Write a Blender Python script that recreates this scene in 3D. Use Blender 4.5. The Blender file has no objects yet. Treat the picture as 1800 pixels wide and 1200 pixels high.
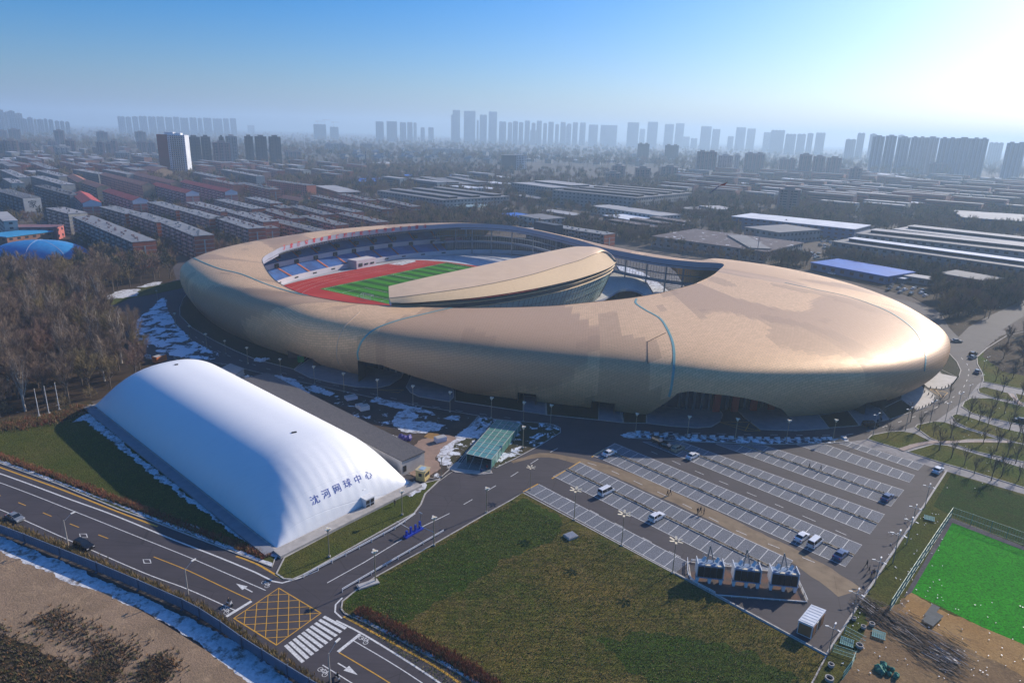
import bpy, bmesh, math, random
import numpy as np
from mathutils import Vector, Matrix
from mathutils.bvhtree import BVHTree
from mathutils.geometry import tessellate_polygon
R_ = math.radians
random.seed(7)
SC = bpy.context.scene
COL = SC.collection
# ------------------------------------------------------------------ camera
CAMH = 85.0; FPX = 1190.0; PITCH = R_(17.1); ROLL = R_(1.7)
cd = bpy.data.cameras.new('camera'); cam = bpy.data.objects.new('camera', cd); COL.objects.link(cam); SC.camera = cam
cd.sensor_fit = 'HORIZONTAL'; cd.sensor_width = 36.0; cd.lens = 36.0 * FPX / 1800.0
cd.clip_start = 0.5; cd.clip_end = 60000
_f = Vector((0, math.cos(PITCH), -math.sin(PITCH))); _r = Vector((1, 0, 0)); _u = Vector((0, math.sin(PITCH), math.cos(PITCH)))
CR = math.cos(ROLL) * _r + math.sin(ROLL) * _u; CU = -math.sin(ROLL) * _r + math.cos(ROLL) * _u; CF = _f
CP = Vector((0, 0, CAMH))
_m = Matrix((CR, CU, -CF)).transposed().to_4x4(); _m.translation = CP
cam.matrix_world = _m
# ------------------------------------------------------------------ daylight
SUN_AZ = R_(50.0); SUN_EL = R_(27.0)          # azimuth clockwise from +Y
SUNV = Vector((math.sin(SUN_AZ) * math.cos(SUN_EL), math.cos(SUN_AZ) * math.cos(SUN_EL), math.sin(SUN_EL)))
w = bpy.data.worlds.new('World'); SC.world = w; w.use_nodes = True
nt = w.node_tree; nt.nodes.clear()
wo = nt.nodes.new('ShaderNodeOutputWorld'); bg = nt.nodes.new('ShaderNodeBackground'); sky = nt.nodes.new('ShaderNodeTexSky')
sky.sky_type = 'NISHITA'; sky.sun_disc = False; sky.sun_elevation = SUN_EL; sky.sun_rotation = SUN_AZ
sky.altitude = 0; sky.air_density = 1.0; sky.dust_density = 1.6; sky.ozone_density = 8.0
bg.inputs['Strength'].default_value = 0.12
hs = nt.nodes.new('ShaderNodeHueSaturation'); hs.inputs['Saturation'].default_value = 1.4; hs.inputs['Hue'].default_value = 0.505; nt.links.new(sky.outputs[0], hs.inputs['Color']); nt.links.new(hs.outputs[0], bg.inputs['Color']); nt.links.new(bg.outputs[0], wo.inputs['Surface'])
sl = bpy.data.lights.new('sun', 'SUN'); so = bpy.data.objects.new('sun', sl); COL.objects.link(so)
sl.energy = 5.0; sl.angle = R_(0.55); sl.color = (1.0, 0.88, 0.72)
so.rotation_euler = SUNV.to_track_quat('Z', 'Y').to_euler(); so.location = (0, 0, 400)
SC.view_settings.view_transform = 'Standard'; SC.view_settings.look = 'None'
SC.view_settings.exposure = 0.30; SC.view_settings.gamma = 1.0; SC.view_settings.use_curve_mapping = False
cy = SC.cycles
cy.max_bounces = 6; cy.diffuse_bounces = 2; cy.glossy_bounces = 3; cy.transmission_bounces = 4; cy.volume_bounces = 2; cy.transparent_max_bounces = 12
cy.use_denoising = True; cy.caustics_reflective = False; cy.caustics_refractive = False; cy.sample_clamp_indirect = 4.0

# ------------------------------------------------------------------ helpers
def ray(px, py): return CF + CR * ((px - 900) / FPX) - CU * ((py - 600) / FPX)
def G(px, py, h=0.0):
    d = ray(px, py); t = (h - CAMH) / d.z
    return CP + d * t
def proj(p):
    d = Vector(p) - CP; z = d.dot(CF)
    return (900 + FPX * d.dot(CR) / z, 600 - FPX * d.dot(CU) / z, z)
GA = R_(-47.4)                       # the city grid: its long axis points to the lower right
GE = Vector((math.cos(GA), math.sin(GA), 0)); GN = Vector((-GE.y, GE.x, 0))
Z1 = lambda x, y: (x / 4, 150 + y / 4)
Z2 = lambda x, y: (450 + x / 4, 150 + y / 4)
Z3 = lambda x, y: (900 + x / 4, 150 + y / 4)
Z4 = lambda x, y: (1350 + x / 4, 150 + y / 4)
S1 = lambda x, y: (x / 4, 450 + y / 4)
S3 = lambda x, y: (900 + x / 4, 350 + y / 4)
S4 = lambda x, y: (1350 + x / 4, 350 + y / 4)
A1 = lambda x, y: (x / 4, 600 + y / 4)
A2 = lambda x, y: (450 + x / 4, 600 + y / 4)
A3 = lambda x, y: (900 + x / 4, 600 + y / 4)
A4 = lambda x, y: (1350 + x / 4, 600 + y / 4)
B1 = lambda x, y: (x / 4, 900 + y / 4)
B2 = lambda x, y: (450 + x / 4, 900 + y / 4)
B3 = lambda x, y: (900 + x / 4, 900 + y / 4)
B4 = lambda x, y: (1350 + x / 4, 900 + y / 4)

def tag(o, label=None, cat=None, group=None, kind=None):
    if label: o['label'] = label
    if cat: o['category'] = cat
    if group: o['group'] = group
    if kind: o['kind'] = kind
    return o
def link(o, parent=None):
    COL.objects.link(o)
    if parent: o.parent = parent
    return o
def thing(name, label, cat, loc=(0, 0, 0), rz=0, group=None):
    o = bpy.data.objects.new(name, None); o.empty_display_size = 0.5
    o.location = loc; o.rotation_euler = (0, 0, rz)
    return link(tag(o, label, cat, group))
class MB:
    """collects geometry for one mesh"""
    def __init__(s): s.v = []; s.f = []; s.m = []
    def add(s, vs, fs, mi=0):
        b = len(s.v); s.v += [tuple(v) for v in vs]; s.f += [tuple(b + i for i in f) for f in fs]; s.m += [mi] * len(fs); return s
    def box(s, c, d, rz=0, mi=0, tilt=None, M=None):
        x, y, z = d[0] / 2, d[1] / 2, d[2] / 2
        vs = [Vector((sx * x, sy * y, sz * z)) for sz in (-1, 1) for sx, sy in ((-1, -1), (1, -1), (1, 1), (-1, 1))]
        rot = M if M is not None else Matrix.Rotation(rz, 3, 'Z')
        if tilt is not None: rot = rot @ tilt
        vs = [rot @ v + Vector(c) for v in vs]
        return s.add(vs, [(3, 2, 1, 0), (4, 5, 6, 7), (0, 1, 5, 4), (1, 2, 6, 5), (2, 3, 7, 6), (3, 0, 4, 7)], mi)
    def tube(s, p, q, r1, r2=None, n=6, mi=0, cap=True):
        p = Vector(p); q = Vector(q); r2 = r1 if r2 is None else r2
        d = q - p
        if d.length < 1e-6: return s
        d.normalize(); a = d.orthogonal().normalized(); b = d.cross(a)
        vs = []
        for c, r in ((p, r1), (q, r2)):
            for i in range(n):
                t = 2 * math.pi * i / n; vs.append(c + (a * math.cos(t) + b * math.sin(t)) * r)
        fs = [(i, (i + 1) % n, n + (i + 1) % n, n + i) for i in range(n)]
        if cap: fs += [tuple(range(n - 1, -1, -1)), tuple(range(n, 2 * n))]
        return s.add(vs, fs, mi)
    def prism(s, poly, z0, z1, mi=0, top=True, bottom=False, sidemi=None):
        n = len(poly); poly = [Vector((p[0], p[1], 0)) for p in poly]
        a = sum(poly[i].x * poly[(i + 1) % n].y - poly[(i + 1) % n].x * poly[i].y for i in range(n))
        if a < 0: poly.reverse()
        vs = [(p.x, p.y, z0) for p in poly] + [(p.x, p.y, z1) for p in poly]
        fs = [(i, (i + 1) % n, n + (i + 1) % n, n + i) for i in range(n)]
        s.add(vs, fs, mi if sidemi is None else sidemi)
        tri = tessellate_polygon([poly])
        def up(t):
            p, q, r = (poly[i] for i in t)
            return t if (q - p).cross(r - p).z > 0 else (t[2], t[1], t[0])
        if top: s.add([(p.x, p.y, z1) for p in poly], [up(t) for t in tri], mi)
        if bottom: s.add([(p.x, p.y, z0) for p in poly], [up(t)[::-1] for t in tri], mi)
        return s
    def sheet(s, poly, z=0.0, mi=0):
        poly = [Vector((p[0], p[1], 0)) for p in poly]
        tri = tessellate_polygon([poly])
        fs = []
        for t in tri:
            p, q, r = (poly[i] for i in t)
            fs.append(tuple(t) if (q - p).cross(r - p).z > 0 else (t[2], t[1], t[0]))
        return s.add([(p.x, p.y, z) for p in poly], fs, mi)
    def strip(s, pts, wd, z=0.0, h=None, closed=False, mi=0):
        """a flat band along a line; with h a raised kerb"""
        pts = [Vector((p[0], p[1], 0)) for p in pts]
        n = len(pts); L = []; Rr = []
        for i in range(n):
            a = pts[i - 1] if (i > 0 or closed) else pts[i]; b = pts[(i + 1) % n] if (i < n - 1 or closed) else pts[i]
            d = (b - a)
            if d.length < 1e-6: d = Vector((1, 0, 0))
            d.normalize(); nn = Vector((-d.y, d.x, 0)) * wd / 2
            L.append(pts[i] + nn); Rr.append(pts[i] - nn)
        m = n if closed else n - 1
        if h is None:
            vs = [(p.x, p.y, z) for p in L] + [(p.x, p.y, z) for p in Rr]
            return s.add(vs, [(n + i, n + (i + 1) % n, (i + 1) % n, i) for i in range(m)], mi)
        vs = [(p.x, p.y, zz) for zz in (z, z + h) for q in (L, Rr) for p in q]
        fs = []
        for i in range(m):
            j = (i + 1) % n
            fs += [(3 * n + i, 3 * n + j, 2 * n + j, 2 * n + i), (i, j, 2 * n + j, 2 * n + i)[::-1], (n + i, n + j, 3 * n + j, 3 * n + i)]
        if not closed: fs += [(0, n, 3 * n, 2 * n)[::1], (n - 1, 2 * n - 1, 4 * n - 1, 3 * n - 1)[::-1]]
        return s.add(vs, fs, mi)
    def ico(s, c, r, sub=1, mi=0, sc=(1, 1, 1), rng=None):
        vs, fs = ICO[sub]
        out = []
        for v in vs:
            k = r * (1 + (rng.uniform(-.25, .25) if rng else 0)); out.append((c[0] + v[0] * k * sc[0], c[1] + v[1] * k * sc[1], c[2] + v[2] * k * sc[2]))
        return s.add(out, fs, mi)
    def mesh(s, name, mats, smooth=False):
        me = bpy.data.meshes.new(name); me.from_pydata(s.v, [], s.f)
        for m in (mats if isinstance(mats, (list, tuple)) else [mats]): me.materials.append(m)
        if len(me.polygons):
            me.polygons.foreach_set('material_index', s.m)
            if smooth: me.polygons.foreach_set('use_smooth', [True] * len(me.polygons))
        me.update(); return me
    def build(s, name, mats, parent=None, smooth=False, kind=None):
        o = bpy.data.objects.new(name, s.mesh(name, mats, smooth))
        if kind: o['kind'] = kind
        return link(o, parent)
ICO = {}
for _s in (1, 2):
    _b = bmesh.new(); bmesh.ops.create_icosphere(_b, subdivisions=_s, radius=1.0); _b.verts.index_update()
    ICO[_s] = ([tuple(v.co) for v in _b.verts], [tuple(v.index for v in f.verts) for f in _b.faces]); _b.free()
def copy_tree(o, parent=None):
    c = o.copy(); link(c, parent)
    for ch in list(o.children): copy_tree(ch, c)
    return c
def place(proto, used, loc, rz, label, group=None, sc=1.0):
    """first call moves the prototype itself, later calls copy it"""
    o = proto if not used else copy_tree(proto)
    used.append(1)
    o.location = loc; o.rotation_euler = (0, 0, rz); o.scale = (sc,) * 3
    o['label'] = label
    if group: o['group'] = group
    return o

# ------------------------------------------------------------------ materials
def newmat(name):
    m = bpy.data.materials.new(name); m.use_nodes = True
    t = m.node_tree; b = t.nodes['Principled BSDF']
    return m, t, b
def N(t, typ, **k):
    n = t.nodes.new(typ)
    for a, v in k.items(): setattr(n, a, v)
    return n
def mixc(t, fac, a, b, mode='MIX'):
    n = N(t, 'ShaderNodeMix', data_type='RGBA', blend_type=mode)
    for i, v in ((0, fac), (6, a), (7, b)):
        if hasattr(v, 'links') or hasattr(v, 'is_linked'): t.links.new(v, n.inputs[i])
        elif i == 0: n.inputs[0].default_value = v
        else: n.inputs[i].default_value = (*v, 1) if len(v) == 3 else v
    return n.outputs[2]
def math_(t, op, a, b=None, c=None):
    n = N(t, 'ShaderNodeMath', operation=op)
    for i, v in enumerate((a, b, c)):
        if v is None: continue
        if hasattr(v, 'is_linked'): t.links.new(v, n.inputs[i])
        else: n.inputs[i].default_value = v
    return n.outputs[0]
def ramp(t, fac, stops):
    n = N(t, 'ShaderNodeValToRGB'); e = n.color_ramp.elements
    while len(e) < len(stops): e.new(0.5)
    for i, (p, c) in enumerate(stops):
        e[i].position = p; e[i].color = (*c, 1) if len(c) == 3 else c
    t.links.new(fac, n.inputs[0]); return n.outputs[0]
def pos(t, scale=(1, 1, 1), local=False, rz=0.0):
    if local: src = N(t, 'ShaderNodeTexCoord').outputs['Object']
    else: src = N(t, 'ShaderNodeNewGeometry').outputs['Position']
    mp = N(t, 'ShaderNodeMapping'); mp.inputs['Scale'].default_value = scale; mp.inputs['Rotation'].default_value = (0, 0, rz)
    t.links.new(src, mp.inputs[0]); return mp.outputs[0]
def noise(t, vec, scale, detail=4, rough=0.55, dist=0.0):
    n = N(t, 'ShaderNodeTexNoise'); n.inputs['Scale'].default_value = scale; n.inputs['Detail'].default_value = detail
    n.inputs['Roughness'].default_value = rough; n.inputs['Distortion'].default_value = dist
    t.links.new(vec, n.inputs['Vector']); return n.outputs[0]
def bump(t, b, h, strength, dist=0.05):
    n = N(t, 'ShaderNodeBump'); n.inputs['Strength'].default_value = strength; n.inputs['Distance'].default_value = dist
    t.links.new(h, n.inputs['Height']); t.links.new(n.outputs[0], b.inputs['Normal'])
_mc = {}
def M(name, c1, c2=None, scale=0.5, rough=0.8, metal=0.0, bmp=0.0, c3=None, scale3=0.05, detail=5, local=False, spec=None):
    """plain surface: base colour, a second tone on noise, an optional third tone on larger noise"""
    if name in _mc: return _mc[name]
    m, t, b = newmat(name); _mc[name] = m
    b.inputs['Roughness'].default_value = rough; b.inputs['Metallic'].default_value = metal
    if spec is not None: b.inputs['Specular IOR Level'].default_value = spec
    if c2 is None: c2 = tuple(x * 0.82 for x in c1)
    v = pos(t, local=local); n1 = noise(t, v, scale, detail)
    f = ramp(t, n1, [(0.35, (0, 0, 0)), (0.65, (1, 1, 1))]); c = mixc(t, f, c1, c2)
    if c3:
        n2 = noise(t, v, scale3, 4); f2 = ramp(t, n2, [(0.45, (0, 0, 0)), (0.6, (1, 1, 1))]); c = mixc(t, f2, c, c3)
    t.links.new(c, b.inputs['Base Color'])
    if bmp: bump(t, b, n1, bmp, 0.1)
    return m
def glassy(name, c, rough=0.08, metal=0.0, spec=0.8):
    if name in _mc: return _mc[name]
    m, t, b = newmat(name); _mc[name] = m
    n1 = noise(t, pos(t), 0.3, 3)
    cc = mixc(t, n1, tuple(x * 0.7 for x in c), tuple(x * 1.3 for x in c)); t.links.new(cc, b.inputs['Base Color'])
    b.inputs['Roughness'].default_value = rough; b.inputs['Metallic'].default_value = metal; b.inputs['Specular IOR Level'].default_value = spec
    return m

# asphalt with worn tracks
def asphalt(name, base, sn=None, tint=None):
    m, t, b = newmat(name)
    v = pos(t); n1 = noise(t, v, 8.0, 4); n2 = noise(t, v, 0.12, 6, 0.6); n3 = noise(t, pos(t, (1, 1, 1), rz=-GA), 0.6, 3)
    c = mixc(t, n1, tuple(x * 0.75 for x in base), tuple(x * 1.25 for x in base))
    c = mixc(t, math_(t, 'MULTIPLY', ramp(t, n2, [(0.35, (0, 0, 0)), (0.7, (1, 1, 1))]), 0.55), c, tuple(x * 1.7 for x in base))
    st = noise(t, pos(t, (0.04, 1.6, 1), rz=-GA), 1.0, 3)
    c = mixc(t, math_(t, 'MULTIPLY', ramp(t, st, [(0.45, (0, 0, 0)), (0.7, (1, 1, 1))]), 0.35), c, tuple(x * 0.6 for x in base))
    vo = N(t, 'ShaderNodeTexVoronoi', feature='DISTANCE_TO_EDGE'); vo.inputs['Scale'].default_value = 0.09
    t.links.new(mixc(t, 0.08, v, v), vo.inputs['Vector'])
    crk = math_(t, 'LESS_THAN', vo.outputs['Distance'], 0.006)
    c = mixc(t, math_(t, 'MULTIPLY', crk, 0.5), c, tuple(x * 0.4 for x in base))
    if tint:
        nn = noise(t, v, 0.35, 5); c = mixc(t, ramp(t, nn, [(0.35, (0, 0, 0)), (0.6, (1, 1, 1))]), c, tint)
    if sn is not None:
        ns = noise(t, v, sn[0], 7, 0.65, 0.6); c = mixc(t, ramp(t, ns, [(sn[1], (0, 0, 0)), (sn[1] + 0.03, (1, 1, 1))]), c, (0.72, 0.76, 0.82))
    t.links.new(c, b.inputs['Base Color']); b.inputs['Roughness'].default_value = 0.85
    bump(t, b, n1, 0.25, 0.02)
    return m
m_asphalt = asphalt('asphalt', (0.042, 0.036, 0.042))
m_road2 = asphalt('asphalt_worn', (0.045, 0.04, 0.044))
m_dust = asphalt('dusty_tyre_track', (0.14, 0.095, 0.055), None, (0.21, 0.15, 0.09))
m_snowroad = asphalt('asphalt_ploughed_snow', (0.03, 0.03, 0.033), (0.16, 0.46))
def grass(name, c1, c2, c3, row=None, bmp=0.9):
    m, t, b = newmat(name)
    v = pos(t); n1 = noise(t, v, 3.0, 8, 0.75); n2 = noise(t, v, 0.05, 5, 0.6); n3 = noise(t, v, 0.35, 6, 0.7)
    c = mixc(t, ramp(t, n2, [(0.38, (0, 0, 0)), (0.62, (1, 1, 1))]), c1, c2)
    c = mixc(t, math_(t, 'MULTIPLY', ramp(t, n3, [(0.45, (0, 0, 0)), (0.65, (1, 1, 1))]), 0.7), c, c3)
    c = mixc(t, ramp(t, n1, [(0.3, (1, 1, 1)), (0.6, (0, 0, 0))]), c, (0.012, 0.014, 0.006))
    if row:
        wv = noise(t, pos(t, (0.12, 1.3, 1), rz=-GA), 1.6, 5); c = mixc(t, math_(t, 'MULTIPLY', ramp(t, wv, [(0.4, (0, 0, 0)), (0.6, (1, 1, 1))]), 0.5), c, (0.02, 0.022, 0.008))
    t.links.new(c, b.inputs['Base Color']); b.inputs['Roughness'].default_value = 1.0; b.inputs['Specular IOR Level'].default_value = 0.1
    bump(t, b, n1, bmp, 0.35)
    return m
m_lawn = grass('rough_lawn', (0.095, 0.12, 0.02), (0.22, 0.165, 0.04), (0.26, 0.185, 0.075), True)
m_lawng = grass('greener_lawn', (0.055, 0.11, 0.012), (0.085, 0.12, 0.018), (0.05, 0.09, 0.015), True)
m_lawn2 = grass('park_lawn', (0.08, 0.12, 0.018), (0.15, 0.13, 0.03), (0.11, 0.13, 0.03))
m_verge = grass('verge_grass', (0.085, 0.11, 0.02), (0.13, 0.12, 0.03), (0.07, 0.09, 0.02))
def soil(name, c1, c2, c3, sn=None, s=0.08):
    m, t, b = newmat(name); v = pos(t); n1 = noise(t, v, 2.5, 8, 0.7); n2 = noise(t, v, s, 6, 0.6); n3 = noise(t, v, 0.3, 6, 0.7, 0.5)
    c = mixc(t, ramp(t, n2, [(0.38, (0, 0, 0)), (0.62, (1, 1, 1))]), c1, c2)
    c = mixc(t, math_(t, 'MULTIPLY', ramp(t, n3, [(0.5, (0, 0, 0)), (0.68, (1, 1, 1))]), 0.8), c, c3)
    c = mixc(t, math_(t, 'MULTIPLY', ramp(t, n1, [(0.3, (1, 1, 1)), (0.6, (0, 0, 0))]), 0.6), c, tuple(x * 0.5 for x in c1))
    if sn:
        ns = noise(t, v, sn[0], 6, 0.7, 0.5); c = mixc(t, ramp(t, ns, [(sn[1], (0, 0, 0)), (sn[1] + 0.04, (1, 1, 1))]), c, (0.7, 0.74, 0.8))
    t.links.new(c, b.inputs['Base Color']); b.inputs['Roughness'].default_value = 0.95; b.inputs['Specular IOR Level'].default_value = 0.15
    bump(t, b, n1, 0.7, 0.25); return m
m_dirt = soil('bare_dirt', (0.30, 0.21, 0.14), (0.22, 0.155, 0.10), (0.38, 0.27, 0.17))
m_mud = soil('churned_mud', (0.19, 0.12, 0.065), (0.27, 0.18, 0.09), (0.12, 0.08, 0.05))
m_orange = soil('orange_clay', (0.33, 0.19, 0.07), (0.38, 0.24, 0.10), (0.24, 0.14, 0.06))
m_forest = soil('forest_floor', (0.06, 0.04, 0.025), (0.035, 0.026, 0.018), (0.09, 0.055, 0.03), (0.5, 0.66))
m_farground = soil('city_ground', (0.13, 0.105, 0.09), (0.09, 0.078, 0.07), (0.18, 0.15, 0.125), (0.06, 0.68), 0.01)
m_weedy = soil('weedy_ground', (0.08, 0.055, 0.03), (0.05, 0.042, 0.02), (0.12, 0.075, 0.035))
m_gravel = soil('grey_gravel', (0.11, 0.10, 0.11), (0.08, 0.075, 0.08), (0.16, 0.15, 0.15))
def snowmat():
    m, t, b = newmat('old_snow'); v = pos(t); n1 = noise(t, v, 1.2, 7, 0.7); n2 = noise(t, v, 0.5, 5)
    c = mixc(t, ramp(t, n1, [(0.3, (1, 1, 1)), (0.6, (0, 0, 0))]), (0.70, 0.72, 0.76), (0.42, 0.43, 0.46)); n3 = noise(t, v, 0.35, 8, 0.75); c = mixc(t, ramp(t, n3, [(0.50, (0, 0, 0)), (0.60, (1, 1, 1))]), c, (0.17, 0.14, 0.12))
    t.links.new(c, b.inputs['Base Color']); b.inputs['Roughness'].default_value = 0.6; bump(t, b, n1, 0.5, 0.3); return m
m_snow = snowmat()
m_concrete = M('pale_concrete', (0.42, 0.39, 0.36), (0.32, 0.30, 0.28), 0.6, 0.85, bmp=0.1)
m_kerb = M('kerb_stone', (0.44, 0.42, 0.39), (0.30, 0.28, 0.26), 1.5, 0.85)
m_white = M('white_road_paint', (0.72, 0.72, 0.70), (0.45, 0.45, 0.45), 2.5, 0.7)
m_yellow = M('yellow_road_paint', (0.62, 0.33, 0.03), (0.42, 0.23, 0.03), 2.5, 0.7)
m_greymetal = M('galvanised_steel', (0.35, 0.36, 0.38), (0.25, 0.26, 0.28), 3, 0.45, 0.6)
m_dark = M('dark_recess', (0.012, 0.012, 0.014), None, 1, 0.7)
m_black = M('black_plastic', (0.01, 0.01, 0.011), None, 3, 0.5)
m_whitepaint = M('white_enamel', (0.72, 0.73, 0.74), (0.62, 0.63, 0.65), 2, 0.35)
# ================================================================== GROUND
def gp(pts, h=0.0): return [G(x, y, h) for x, y in pts]
def smooth_line(pts, step=1.5, closed=False):
    """Catmull-Rom through the points, resampled"""
    P = [Vector(p) for p in pts]; n = len(P); out = []
    for i in range(n if closed else n - 1):
        if closed: p0, p1, p2, p3 = P[i - 1], P[i], P[(i + 1) % n], P[(i + 2) % n]
        else: p1, p2 = P[i], P[i + 1]; p0 = P[i - 1] if i else p1 * 2 - p2; p3 = P[i + 2] if i + 2 < n else p2 * 2 - p1
        k = max(1, int((p2 - p1).length / step))
        for j in range(k):
            t = j / k
            out.append(0.5 * ((2 * p1) + (p2 - p0) * t + (2 * p0 - 5 * p1 + 4 * p2 - p3) * t * t + (3 * p1 - p0 - 3 * p2 + p3) * t ** 3))
    if not closed: out.append(P[-1])
    return out
def ragged(pts, amp, step=1.0, seed=0, closed=True):
    """a world polygon with a torn edge"""
    rg = random.Random(seed); P = [Vector((p[0], p[1], 0)) for p in pts]; out = []; n = len(P); w_ = 0.0
    for i in range(n if closed else n - 1):
        a, b = P[i], P[(i + 1) % n]; d = b - a; L = d.length
        if L < 1e-6: continue
        nn = Vector((-d.y, d.x, 0)) / L; k = max(1, int(L / step))
        for j in range(k):
            w_ = 0.6 * w_ + rg.uniform(-1, 1) * amp * 0.7
            out.append(a + d * (j / k) + (nn * w_ if j or amp > 0 else nn * 0))
    return out
_lvl = [0]
def area(name, px, mat, z0=0.0, h=None, kerb=None, label=None, world=None, smooth=None, kind='structure', edge=None):
    """one kerbed island, apron or patch of ground; each lies at its own level"""
    _lvl[0] += 1
    pts = world if world is not None else gp(px)
    if smooth: pts = smooth_line(pts, smooth, True)
    if edge: pts = ragged(pts, edge[0], edge[1], _lvl[0])
    z1 = (0.08 if h is None else h) + 0.0012 * _lvl[0]
    mb = MB(); mb.prism(pts, z0, z1)
    o = mb.build(name, mat); tag(o, label, None, None, kind)
    if kerb:
        k = MB(); k.strip(pts, kerb, z0, z1 - z0 + 0.05, closed=True); k.build('kerb', m_kerb, o)
    return o
mb = MB(); mb.box((0, 0, -0.6), (28000, 28000, 1.0)); tag(mb.build('ground', m_farground), kind='structure')
mb = MB(); mb.sheet(gp([(-420, 740), (-150, 850), (0, 917), (125, 972), (250, 1017), (337, 1055), (400, 1097), (450, 1132), (550, 1197), (760, 1340), (1200, 1340), (1453, 1150), (1516, 1052), (1617, 900), (1664, 827), (2000, 930), (2100, 760), (1850, 600), (1700, 566), (1600, 530), (1300, 470), (800, 430), (300, 460), (150, 530), (170, 560), (215, 590), (270, 640), (150, 735)]), 0.0)
tag(mb.build('road', m_asphalt), kind='structure')
# --- islands
area('lawn', [(-220, 738), (-60, 745), (0, 752), (60, 747), (110, 735), (160, 722), (486, 975), (478, 996), (450, 985), (415, 972), (277, 919), (209, 895), (100, 850), (0, 814), (-150, 760)], m_verge, kerb=0.35)
area('earth_bank', [(-220, 720), (-60, 722), (0, 735), (60, 728), (120, 712), (160, 703), (168, 722), (110, 741), (55, 752), (0, 758), (-70, 750), (-220, 742)], m_weedy, edge=(0.5, 1.0))
area('verge', [(500, 980), (725, 861), (742, 850), (775, 842), (795, 828), (770, 846), (747, 868), (740, 886), (728, 902), (700, 917), (533, 1010), (514, 1018), (499, 1017), (486, 1008)], m_verge, kerb=0.35)
area('lawn', [(600, 1070), (602, 1057), (625, 1038), (660, 1014), (760, 958), (855, 903), (900, 878), (919, 866), (1187, 1009), (1257, 1047), (1452, 1153), (1380, 1290), (920, 1262), (818, 1190), (702, 1124), (640, 1093), (606, 1078)], m_lawn, kerb=0.3)
area('lawn', [(608, 1070), (610, 1060), (640, 1034), (762, 963), (855, 910), (920, 874), (985, 908), (992, 935), (950, 958), (880, 985), (830, 1030), (760, 1062), (705, 1104), (640, 1086)], m_lawng, edge=(0.9, 1.0), h=0.085)
area('lawn', [(1050, 1130), (1120, 1110), (1220, 1125), (1330, 1150), (1400, 1190), (1330, 1260), (1200, 1250), (1120, 1190)], m_lawng, edge=(1.6, 1.0), h=0.085)
area('construction_yard', [(305, 628), (395, 640), (455, 655), (550, 676), (660, 700), (725, 711), (842, 731), (843, 733), (775, 800), (790, 825), (770, 843), (700, 830), (560, 760), (400, 690)], soil('dark_yard_soil', (0.06, 0.05, 0.045), (0.11, 0.075, 0.055), (0.04, 0.036, 0.035), (0.22, 0.60)), kerb=0.25)
area('verge', [(842, 731), (870, 737), (915, 741), (960, 744), (975, 747), (985, 752), (985, 760), (950, 782), (905, 806), (872, 822), (860, 818), (912, 745), (905, 741), (880, 740), (855, 755), (805, 812), (798, 824), (783, 812), (800, 775)], soil('snowy_verge', (0.05, 0.055, 0.02), (0.07, 0.055, 0.035), (0.04, 0.05, 0.02), (0.25, 0.55)), kerb=0.25)
# left of the stadium: forest floor and grass
area('forest_floor', [(-600, 500), (-200, 440), (0, 430), (300, 455), (310, 492), (262, 506), (185, 520), (187, 540), (222, 590), (275, 640), (262, 672), (168, 703), (120, 714), (60, 730), (0, 737), (-300, 720)], m_forest, h=0.05)
area('grass_bank', [(175, 523), (240, 508), (300, 496), (318, 492), (325, 505), (280, 515), (230, 524), (205, 535), (185, 538)], m_verge)
area('snow_patch', [(177, 525), (215, 509), (245, 508), (240, 520), (215, 524), (190, 527)], m_snow, edge=(0.8, 0.8), kind='stuff')
area('snow_patch', [(240, 505), (270, 496), (285, 495), (280, 501), (255, 505)], m_snow, edge=(0.6, 0.8), kind='stuff')
area('snowy_road', [(262, 545), (285, 524), (292, 527), (297, 550), (330, 590), (365, 612), (385, 622), (370, 632), (310, 626), (285, 620), (250, 605), (232, 585), (233, 570)], m_snowroad, z0=-0.05, h=0.012, smooth=2.0, edge=(0.5, 0.7))
# stadium surrounds
m_apron = M('shaded_paving', (0.22, 0.23, 0.26), (0.17, 0.18, 0.2), 0.4, 0.85)  # entrance pavers with the stadium's shade put into their colour
m_apronw = M('sunlit_paving', (0.55, 0.52, 0.50), (0.46, 0.44, 0.42), 0.4, 0.85)  # the same pavers in sun, its brightness put into the colour
for px in ([(517, 650), (545, 664), (585, 673), (625, 680), (662, 682), (685, 677), (705, 664), (712, 650), (640, 610), (560, 620)],
           [(714, 680), (722, 690), (737, 697), (760, 701), (790, 706), (797, 698), (797, 685), (760, 660), (725, 655), (720, 668)],
           [(922, 695), (958, 700), (960, 729), (920, 723)], [(1054, 706), (1088, 712), (1095, 743), (1052, 738)],
           [(1136, 715), (1137, 744), (1180, 749), (1225, 752), (1250, 750), (1267, 740), (1270, 728), (1258, 712), (1225, 690), (1180, 690)],
           [(1275, 700), (1310, 735), (1337, 755), (1400, 757), (1457, 753), (1440, 730), (1400, 705), (1330, 690)],
           [(1490, 722), (1512, 748), (1535, 744), (1562, 737), (1541, 712), (1510, 702)]):
    area('pavement', px, m_apron, kerb=0.3)
for px in ([(1583, 703), (1613, 721), (1630, 715), (1643, 705), (1644, 697), (1637, 690), (1622, 680), (1607, 672), (1590, 680)],
           [(1606, 660), (1632, 682), (1655, 684), (1668, 681), (1684, 664), (1655, 650), (1620, 640)]):
    area('pavement', px, m_apronw, kerb=0.3)
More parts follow.
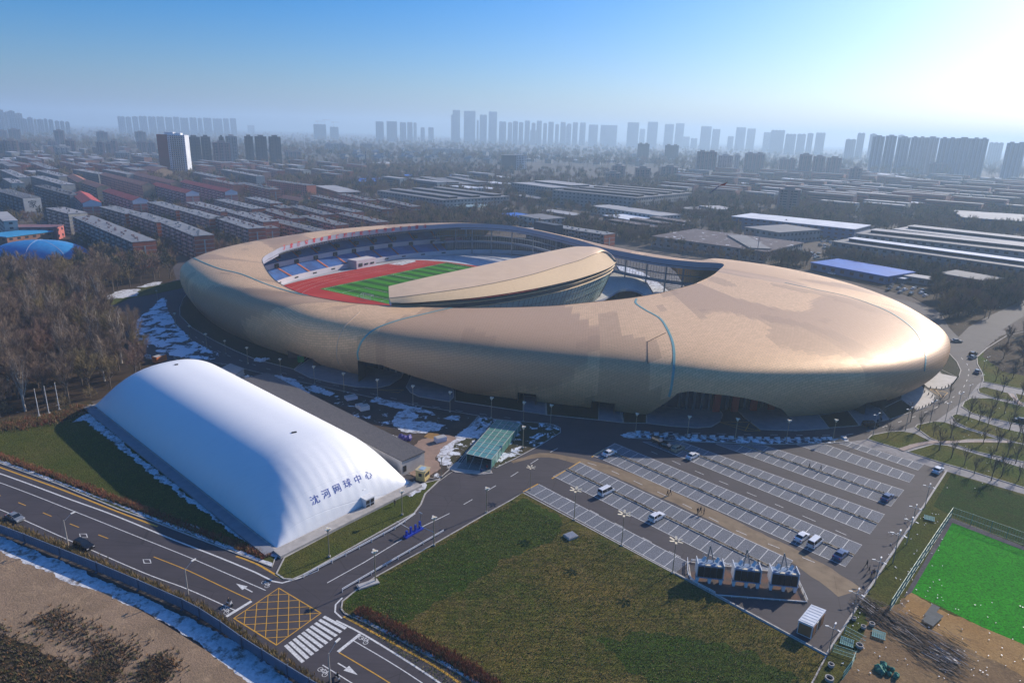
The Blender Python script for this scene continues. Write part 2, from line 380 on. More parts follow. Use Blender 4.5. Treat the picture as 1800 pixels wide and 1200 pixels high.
for px in ([(1548, 720), (1584, 702), (1611, 721), (1565, 737)], [(1640, 640), (1655, 657), (1685, 663), (1689, 651), (1682, 636), (1669, 622), (1660, 600), (1650, 620)],
           [(960, 690), (1052, 705), (1052, 738), (961, 729)], [(1090, 700), (1136, 710), (1136, 744), (1096, 743)], [(800, 680), (920, 692), (919, 723), (800, 705)],
           [(1440, 730), (1457, 752), (1510, 748), (1490, 722)], [(322, 525), (316, 540), (316, 554), (337, 576), (375, 598), (412, 616), (450, 632), (517, 649), (560, 610), (450, 560), (360, 480)]):
    area('planting_bed', px, soil('bed_soil', (0.035, 0.04, 0.02), (0.05, 0.045, 0.03), (0.03, 0.035, 0.02), (0.4, 0.7)), kerb=0.3)
# hedge strip between the ring road and the parking, zigzag paving edge
area('verge', [(1117, 760), (1210, 767), (1350, 772), (1460, 772), (1490, 770), (1492, 776), (1460, 779), (1350, 781), (1210, 776), (1118, 770)], soil('snowy_bed', (0.05, 0.05, 0.05), (0.09, 0.09, 0.1), (0.16, 0.17, 0.2), (0.5, 0.5)), kerb=0.3)
# ---- park on the right
park = [[(1525, 772), (1532, 765), (1562, 759), (1585, 758), (1609, 762), (1640, 778), (1600, 782), (1585, 790), (1553, 781)],
        [(1609, 751), (1612, 747), (1640, 741), (1660, 742), (1700, 755), (1755, 772), (1700, 773), (1660, 779), (1635, 770)],
        [(1595, 794), (1640, 781), (1665, 783), (1750, 808), (1800, 823), (1900, 850), (1900, 880), (1800, 857), (1700, 826), (1650, 812)],
        [(1670, 779), (1720, 774), (1780, 778), (1900, 790), (1900, 838), (1800, 812), (1720, 795)],
        [(1673, 731), (1680, 728), (1700, 732), (1760, 752), (1900, 785), (1900, 800), (1800, 782), (1700, 752), (1680, 742)],
        [(1691, 715), (1695, 706), (1706, 700), (1740, 700), (1800, 715), (1900, 745), (1900, 772), (1800, 748), (1750, 737), (1710, 727)],
        [(1721, 690), (1719, 683), (1730, 680), (1775, 692), (1783, 705), (1750, 700)], [(1785, 692), (1900, 712), (1900, 735), (1800, 709), (1790, 705)],
        [(1729, 671), (1727, 656), (1718, 640), (1717, 628), (1735, 612), (1770, 590), (1900, 560), (1900, 700), (1790, 683)]]
m_path = M('paver_path', (0.23, 0.22, 0.23), (0.16, 0.155, 0.165), 0.8, 0.85, bmp=0.1)
mb = MB(); mb.sheet(gp([(1490, 776), (1525, 772), (1645, 740), (1700, 700), (1718, 676), (1740, 660), (1950, 640), (1950, 905), (1800, 868), (1664, 829), (1560, 795)]), 0.006); tag(mb.build('footpath', m_path), kind='structure')
for p in park: area('lawn', p, m_lawn2, kerb=0.35)
area('wooded_ground', [(1300, 452), (1400, 452), (1560, 472), (1700, 490), (1900, 480), (1900, 500), (1800, 527), (1745, 552), (1703, 574), (1685, 592), (1668, 575), (1655, 550), (1600, 520), (1400, 470)], m_forest, h=0.03)
area('wooded_ground', [(1727, 625), (1735, 610), (1760, 590), (1900, 555), (1900, 645), (1800, 660), (1760, 652)], m_forest, edge=(0.6, 1))
mb = MB(); mb.sheet(gp([(1675, 615), (1660, 585), (1700, 572), (1745, 548), (1800, 528), (1900, 500), (1900, 530), (1800, 556), (1745, 590), (1716, 625)]), 0.01); tag(mb.build('road', m_road2), kind='structure')
for a_, b_ in (((1583, 791), (1648, 776)), ((1655, 778), (1776, 777)), ((1776, 692), (1795, 712))):
    mb = MB(); mb.strip(smooth_line([G(*a_), (G(*a_) + G(*b_)) / 2 + Vector((0, 0.7, 0)), G(*b_)]), 1.6, 0.17); tag(mb.build('footpath', M('pink_path', (0.34, 0.25, 0.22), (0.26, 0.2, 0.18), 1, 0.85)), kind='structure')
# ---- sports field corner
area('verge', [(1664, 829), (1800, 869), (1950, 915), (1950, 1350), (1500, 1350), (1400, 1260), (1455, 1153), (1518, 1053), (1619, 901)], m_verge, kerb=None)
area('lawn', [(1672, 833), (1950, 920), (1950, 1010), (1800, 962), (1674, 907), (1640, 890)], grass('dense_lawn', (0.03, 0.075, 0.012), (0.045, 0.085, 0.015), (0.06, 0.07, 0.02)))
area('dirt_ground', [(1600, 1042), (1650, 1080), (1720, 1105), (1800, 1135), (1950, 1190), (1950, 1350), (1440, 1350), (1480, 1200), (1510, 1125), (1530, 1080), (1575, 1065)], m_mud, edge=(0.8, 1))
area('clay_ground', [(1602, 1041), (1670, 1075), (1740, 1105), (1800, 1133), (1950, 1190), (1950, 1250), (1800, 1190), (1720, 1150), (1640, 1110), (1580, 1075)], m_orange, edge=(0.8, 1))
area('artificial_turf', [(1673, 917), (1800, 966), (1950, 1020), (1950, 1190), (1800, 1133), (1725, 1102), (1640, 1060), (1598, 1040)], grass('artificial_turf', (0.025, 0.30, 0.012), (0.035, 0.34, 0.015), (0.02, 0.25, 0.01), bmp=0.15), z0=0.1)
area('rubber_strip', [(1668, 913), (1674, 911), (1800, 961), (1950, 1016), (1950, 1022), (1800, 968), (1674, 919), (1602, 1042), (1588, 1050), (1596, 1036)], m_gravel)
# ---- bottom-left lot
area('dirt_ground', [(-420, 900), (-100, 930), (0, 968), (85, 1002), (190, 1040), (270, 1086), (325, 1120), (380, 1155), (450, 1205), (560, 1290), (200, 1400), (-420, 1400)], m_dirt)
area('rough_ground', [(-420, 1060), (0, 1108), (60, 1140), (110, 1165), (150, 1190), (230, 1240), (200, 1400), (-420, 1400)], m_weedy, edge=(0.6, 0.8))
area('snow_patch', [(-300, 845), (-100, 900), (0, 941), (60, 968), (125, 995), (200, 1028), (262, 1055), (325, 1083), (380, 1110), (430, 1138), (500, 1190), (640, 1290), (560, 1295), (450, 1208), (385, 1158), (330, 1118), (270, 1082), (215, 1062), (190, 1043), (120, 1027), (80, 1004), (0, 969), (-100, 933), (-300, 880)], m_snow, edge=(0.35, 0.5), kind='stuff')
area('track_snow', [(490, 977), (470, 972), (430, 942), (380, 905), (330, 868), (280, 830), (235, 795), (190, 755), (160, 728), (140, 735), (185, 765), (215, 790), (270, 838), (310, 865), (345, 890), (400, 930), (450, 965), (485, 985)], m_snow, edge=(0.6, 0.6), kind='stuff')
area('snow_patch', [(128, 742), (150, 728), (162, 727), (158, 735), (140, 740)], m_snow, edge=(0.3, 0.5), kind='stuff')
area('snow_patch', [(315, 918), (345, 925), (360, 936), (330, 930)], m_snow, edge=(0.2, 0.4), kind='stuff')
# snow heaps of the yard and verges
for i, px in enumerate([[(687, 745), (700, 725), (720, 719), (735, 730), (730, 740), (760, 742), (783, 747), (770, 756), (745, 762), (715, 760), (695, 752)],
    [(768, 805), (770, 790), (790, 775), (815, 755), (830, 748), (842, 733), (850, 735), (832, 765), (800, 780), (790, 800), (795, 815), (780, 818)],
    [(535, 680), (555, 678), (590, 692), (580, 697), (545, 688)], [(480, 658), (520, 668), (545, 692), (530, 690), (495, 672)], [(650, 706), (660, 698), (760, 724), (765, 730), (700, 718)],
    [(715, 868), (728, 856), (745, 850), (750, 853), (735, 866), (718, 874)], [(818, 770), (840, 755), (865, 740), (845, 770)], [(785, 733), (810, 730), (805, 738), (790, 737)],
    [(1092, 765), (1110, 759), (1120, 764), (1117, 770), (1105, 771)]]):
    area('snow_patch', px, m_snow, edge=(0.55, 0.5), kind='stuff')
area('dirt_ground', [(735, 775), (757, 768), (790, 765), (800, 772), (775, 790), (765, 805), (775, 822), (745, 845), (720, 835), (712, 812)], M('pink_sand', (0.30, 0.2, 0.15), (0.24, 0.16, 0.12), 0.6), edge=(0.4, 0.6))
area('sand_patch', [(745, 768), (752, 762), (768, 762), (780, 768), (765, 774)], m_orange, edge=(0.3, 0.5))
area('pavement', [(862, 824), (803, 812), (785, 822), (800, 830), (843, 834), (866, 832)], m_concrete, h=0.03)

# ================================================================== MARKINGS
_mk = [0]
def mark(name, build, mat=m_white, z=0.014):
    mb = MB(); build(mb, z + 0.0003 * _mk[0]); _mk[0] += 1
    return tag(mb.build(name, mat), kind='structure')
def line(px, wd, mat=m_white, name='road_marking', z=0.014, smooth=True, dash=None):
    pts = gp(px)
    if smooth: pts = smooth_line(pts, 2.0)
    def f(mb, zz):
        if not dash: mb.strip(pts, wd, zz); return
        on, off = dash; acc = 0; seg = []
        fine = smooth_line(pts, 0.5)
        for i in range(1, len(fine)):
            acc += (fine[i] - fine[i - 1]).length
            ph = acc % (on + off)
            if ph < on: seg.append(fine[i])
            elif len(seg) > 1: mb.strip([seg[0], seg[-1]], wd, zz); seg = []
            else: seg = []
    return mark(name, f, mat, z)
# main road
line([(-200, 765), (0, 832), (120, 876), (200, 905), (300, 946), (380, 977), (450, 1006), (480, 1021), (496, 1024), (530, 1014)], 0.35)
line([(-200, 780), (0, 848), (135, 900), (230, 938), (330, 978), (400, 1008), (467, 1037)], 0.18)
line([(-200, 747), (0, 821), (100, 857), (210, 900), (277, 925)], 0.42, m_yellow); line([(415, 977), (450, 990), (497, 1017)], 0.42, m_yellow)
line([(-200, 820), (0, 895), (12, 900), (115, 946), (250, 1005), (330, 1035), (413, 1072)], 0.2)
line([(270, 978), (330, 1002), (400, 1035), (441, 1054)], 0.2, m_yellow)
line([(-60, 850), (20, 878), (120, 919), (235, 963)], 0.2, m_yellow, dash=(4, 5.5))
line([(442, 1056), (398, 1083)], 0.6, smooth=False)
for c in ((587, 164), (1034, 344)):
    c0 = G(*B1(*c)); line_pts = [c0 + GE * a * 1.3 + GN * b * 0.75 for a, b in ((-1, 0), (0, 1), (1, 0), (0, -1))]
    mark('road_marking', lambda m, z: m.strip([G(*B1(c[0] + a, c[1] + b)) for a, b in ((-28, -13), (20, -12), (28, 13), (-20, 13))], 0.22, z, closed=True))
def arrow(p, q):
    a = G(*p); b = G(*q); d = (b - a).normalized(); s = Vector((-d.y, d.x, 0)); L = (b - a).length
    mark('arrow_marking', lambda m, z: (m.strip([a, b - d * 2.2], 0.22, z), m.sheet([b, b - d * 2.6 + s * 0.62, b - d * 2.6 - s * 0.62], z + 0.0001)))
arrow(B1(1775, 560), B1(1660, 500)); arrow(B2(575, 1058), B2(715, 1142))
# right part of the main road
line([(530, 1014), (560, 1002)], 0.2)
line([(601, 1086), (589, 1075), (590, 1062), (602, 1050)], 0.3); 
line([(591, 1090), (640, 1115), (740, 1177), (830, 1240), (900, 1290)], 0.35)
line([(604, 1083), (697, 1133), (780, 1180), (860, 1240)], 0.42, m_yellow)
line([(621, 1125), (700, 1172), (780, 1225)], 0.18)
line([(596, 1146), (640, 1172), (690, 1203), (740, 1240)], 0.2, m_yellow)
line([(567, 1168), (622, 1202), (680, 1240)], 0.18)
line([(633, 1114), (594, 1145)], 0.6, smooth=False)
# hatched box of the junction
bx = gp([(490, 1033), (564, 1077), (486, 1133), (411, 1086)])
mark('box_junction_marking', lambda m, z: m.strip(bx, 0.28, z, closed=True), m_yellow)
def hatch(mb, z):
    a, b, c, d = bx
    for k in range(1, 4):
        t = k / 4
        for (p, q) in ((a.lerp(b, t), a.lerp(d, t)), (b.lerp(c, t), d.lerp(c, t)), (a.lerp(b, t), c.lerp(b, t)), (a.lerp(d, t), c.lerp(d, t))):
            mb.strip([p, q], 0.14, z)
            z += 0.0002
    mb.strip([a, c], 0.14, z); mb.strip([b, d], 0.14, z + 0.0002)
mark('box_junction_marking', hatch, m_yellow, 0.018)
# zebra crossing: ten bars, each one its own
ze = MB(); zroot = None
for k in range(10):
    t = k / 9
    a = G(569 + (502 - 569) * t, 1083 + (1133 - 1083) * t); b = G(608 + (533 - 608) * t, 1104 + (1163 - 1104) * t)
    m_ = MB(); m_.strip([a, b], 0.62, 0.016 + 0.0002 * k); tag(m_.build('crossing_stripe', m_white), kind='structure')
# bicycle symbols
def bike_mark(px, flip=1):
    c = G(*px); L = 0.6
    def f(m, z):
        for s in (-1, 1):
            m.strip([c + GE * (s * 0.75 + 0.42 * math.cos(a)) + GN * 0.42 * math.sin(a) for a in [i * math.pi / 5 for i in range(10)]], 0.1, z, closed=True)
        for p, q in (((-.75, 0), (-.2, .6)), ((-.2, .6), (.5, .6)), ((.5, .6), (.1, 0)), ((.1, 0), (-.75, 0)), ((.1, 0), (-.25, .75)), ((.75, 0), (.45, .85))):
            z += 0.0002; m.strip([c + GE * p[0] * flip + GN * p[1], c + GE * q[0] * flip + GN * q[1]], 0.1, z)
    mark('bicycle_marking', f)
bike_mark(B2(66, 506)); bike_mark(B2(755, 898)); bike_mark(B2(468, 1122)); bike_mark(B1(1580, 690))
# side road
line([(575, 1024), (640, 988), (706, 948)], 0.2, smooth=False); line([(735, 929), (790, 902)], 0.2, smooth=False)
line([(812, 888), (850, 866), (900, 836), (950, 804), (985, 785), (1000, 775)], 0.18, dash=(4, 5.2))
line([(1120, 757), (1260, 762), (1450, 765), (1500, 762), (1560, 748), (1620, 727), (1660, 708), (1690, 685), (1702, 660), (1700, 640), (1680, 620)], 0.18, dash=(3, 5))
line([(900, 735), (760, 714), (620, 684), (470, 648), (390, 620), (340, 590)], 0.14, dash=(3, 5))
# yellow boxes at the stadium gates
for q in ([(1262, 741), (1310, 757), (1337, 757), (1318, 742)], [(1634, 684), (1657, 699), (1666, 690), (1643, 683)], [(664, 685), (700, 690), (710, 685)]):
    w4 = gp(q); mark('box_junction_marking', lambda m, z: (m.strip(w4, 0.25, z, closed=True), m.strip([w4[0], w4[2]], 0.2, z + .0003), (m.strip([w4[1], w4[3]], 0.2, z + .0006) if len(w4) > 3 else None)), m_yellow)
# dusty tyre track across the lot
pts = smooth_line(gp([(900, 812), (950, 800), (1000, 806), (1060, 822), (1130, 850), (1250, 905), (1340, 950), (1400, 978), (1460, 1015), (1515, 1055)]), 2)
mb = MB()
wl = [3.0, 4.2]
L_ = ragged([p for p in pts], 0.0, 1, 0, False)
left = []; right = []
rg = random.Random(4); wa = wb = 0
for i in range(len(pts) - 1):
    d = (pts[i + 1] - pts[i]).normalized(); nn = Vector((-d.y, d.x, 0)); t = i / len(pts)
    wa = 0.7 * wa + rg.uniform(-.3, .3); wb = 0.7 * wb + rg.uniform(-.3, .3)
    w0 = (0.9 + 1.5 * min(1, t * 3)) * (1.0 + 0.35 * (t > 0.6) * (t - .6) * 2)
    left.append(pts[i] + nn * (w0 + wa)); right.append(pts[i] - nn * (w0 + wb))
mb.sheet(left + right[::-1], 0.006); tag(mb.build('tyre_track', m_dust), kind='structure')

# ================================================================== PARKING ROWS
def pavermat():
    m, t, b = newmat('grass_paver'); v = pos(t, rz=-GA)
    br = N(t, 'ShaderNodeTexBrick'); br.inputs['Scale'].default_value = 2.0; t.links.new(v, br.inputs['Vector'])
    br.inputs['Color1'].default_value = (0.16, 0.175, 0.22, 1); br.inputs['Color2'].default_value = (0.23, 0.245, 0.30, 1); br.inputs['Mortar'].default_value = (0.03, 0.035, 0.035, 1)
    br.inputs['Mortar Size'].default_value = 0.06
    n = noise(t, v, 0.15, 5); n2 = noise(t, v, 4.0, 4)
    c = mixc(t, math_(t, 'MULTIPLY', ramp(t, n, [(0.4, (0, 0, 0)), (0.65, (1, 1, 1))]), 0.6), br.outputs[0], (0.065, 0.075, 0.085))
    c = mixc(t, math_(t, 'MULTIPLY', ramp(t, n2, [(0.4, (0, 0, 0)), (0.7, (1, 1, 1))]), 0.6), c, (0.25, 0.26, 0.3))
    t.links.new(c, b.inputs['Base Color']); b.inputs['Roughness'].default_value = 0.9; bump(t, b, n2, 0.4, 0.03); return m
m_paver = pavermat()
m_hedge = M('dry_hedge', (0.17, 0.115, 0.055), (0.09, 0.06, 0.03), 2.5, 1.0, bmp=0.8)
rows = [  # start-left, start-right, end-right, end-left, double
    ((922.5, 862.5), (947.5, 851), (1208.8, 987.5), (1187.5, 1006), 0),
    ((972.5, 836.3), (1018.8, 812.5), (1393.8, 985), (1357, 1030), 1),
    ((1042.5, 800), (1080, 778.8), (1515, 957.5), (1486, 995.5), 1),
    ((1130, 776), (1200, 777), (1555, 903.8), (1529.5, 938), 1),
    ((1258, 780), (1345, 783), (1588.8, 861), (1566, 889.5), 1),
    ((1400, 781), (1452, 781), (1607.5, 835), (1598.8, 847.5), 0),
    ((1475, 779), (1495, 777), (1623.8, 816), (1613.8, 826), 0)]
for ri, (a, b, c, d, dbl) in enumerate(rows):
    a, b, c, d = gp([a, b, c, d])
    z = 0.02
    mb = MB(); mb.sheet([a, b, c, d], z); o = mb.build('parking_row', m_paver); tag(o, kind='structure')
    lines = MB(); zz = z + 0.006
    lines.strip([a, b, c, d], 0.16, zz, closed=True)
    L = min((d - a).length, (c - b).length); wd = (b - a).length / (2 if dbl else 1)
    dirv = ((c + d) / 2 - (a + b) / 2).normalized(); nst = int(round(((c + d) / 2 - (a + b) / 2).length / 2.72))
    for side in ((0, 1) if dbl else (0,)):
        e0, e1 = (a, d) if side == 0 else (b, c)
        m0, m1 = ((a + b) / 2, (c + d) / 2) if dbl else (b, c)
        cross = ((c - d)).normalized()
        for k in range(1, nst + 12):
            t_ = k * 2.72 / L
            p = e1 + (e0 - e1) * (k * 2.72 / (e0 - e1).length)
            q = m1 + (m0 - m1) * (k * 2.72 / (m0 - m1).length)
            if k * 2.72 > min((e0 - e1).length, (m0 - m1).length): break
            lines.strip([p, q], 0.12, zz + 0.002 + 0.0002 * (k % 3))
    lines.build('bay_line', m_white, o)
    if dbl:
        p, q = (a + b) / 2, (c + d) / 2
        k = MB(); k.strip([p, q], 0.75, 0.02, 0.14); k.build('median_kerb', M('median_soil', (0.15, 0.12, 0.08), (0.11, 0.085, 0.055), 6), o)
        k = MB(); nn = (q - p).normalized(); nn = Vector((-nn.y, nn.x, 0)) * 0.42
        k.strip([p + nn, q + nn], 0.12, 0.02, 0.17); k.strip([p - nn, q - nn], 0.12, 0.02, 0.17); k.build('median_edging', m_kerb, o)
        rg = random.Random(ri); hb = MB()
        Lm = (q - p).length
        for _ in range(int(Lm * 5)):
            c0 = p.lerp(q, rg.random()) + Vector((rg.uniform(-.2, .2), rg.uniform(-.2, .2), 0.15)); s = rg.uniform(.06, .17)
            hb.ico(c0 + Vector((0, 0, s * .5)), s, 1, rng=rg)
        hb.build('low_planting', m_hedge, o, kind='stuff')
for px in ([(960, 850), (1230, 990)], [(1100, 778), (1250, 838), (1400, 902), (1505, 950)], [(1215, 768), (1400, 830), (1560, 892)]):
    pass
line([(955, 855), (1060, 908), (1150, 955), (1235, 998)], 0.16, dash=(3.2, 4.2)); line([(1150, 790), (1250, 838), (1380, 905), (1520, 950)], 0.16, dash=(3.2, 4.2)) if 0 else line([(1142, 792), (1187, 812), (1240, 835), (1320, 868), (1420, 910), (1500, 945), (1525, 950)], 0.16, dash=(3.2, 4.2))
line([(1030, 812), (1062, 822), (1110, 843), (1200, 885), (1290, 930), (1400, 975), (1470, 1003)], 0.16, dash=(3.2, 4.2))
for q in ([(970, 841), (1020, 811)], [(920, 864), (946, 850)], [(1040, 803), (1066, 788)]): line(q, 0.35, m_yellow, smooth=False)
# kerb along the lot
kb = MB(); kb.strip(gp([(1187, 1008), (1257, 1045), (1452, 1151), (1516, 1053), (1560, 985), (1617, 900), (1664, 828)]), 0.4, 0.0, 0.3); tag(kb.build('kerb', m_kerb), kind='structure')
# ================================================================== STADIUM
stadium = thing('stadium', 'huge ring-shaped stadium clad in golden metal tiles around a green football pitch', 'stadium', (0, 300, 0))
def sbuild(mb, name, mats, smooth=False, kind=None, parent=None):
    """parts are modelled in world metres; the stadium's Empty stands at (0,300,0)"""
    par = parent or stadium
    o = mb.build(name, mats, par, smooth, kind)
    if par is stadium: o.matrix_parent_inverse = Matrix.Translation((0, -300, 0))
    return o
def gold(name, base, dark, rough=0.5):
    m, t, b = newmat(name)
    uv = N(t, 'ShaderNodeUVMap').outputs[0]
    br = N(t, 'ShaderNodeTexBrick'); t.links.new(uv, br.inputs['Vector']); br.inputs['Scale'].default_value = 1.0
    br.offset = 0.5; br.inputs['Brick Width'].default_value = 1.9; br.inputs['Row Height'].default_value = 0.95; br.inputs['Mortar Size'].default_value = 0.035
    br.inputs['Color1'].default_value = (0, 0, 0, 1); br.inputs['Color2'].default_value = (1, 1, 1, 1); br.inputs['Mortar'].default_value = (0.5, 0.5, 0.5, 1)
    # stepped patches darkened in the colour for tiles set at another angle
    sn = N(t, 'ShaderNodeVectorMath', operation='SNAP'); t.links.new(uv, sn.inputs[0]); sn.inputs[1].default_value = (3.8, 1.9, 1)
    mp = N(t, 'ShaderNodeMapping'); mp.inputs['Scale'].default_value = (0.013, 0.010, 1); mp.inputs['Rotation'].default_value = (0, 0, 0.55); t.links.new(sn.outputs[0], mp.inputs[0])
    n1 = noise(t, mp.outputs[0], 1.0, 0.6); f1 = ramp(t, n1, [(0.52, (0, 0, 0)), (0.53, (1, 1, 1))])
    n3 = noise(t, mp.outputs[0], 2.3, 1.0); f3 = ramp(t, n3, [(0.58, (0, 0, 0)), (0.59, (1, 1, 1))])
    c = mixc(t, br.outputs['Color'], base, tuple(x * 0.86 for x in base))
    c = mixc(t, math_(t, 'MULTIPLY', f1, 0.85), c, dark)
    c = mixc(t, math_(t, 'MULTIPLY', f3, 0.5), c, tuple(x * 0.8 for x in dark))
    n2 = noise(t, pos(t), 0.05, 6, 0.65); c = mixc(t, math_(t, 'MULTIPLY', n2, 0.25), c, tuple(x * 0.7 for x in base))
    c = mixc(t, br.outputs['Fac'], c, tuple(x * 0.3 for x in base))
    t.links.new(c, b.inputs['Base Color']); b.inputs['Metallic'].default_value = 0.12; b.inputs['Specular IOR Level'].default_value = 0.22
    rr = math_(t, 'MULTIPLY_ADD', br.outputs['Color'], 0.05, rough - 0.02); t.links.new(rr, b.inputs['Roughness'])
    hh = math_(t, 'MULTIPLY_ADD', br.outputs['Fac'], -1.0, br.outputs['Color'])
    bump(t, b, hh, 0.14, 0.06)
    return m
m_gold = gold('golden_tiles', (0.79, 0.51, 0.28), (0.46, 0.29, 0.175))
m_goldroof = M('golden_roof_sheet', (0.72, 0.51, 0.32), (0.66, 0.46, 0.28), 0.2, 0.6, 0.15, c3=(0.68, 0.48, 0.31))
m_teal = M('teal_gutter', (0.13, 0.32, 0.32), (0.10, 0.26, 0.26), 0.5, 0.5)
m_fascia = M('pale_fascia', (0.56, 0.58, 0.66), (0.50, 0.52, 0.60), 0.1, 0.7)
m_band = M('lavender_fascia', (0.34, 0.37, 0.47), (0.30, 0.33, 0.42), 0.1, 0.8)  # lavender cast of the grazing sun put into the base colour
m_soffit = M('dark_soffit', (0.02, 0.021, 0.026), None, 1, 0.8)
GZ = lambda x, y, z=0: Vector((x, y, z))
def st(rim, base, zb=9.0, tuck=7.0, n=2.5, hb=0.0):
    r = G(rim[0], rim[1], rim[2]); b = G(*base) if abs(base[0]) + base[1] > 0 and len(base) == 2 and base[1] > 505 else Vector((base[0], base[1], 0))
    return r, b, zb, tuck, n, hb
W_ = lambda x, y: ('w', x, y)
def ST(rim, base, zb=9.0, tuck=7.0, n=2.5):
    r = G(*rim); b = Vector((base[1], base[2], 0)) if base[0] == 'w' else G(*base)
    return [r.x, r.y, r.z, b.x, b.y, zb, tuck, n]
base_px = [(322, 522), (345, 551), (375, 575), (410, 592), (450, 611), (530, 629), (568, 646), (630, 661), (720, 678), (797, 691), (940, 705), (1050, 716), (1136, 729), (1250, 738), (1437, 738), (1490, 733), (1583, 705), (1628, 683), (1645, 658)]
rim_px = [(463, 463, 21.5), (475, 483, 21.5), (492, 498, 21), (515, 510, 21), (545, 520, 20.5), (600, 530, 20.5), (630, 533.5, 20), (680, 537, 20), (760, 540, 20), (840, 541, 20.5), (960, 538, 21), (1040, 531, 21.5), (1110, 523.5, 22), (1165, 514, 22), (1215, 501, 22), (1228, 496, 22), (1243, 489, 22), (1254, 483, 22), (1261, 477.5, 22)]
bulge_z = [11, 11, 11, 11, 11, 11, 11, 11, 11, 11.5, 12, 12, 12.5, 12.5, 12, 11.5, 11.5, 11.5, 11.5]
tucks = [9, 9, 8, 8, 8, 7, 7, 7, 7, 7, 7, 7, 7, 7, 8, 8, 9, 9, 9.5]
nn_ = [3.0, 3.0, 3.2, 3.4, 3.6, 3.8, 4, 4, 4, 4, 4, 4, 4, 4, 3.8, 3.6, 3.4, 3.2, 3.0]
S = [ST((rim_px[i][0], rim_px[i][1], rim_px[i][2] + 1.2), base_px[i], bulge_z[i], tucks[i], nn_[i]) for i in range(19)]
for rim, base, n in [((1266, 473, 22), (176, 283), 2.5), ((1270, 470, 22), (183, 310), 2.5), ((1272, 467, 22), (177, 340), 2.5), ((1271, 464.5, 22), (158, 366), 2.5), ((1266, 463, 22), (136, 384), 2.4), ((1250, 462, 22), (117, 391), 2.3)]:
    S.append(ST(rim, W_(*base), 11, 7, n))
for rim, base, tk in [((1220, 460.5, 22), (104, 380), 4), ((1150, 452.5, 22), (86, 388), 4), ((1063, 436, 22), (63, 412), 4), ((1000, 418, 22), (43, 448), 4), ((900, 397.5, 22), (6, 502), 5), ((820, 393, 22), (-27, 517), 6)]:
    S.append(ST(rim, W_(*base), 12, tk, 2.2))
for rim, base in [((760, 395.5, 22), (-56, 518)), ((700, 400, 22), (-98, 494)), ((600, 411, 22), (-138, 452)), ((510, 430, 22), (-164, 412)), ((478, 443, 22), (-174, 380)), ((463, 453, 22), (-170, 350))]:
    S.append(ST(rim, W_(*base), 10.5, 8, 2.6))
S = np.array(S); NS = len(S)
for _ in range(3):
    T = S.copy()
    for i in range(NS):
        if i in (0, 1, 2, 3, 4, 5, 6, 7, 8, 9, 10, 11, 14, 15, 16, 17, 18, 19, 20, 21, 22, 23, 26, 27, 28, 29, 30, 31, 32, 33, 34, 35, 36): T[i, 3:7] = 0.5 * S[i, 3:7] + 0.25 * (S[(i - 1) % NS, 3:7] + S[(i + 1) % NS, 3:7])
    S = T
def sval(s):
    i = int(math.floor(s)); t = s - i
    p0, p1, p2, p3 = S[(i - 1) % NS], S[i % NS], S[(i + 1) % NS], S[(i + 2) % NS]
    return 0.5 * ((2 * p1) + (p2 - p0) * t + (2 * p0 - 5 * p1 + 4 * p2 - p3) * t * t + (3 * p1 - p0 - 3 * p2 + p3) * t ** 3)
def s_of_px(x):
    for i in range(18):
        a, b = base_px[i][0], base_px[i + 1][0]
        if a <= x <= b: return i + (x - a) / (b - a)
    return 0
def hump(s, a, b, pk, h, pw=1.0):
    if s <= a or s >= b: return 0
    return h * min(1, ((s - a) / (pk - a))) ** pw if s < pk else h * ((b - s) / (b - pk)) ** 1.15
A1s, A1e = s_of_px(633), s_of_px(800)
A2s, A2e, A2p = s_of_px(1137), s_of_px(1438), s_of_px(1192)
DO = [(s_of_px(535), s_of_px(562), 3.2), (s_of_px(922), s_of_px(958), 4.0), (s_of_px(1054), s_of_px(1088), 4.0), (s_of_px(1500), s_of_px(1540), 4.2)]
ARCH = [[(s_of_px(633), 8), (s_of_px(680), 8), (s_of_px(720), 6), (s_of_px(760), 3.5), (A1e, 0)],
        [(A2s, 0), (s_of_px(1150), 4), (s_of_px(1165), 7.5), (s_of_px(1180), 11), (s_of_px(1200), 12), (s_of_px(1260), 11.2), (s_of_px(1300), 10.3), (s_of_px(1350), 8.5), (s_of_px(1400), 5), (A2e, 0)],
        [(s_of_px(1583), 0), (s_of_px(1612), 5.5), (s_of_px(1622), 8), (18.6, 9)]]
def lower(s):
    h = 0.0
    if s < 19:
        for tab in ARCH:
            for (x0, h0), (x1, h1) in zip(tab, tab[1:]):
                if x0 < s <= x1: h = max(h, h0 + (h1 - h0) * (s - x0) / (x1 - x0))
    for a, b, v in DO:
        if a < s < b: h = max(h, v)
    if 25.2 < s < 30.3: h = max(h, 17.0 * min(1, (s - 25.2) / 0.6, (30.3 - s) / 0.5))
    return h
NP = 44
def prof(s, k):
    """point k/NP of the profile at station s, 0 = inner rim, NP = lower edge"""
    rx, ry, rz, bx, by, zb, tuck, n = sval(s)
    d = np.array([bx - rx, by - ry]); L = np.linalg.norm(d); d /= L; D = L + tuck
    hb = lower(s); kt = int(NP * 0.68)
    if k <= kt:
        th = (k / kt) * math.pi / 2
        e = 2.0 / n; r = D * math.sin(th) ** e; z = zb + (rz - zb) * max(0, math.cos(th)) ** e
        if hb > zb and z < hb: z = hb; r = D * (1 - ((z - zb) / (rz - zb)) ** n) ** (1 / n)
    else:
        t = (k - kt) / (NP - kt)
        if hb > zb: z = hb - 0.6 * t; r = D * max(0, 1 - ((hb - zb) / (rz - zb)) ** n) ** (1 / n) - 2.5 * t
        else: z = zb + (hb - zb) * t; q = (zb - z) / zb; r = D - tuck * q ** 1.9
    return Vector((rx + d[0] * r, ry + d[1] * r, z))
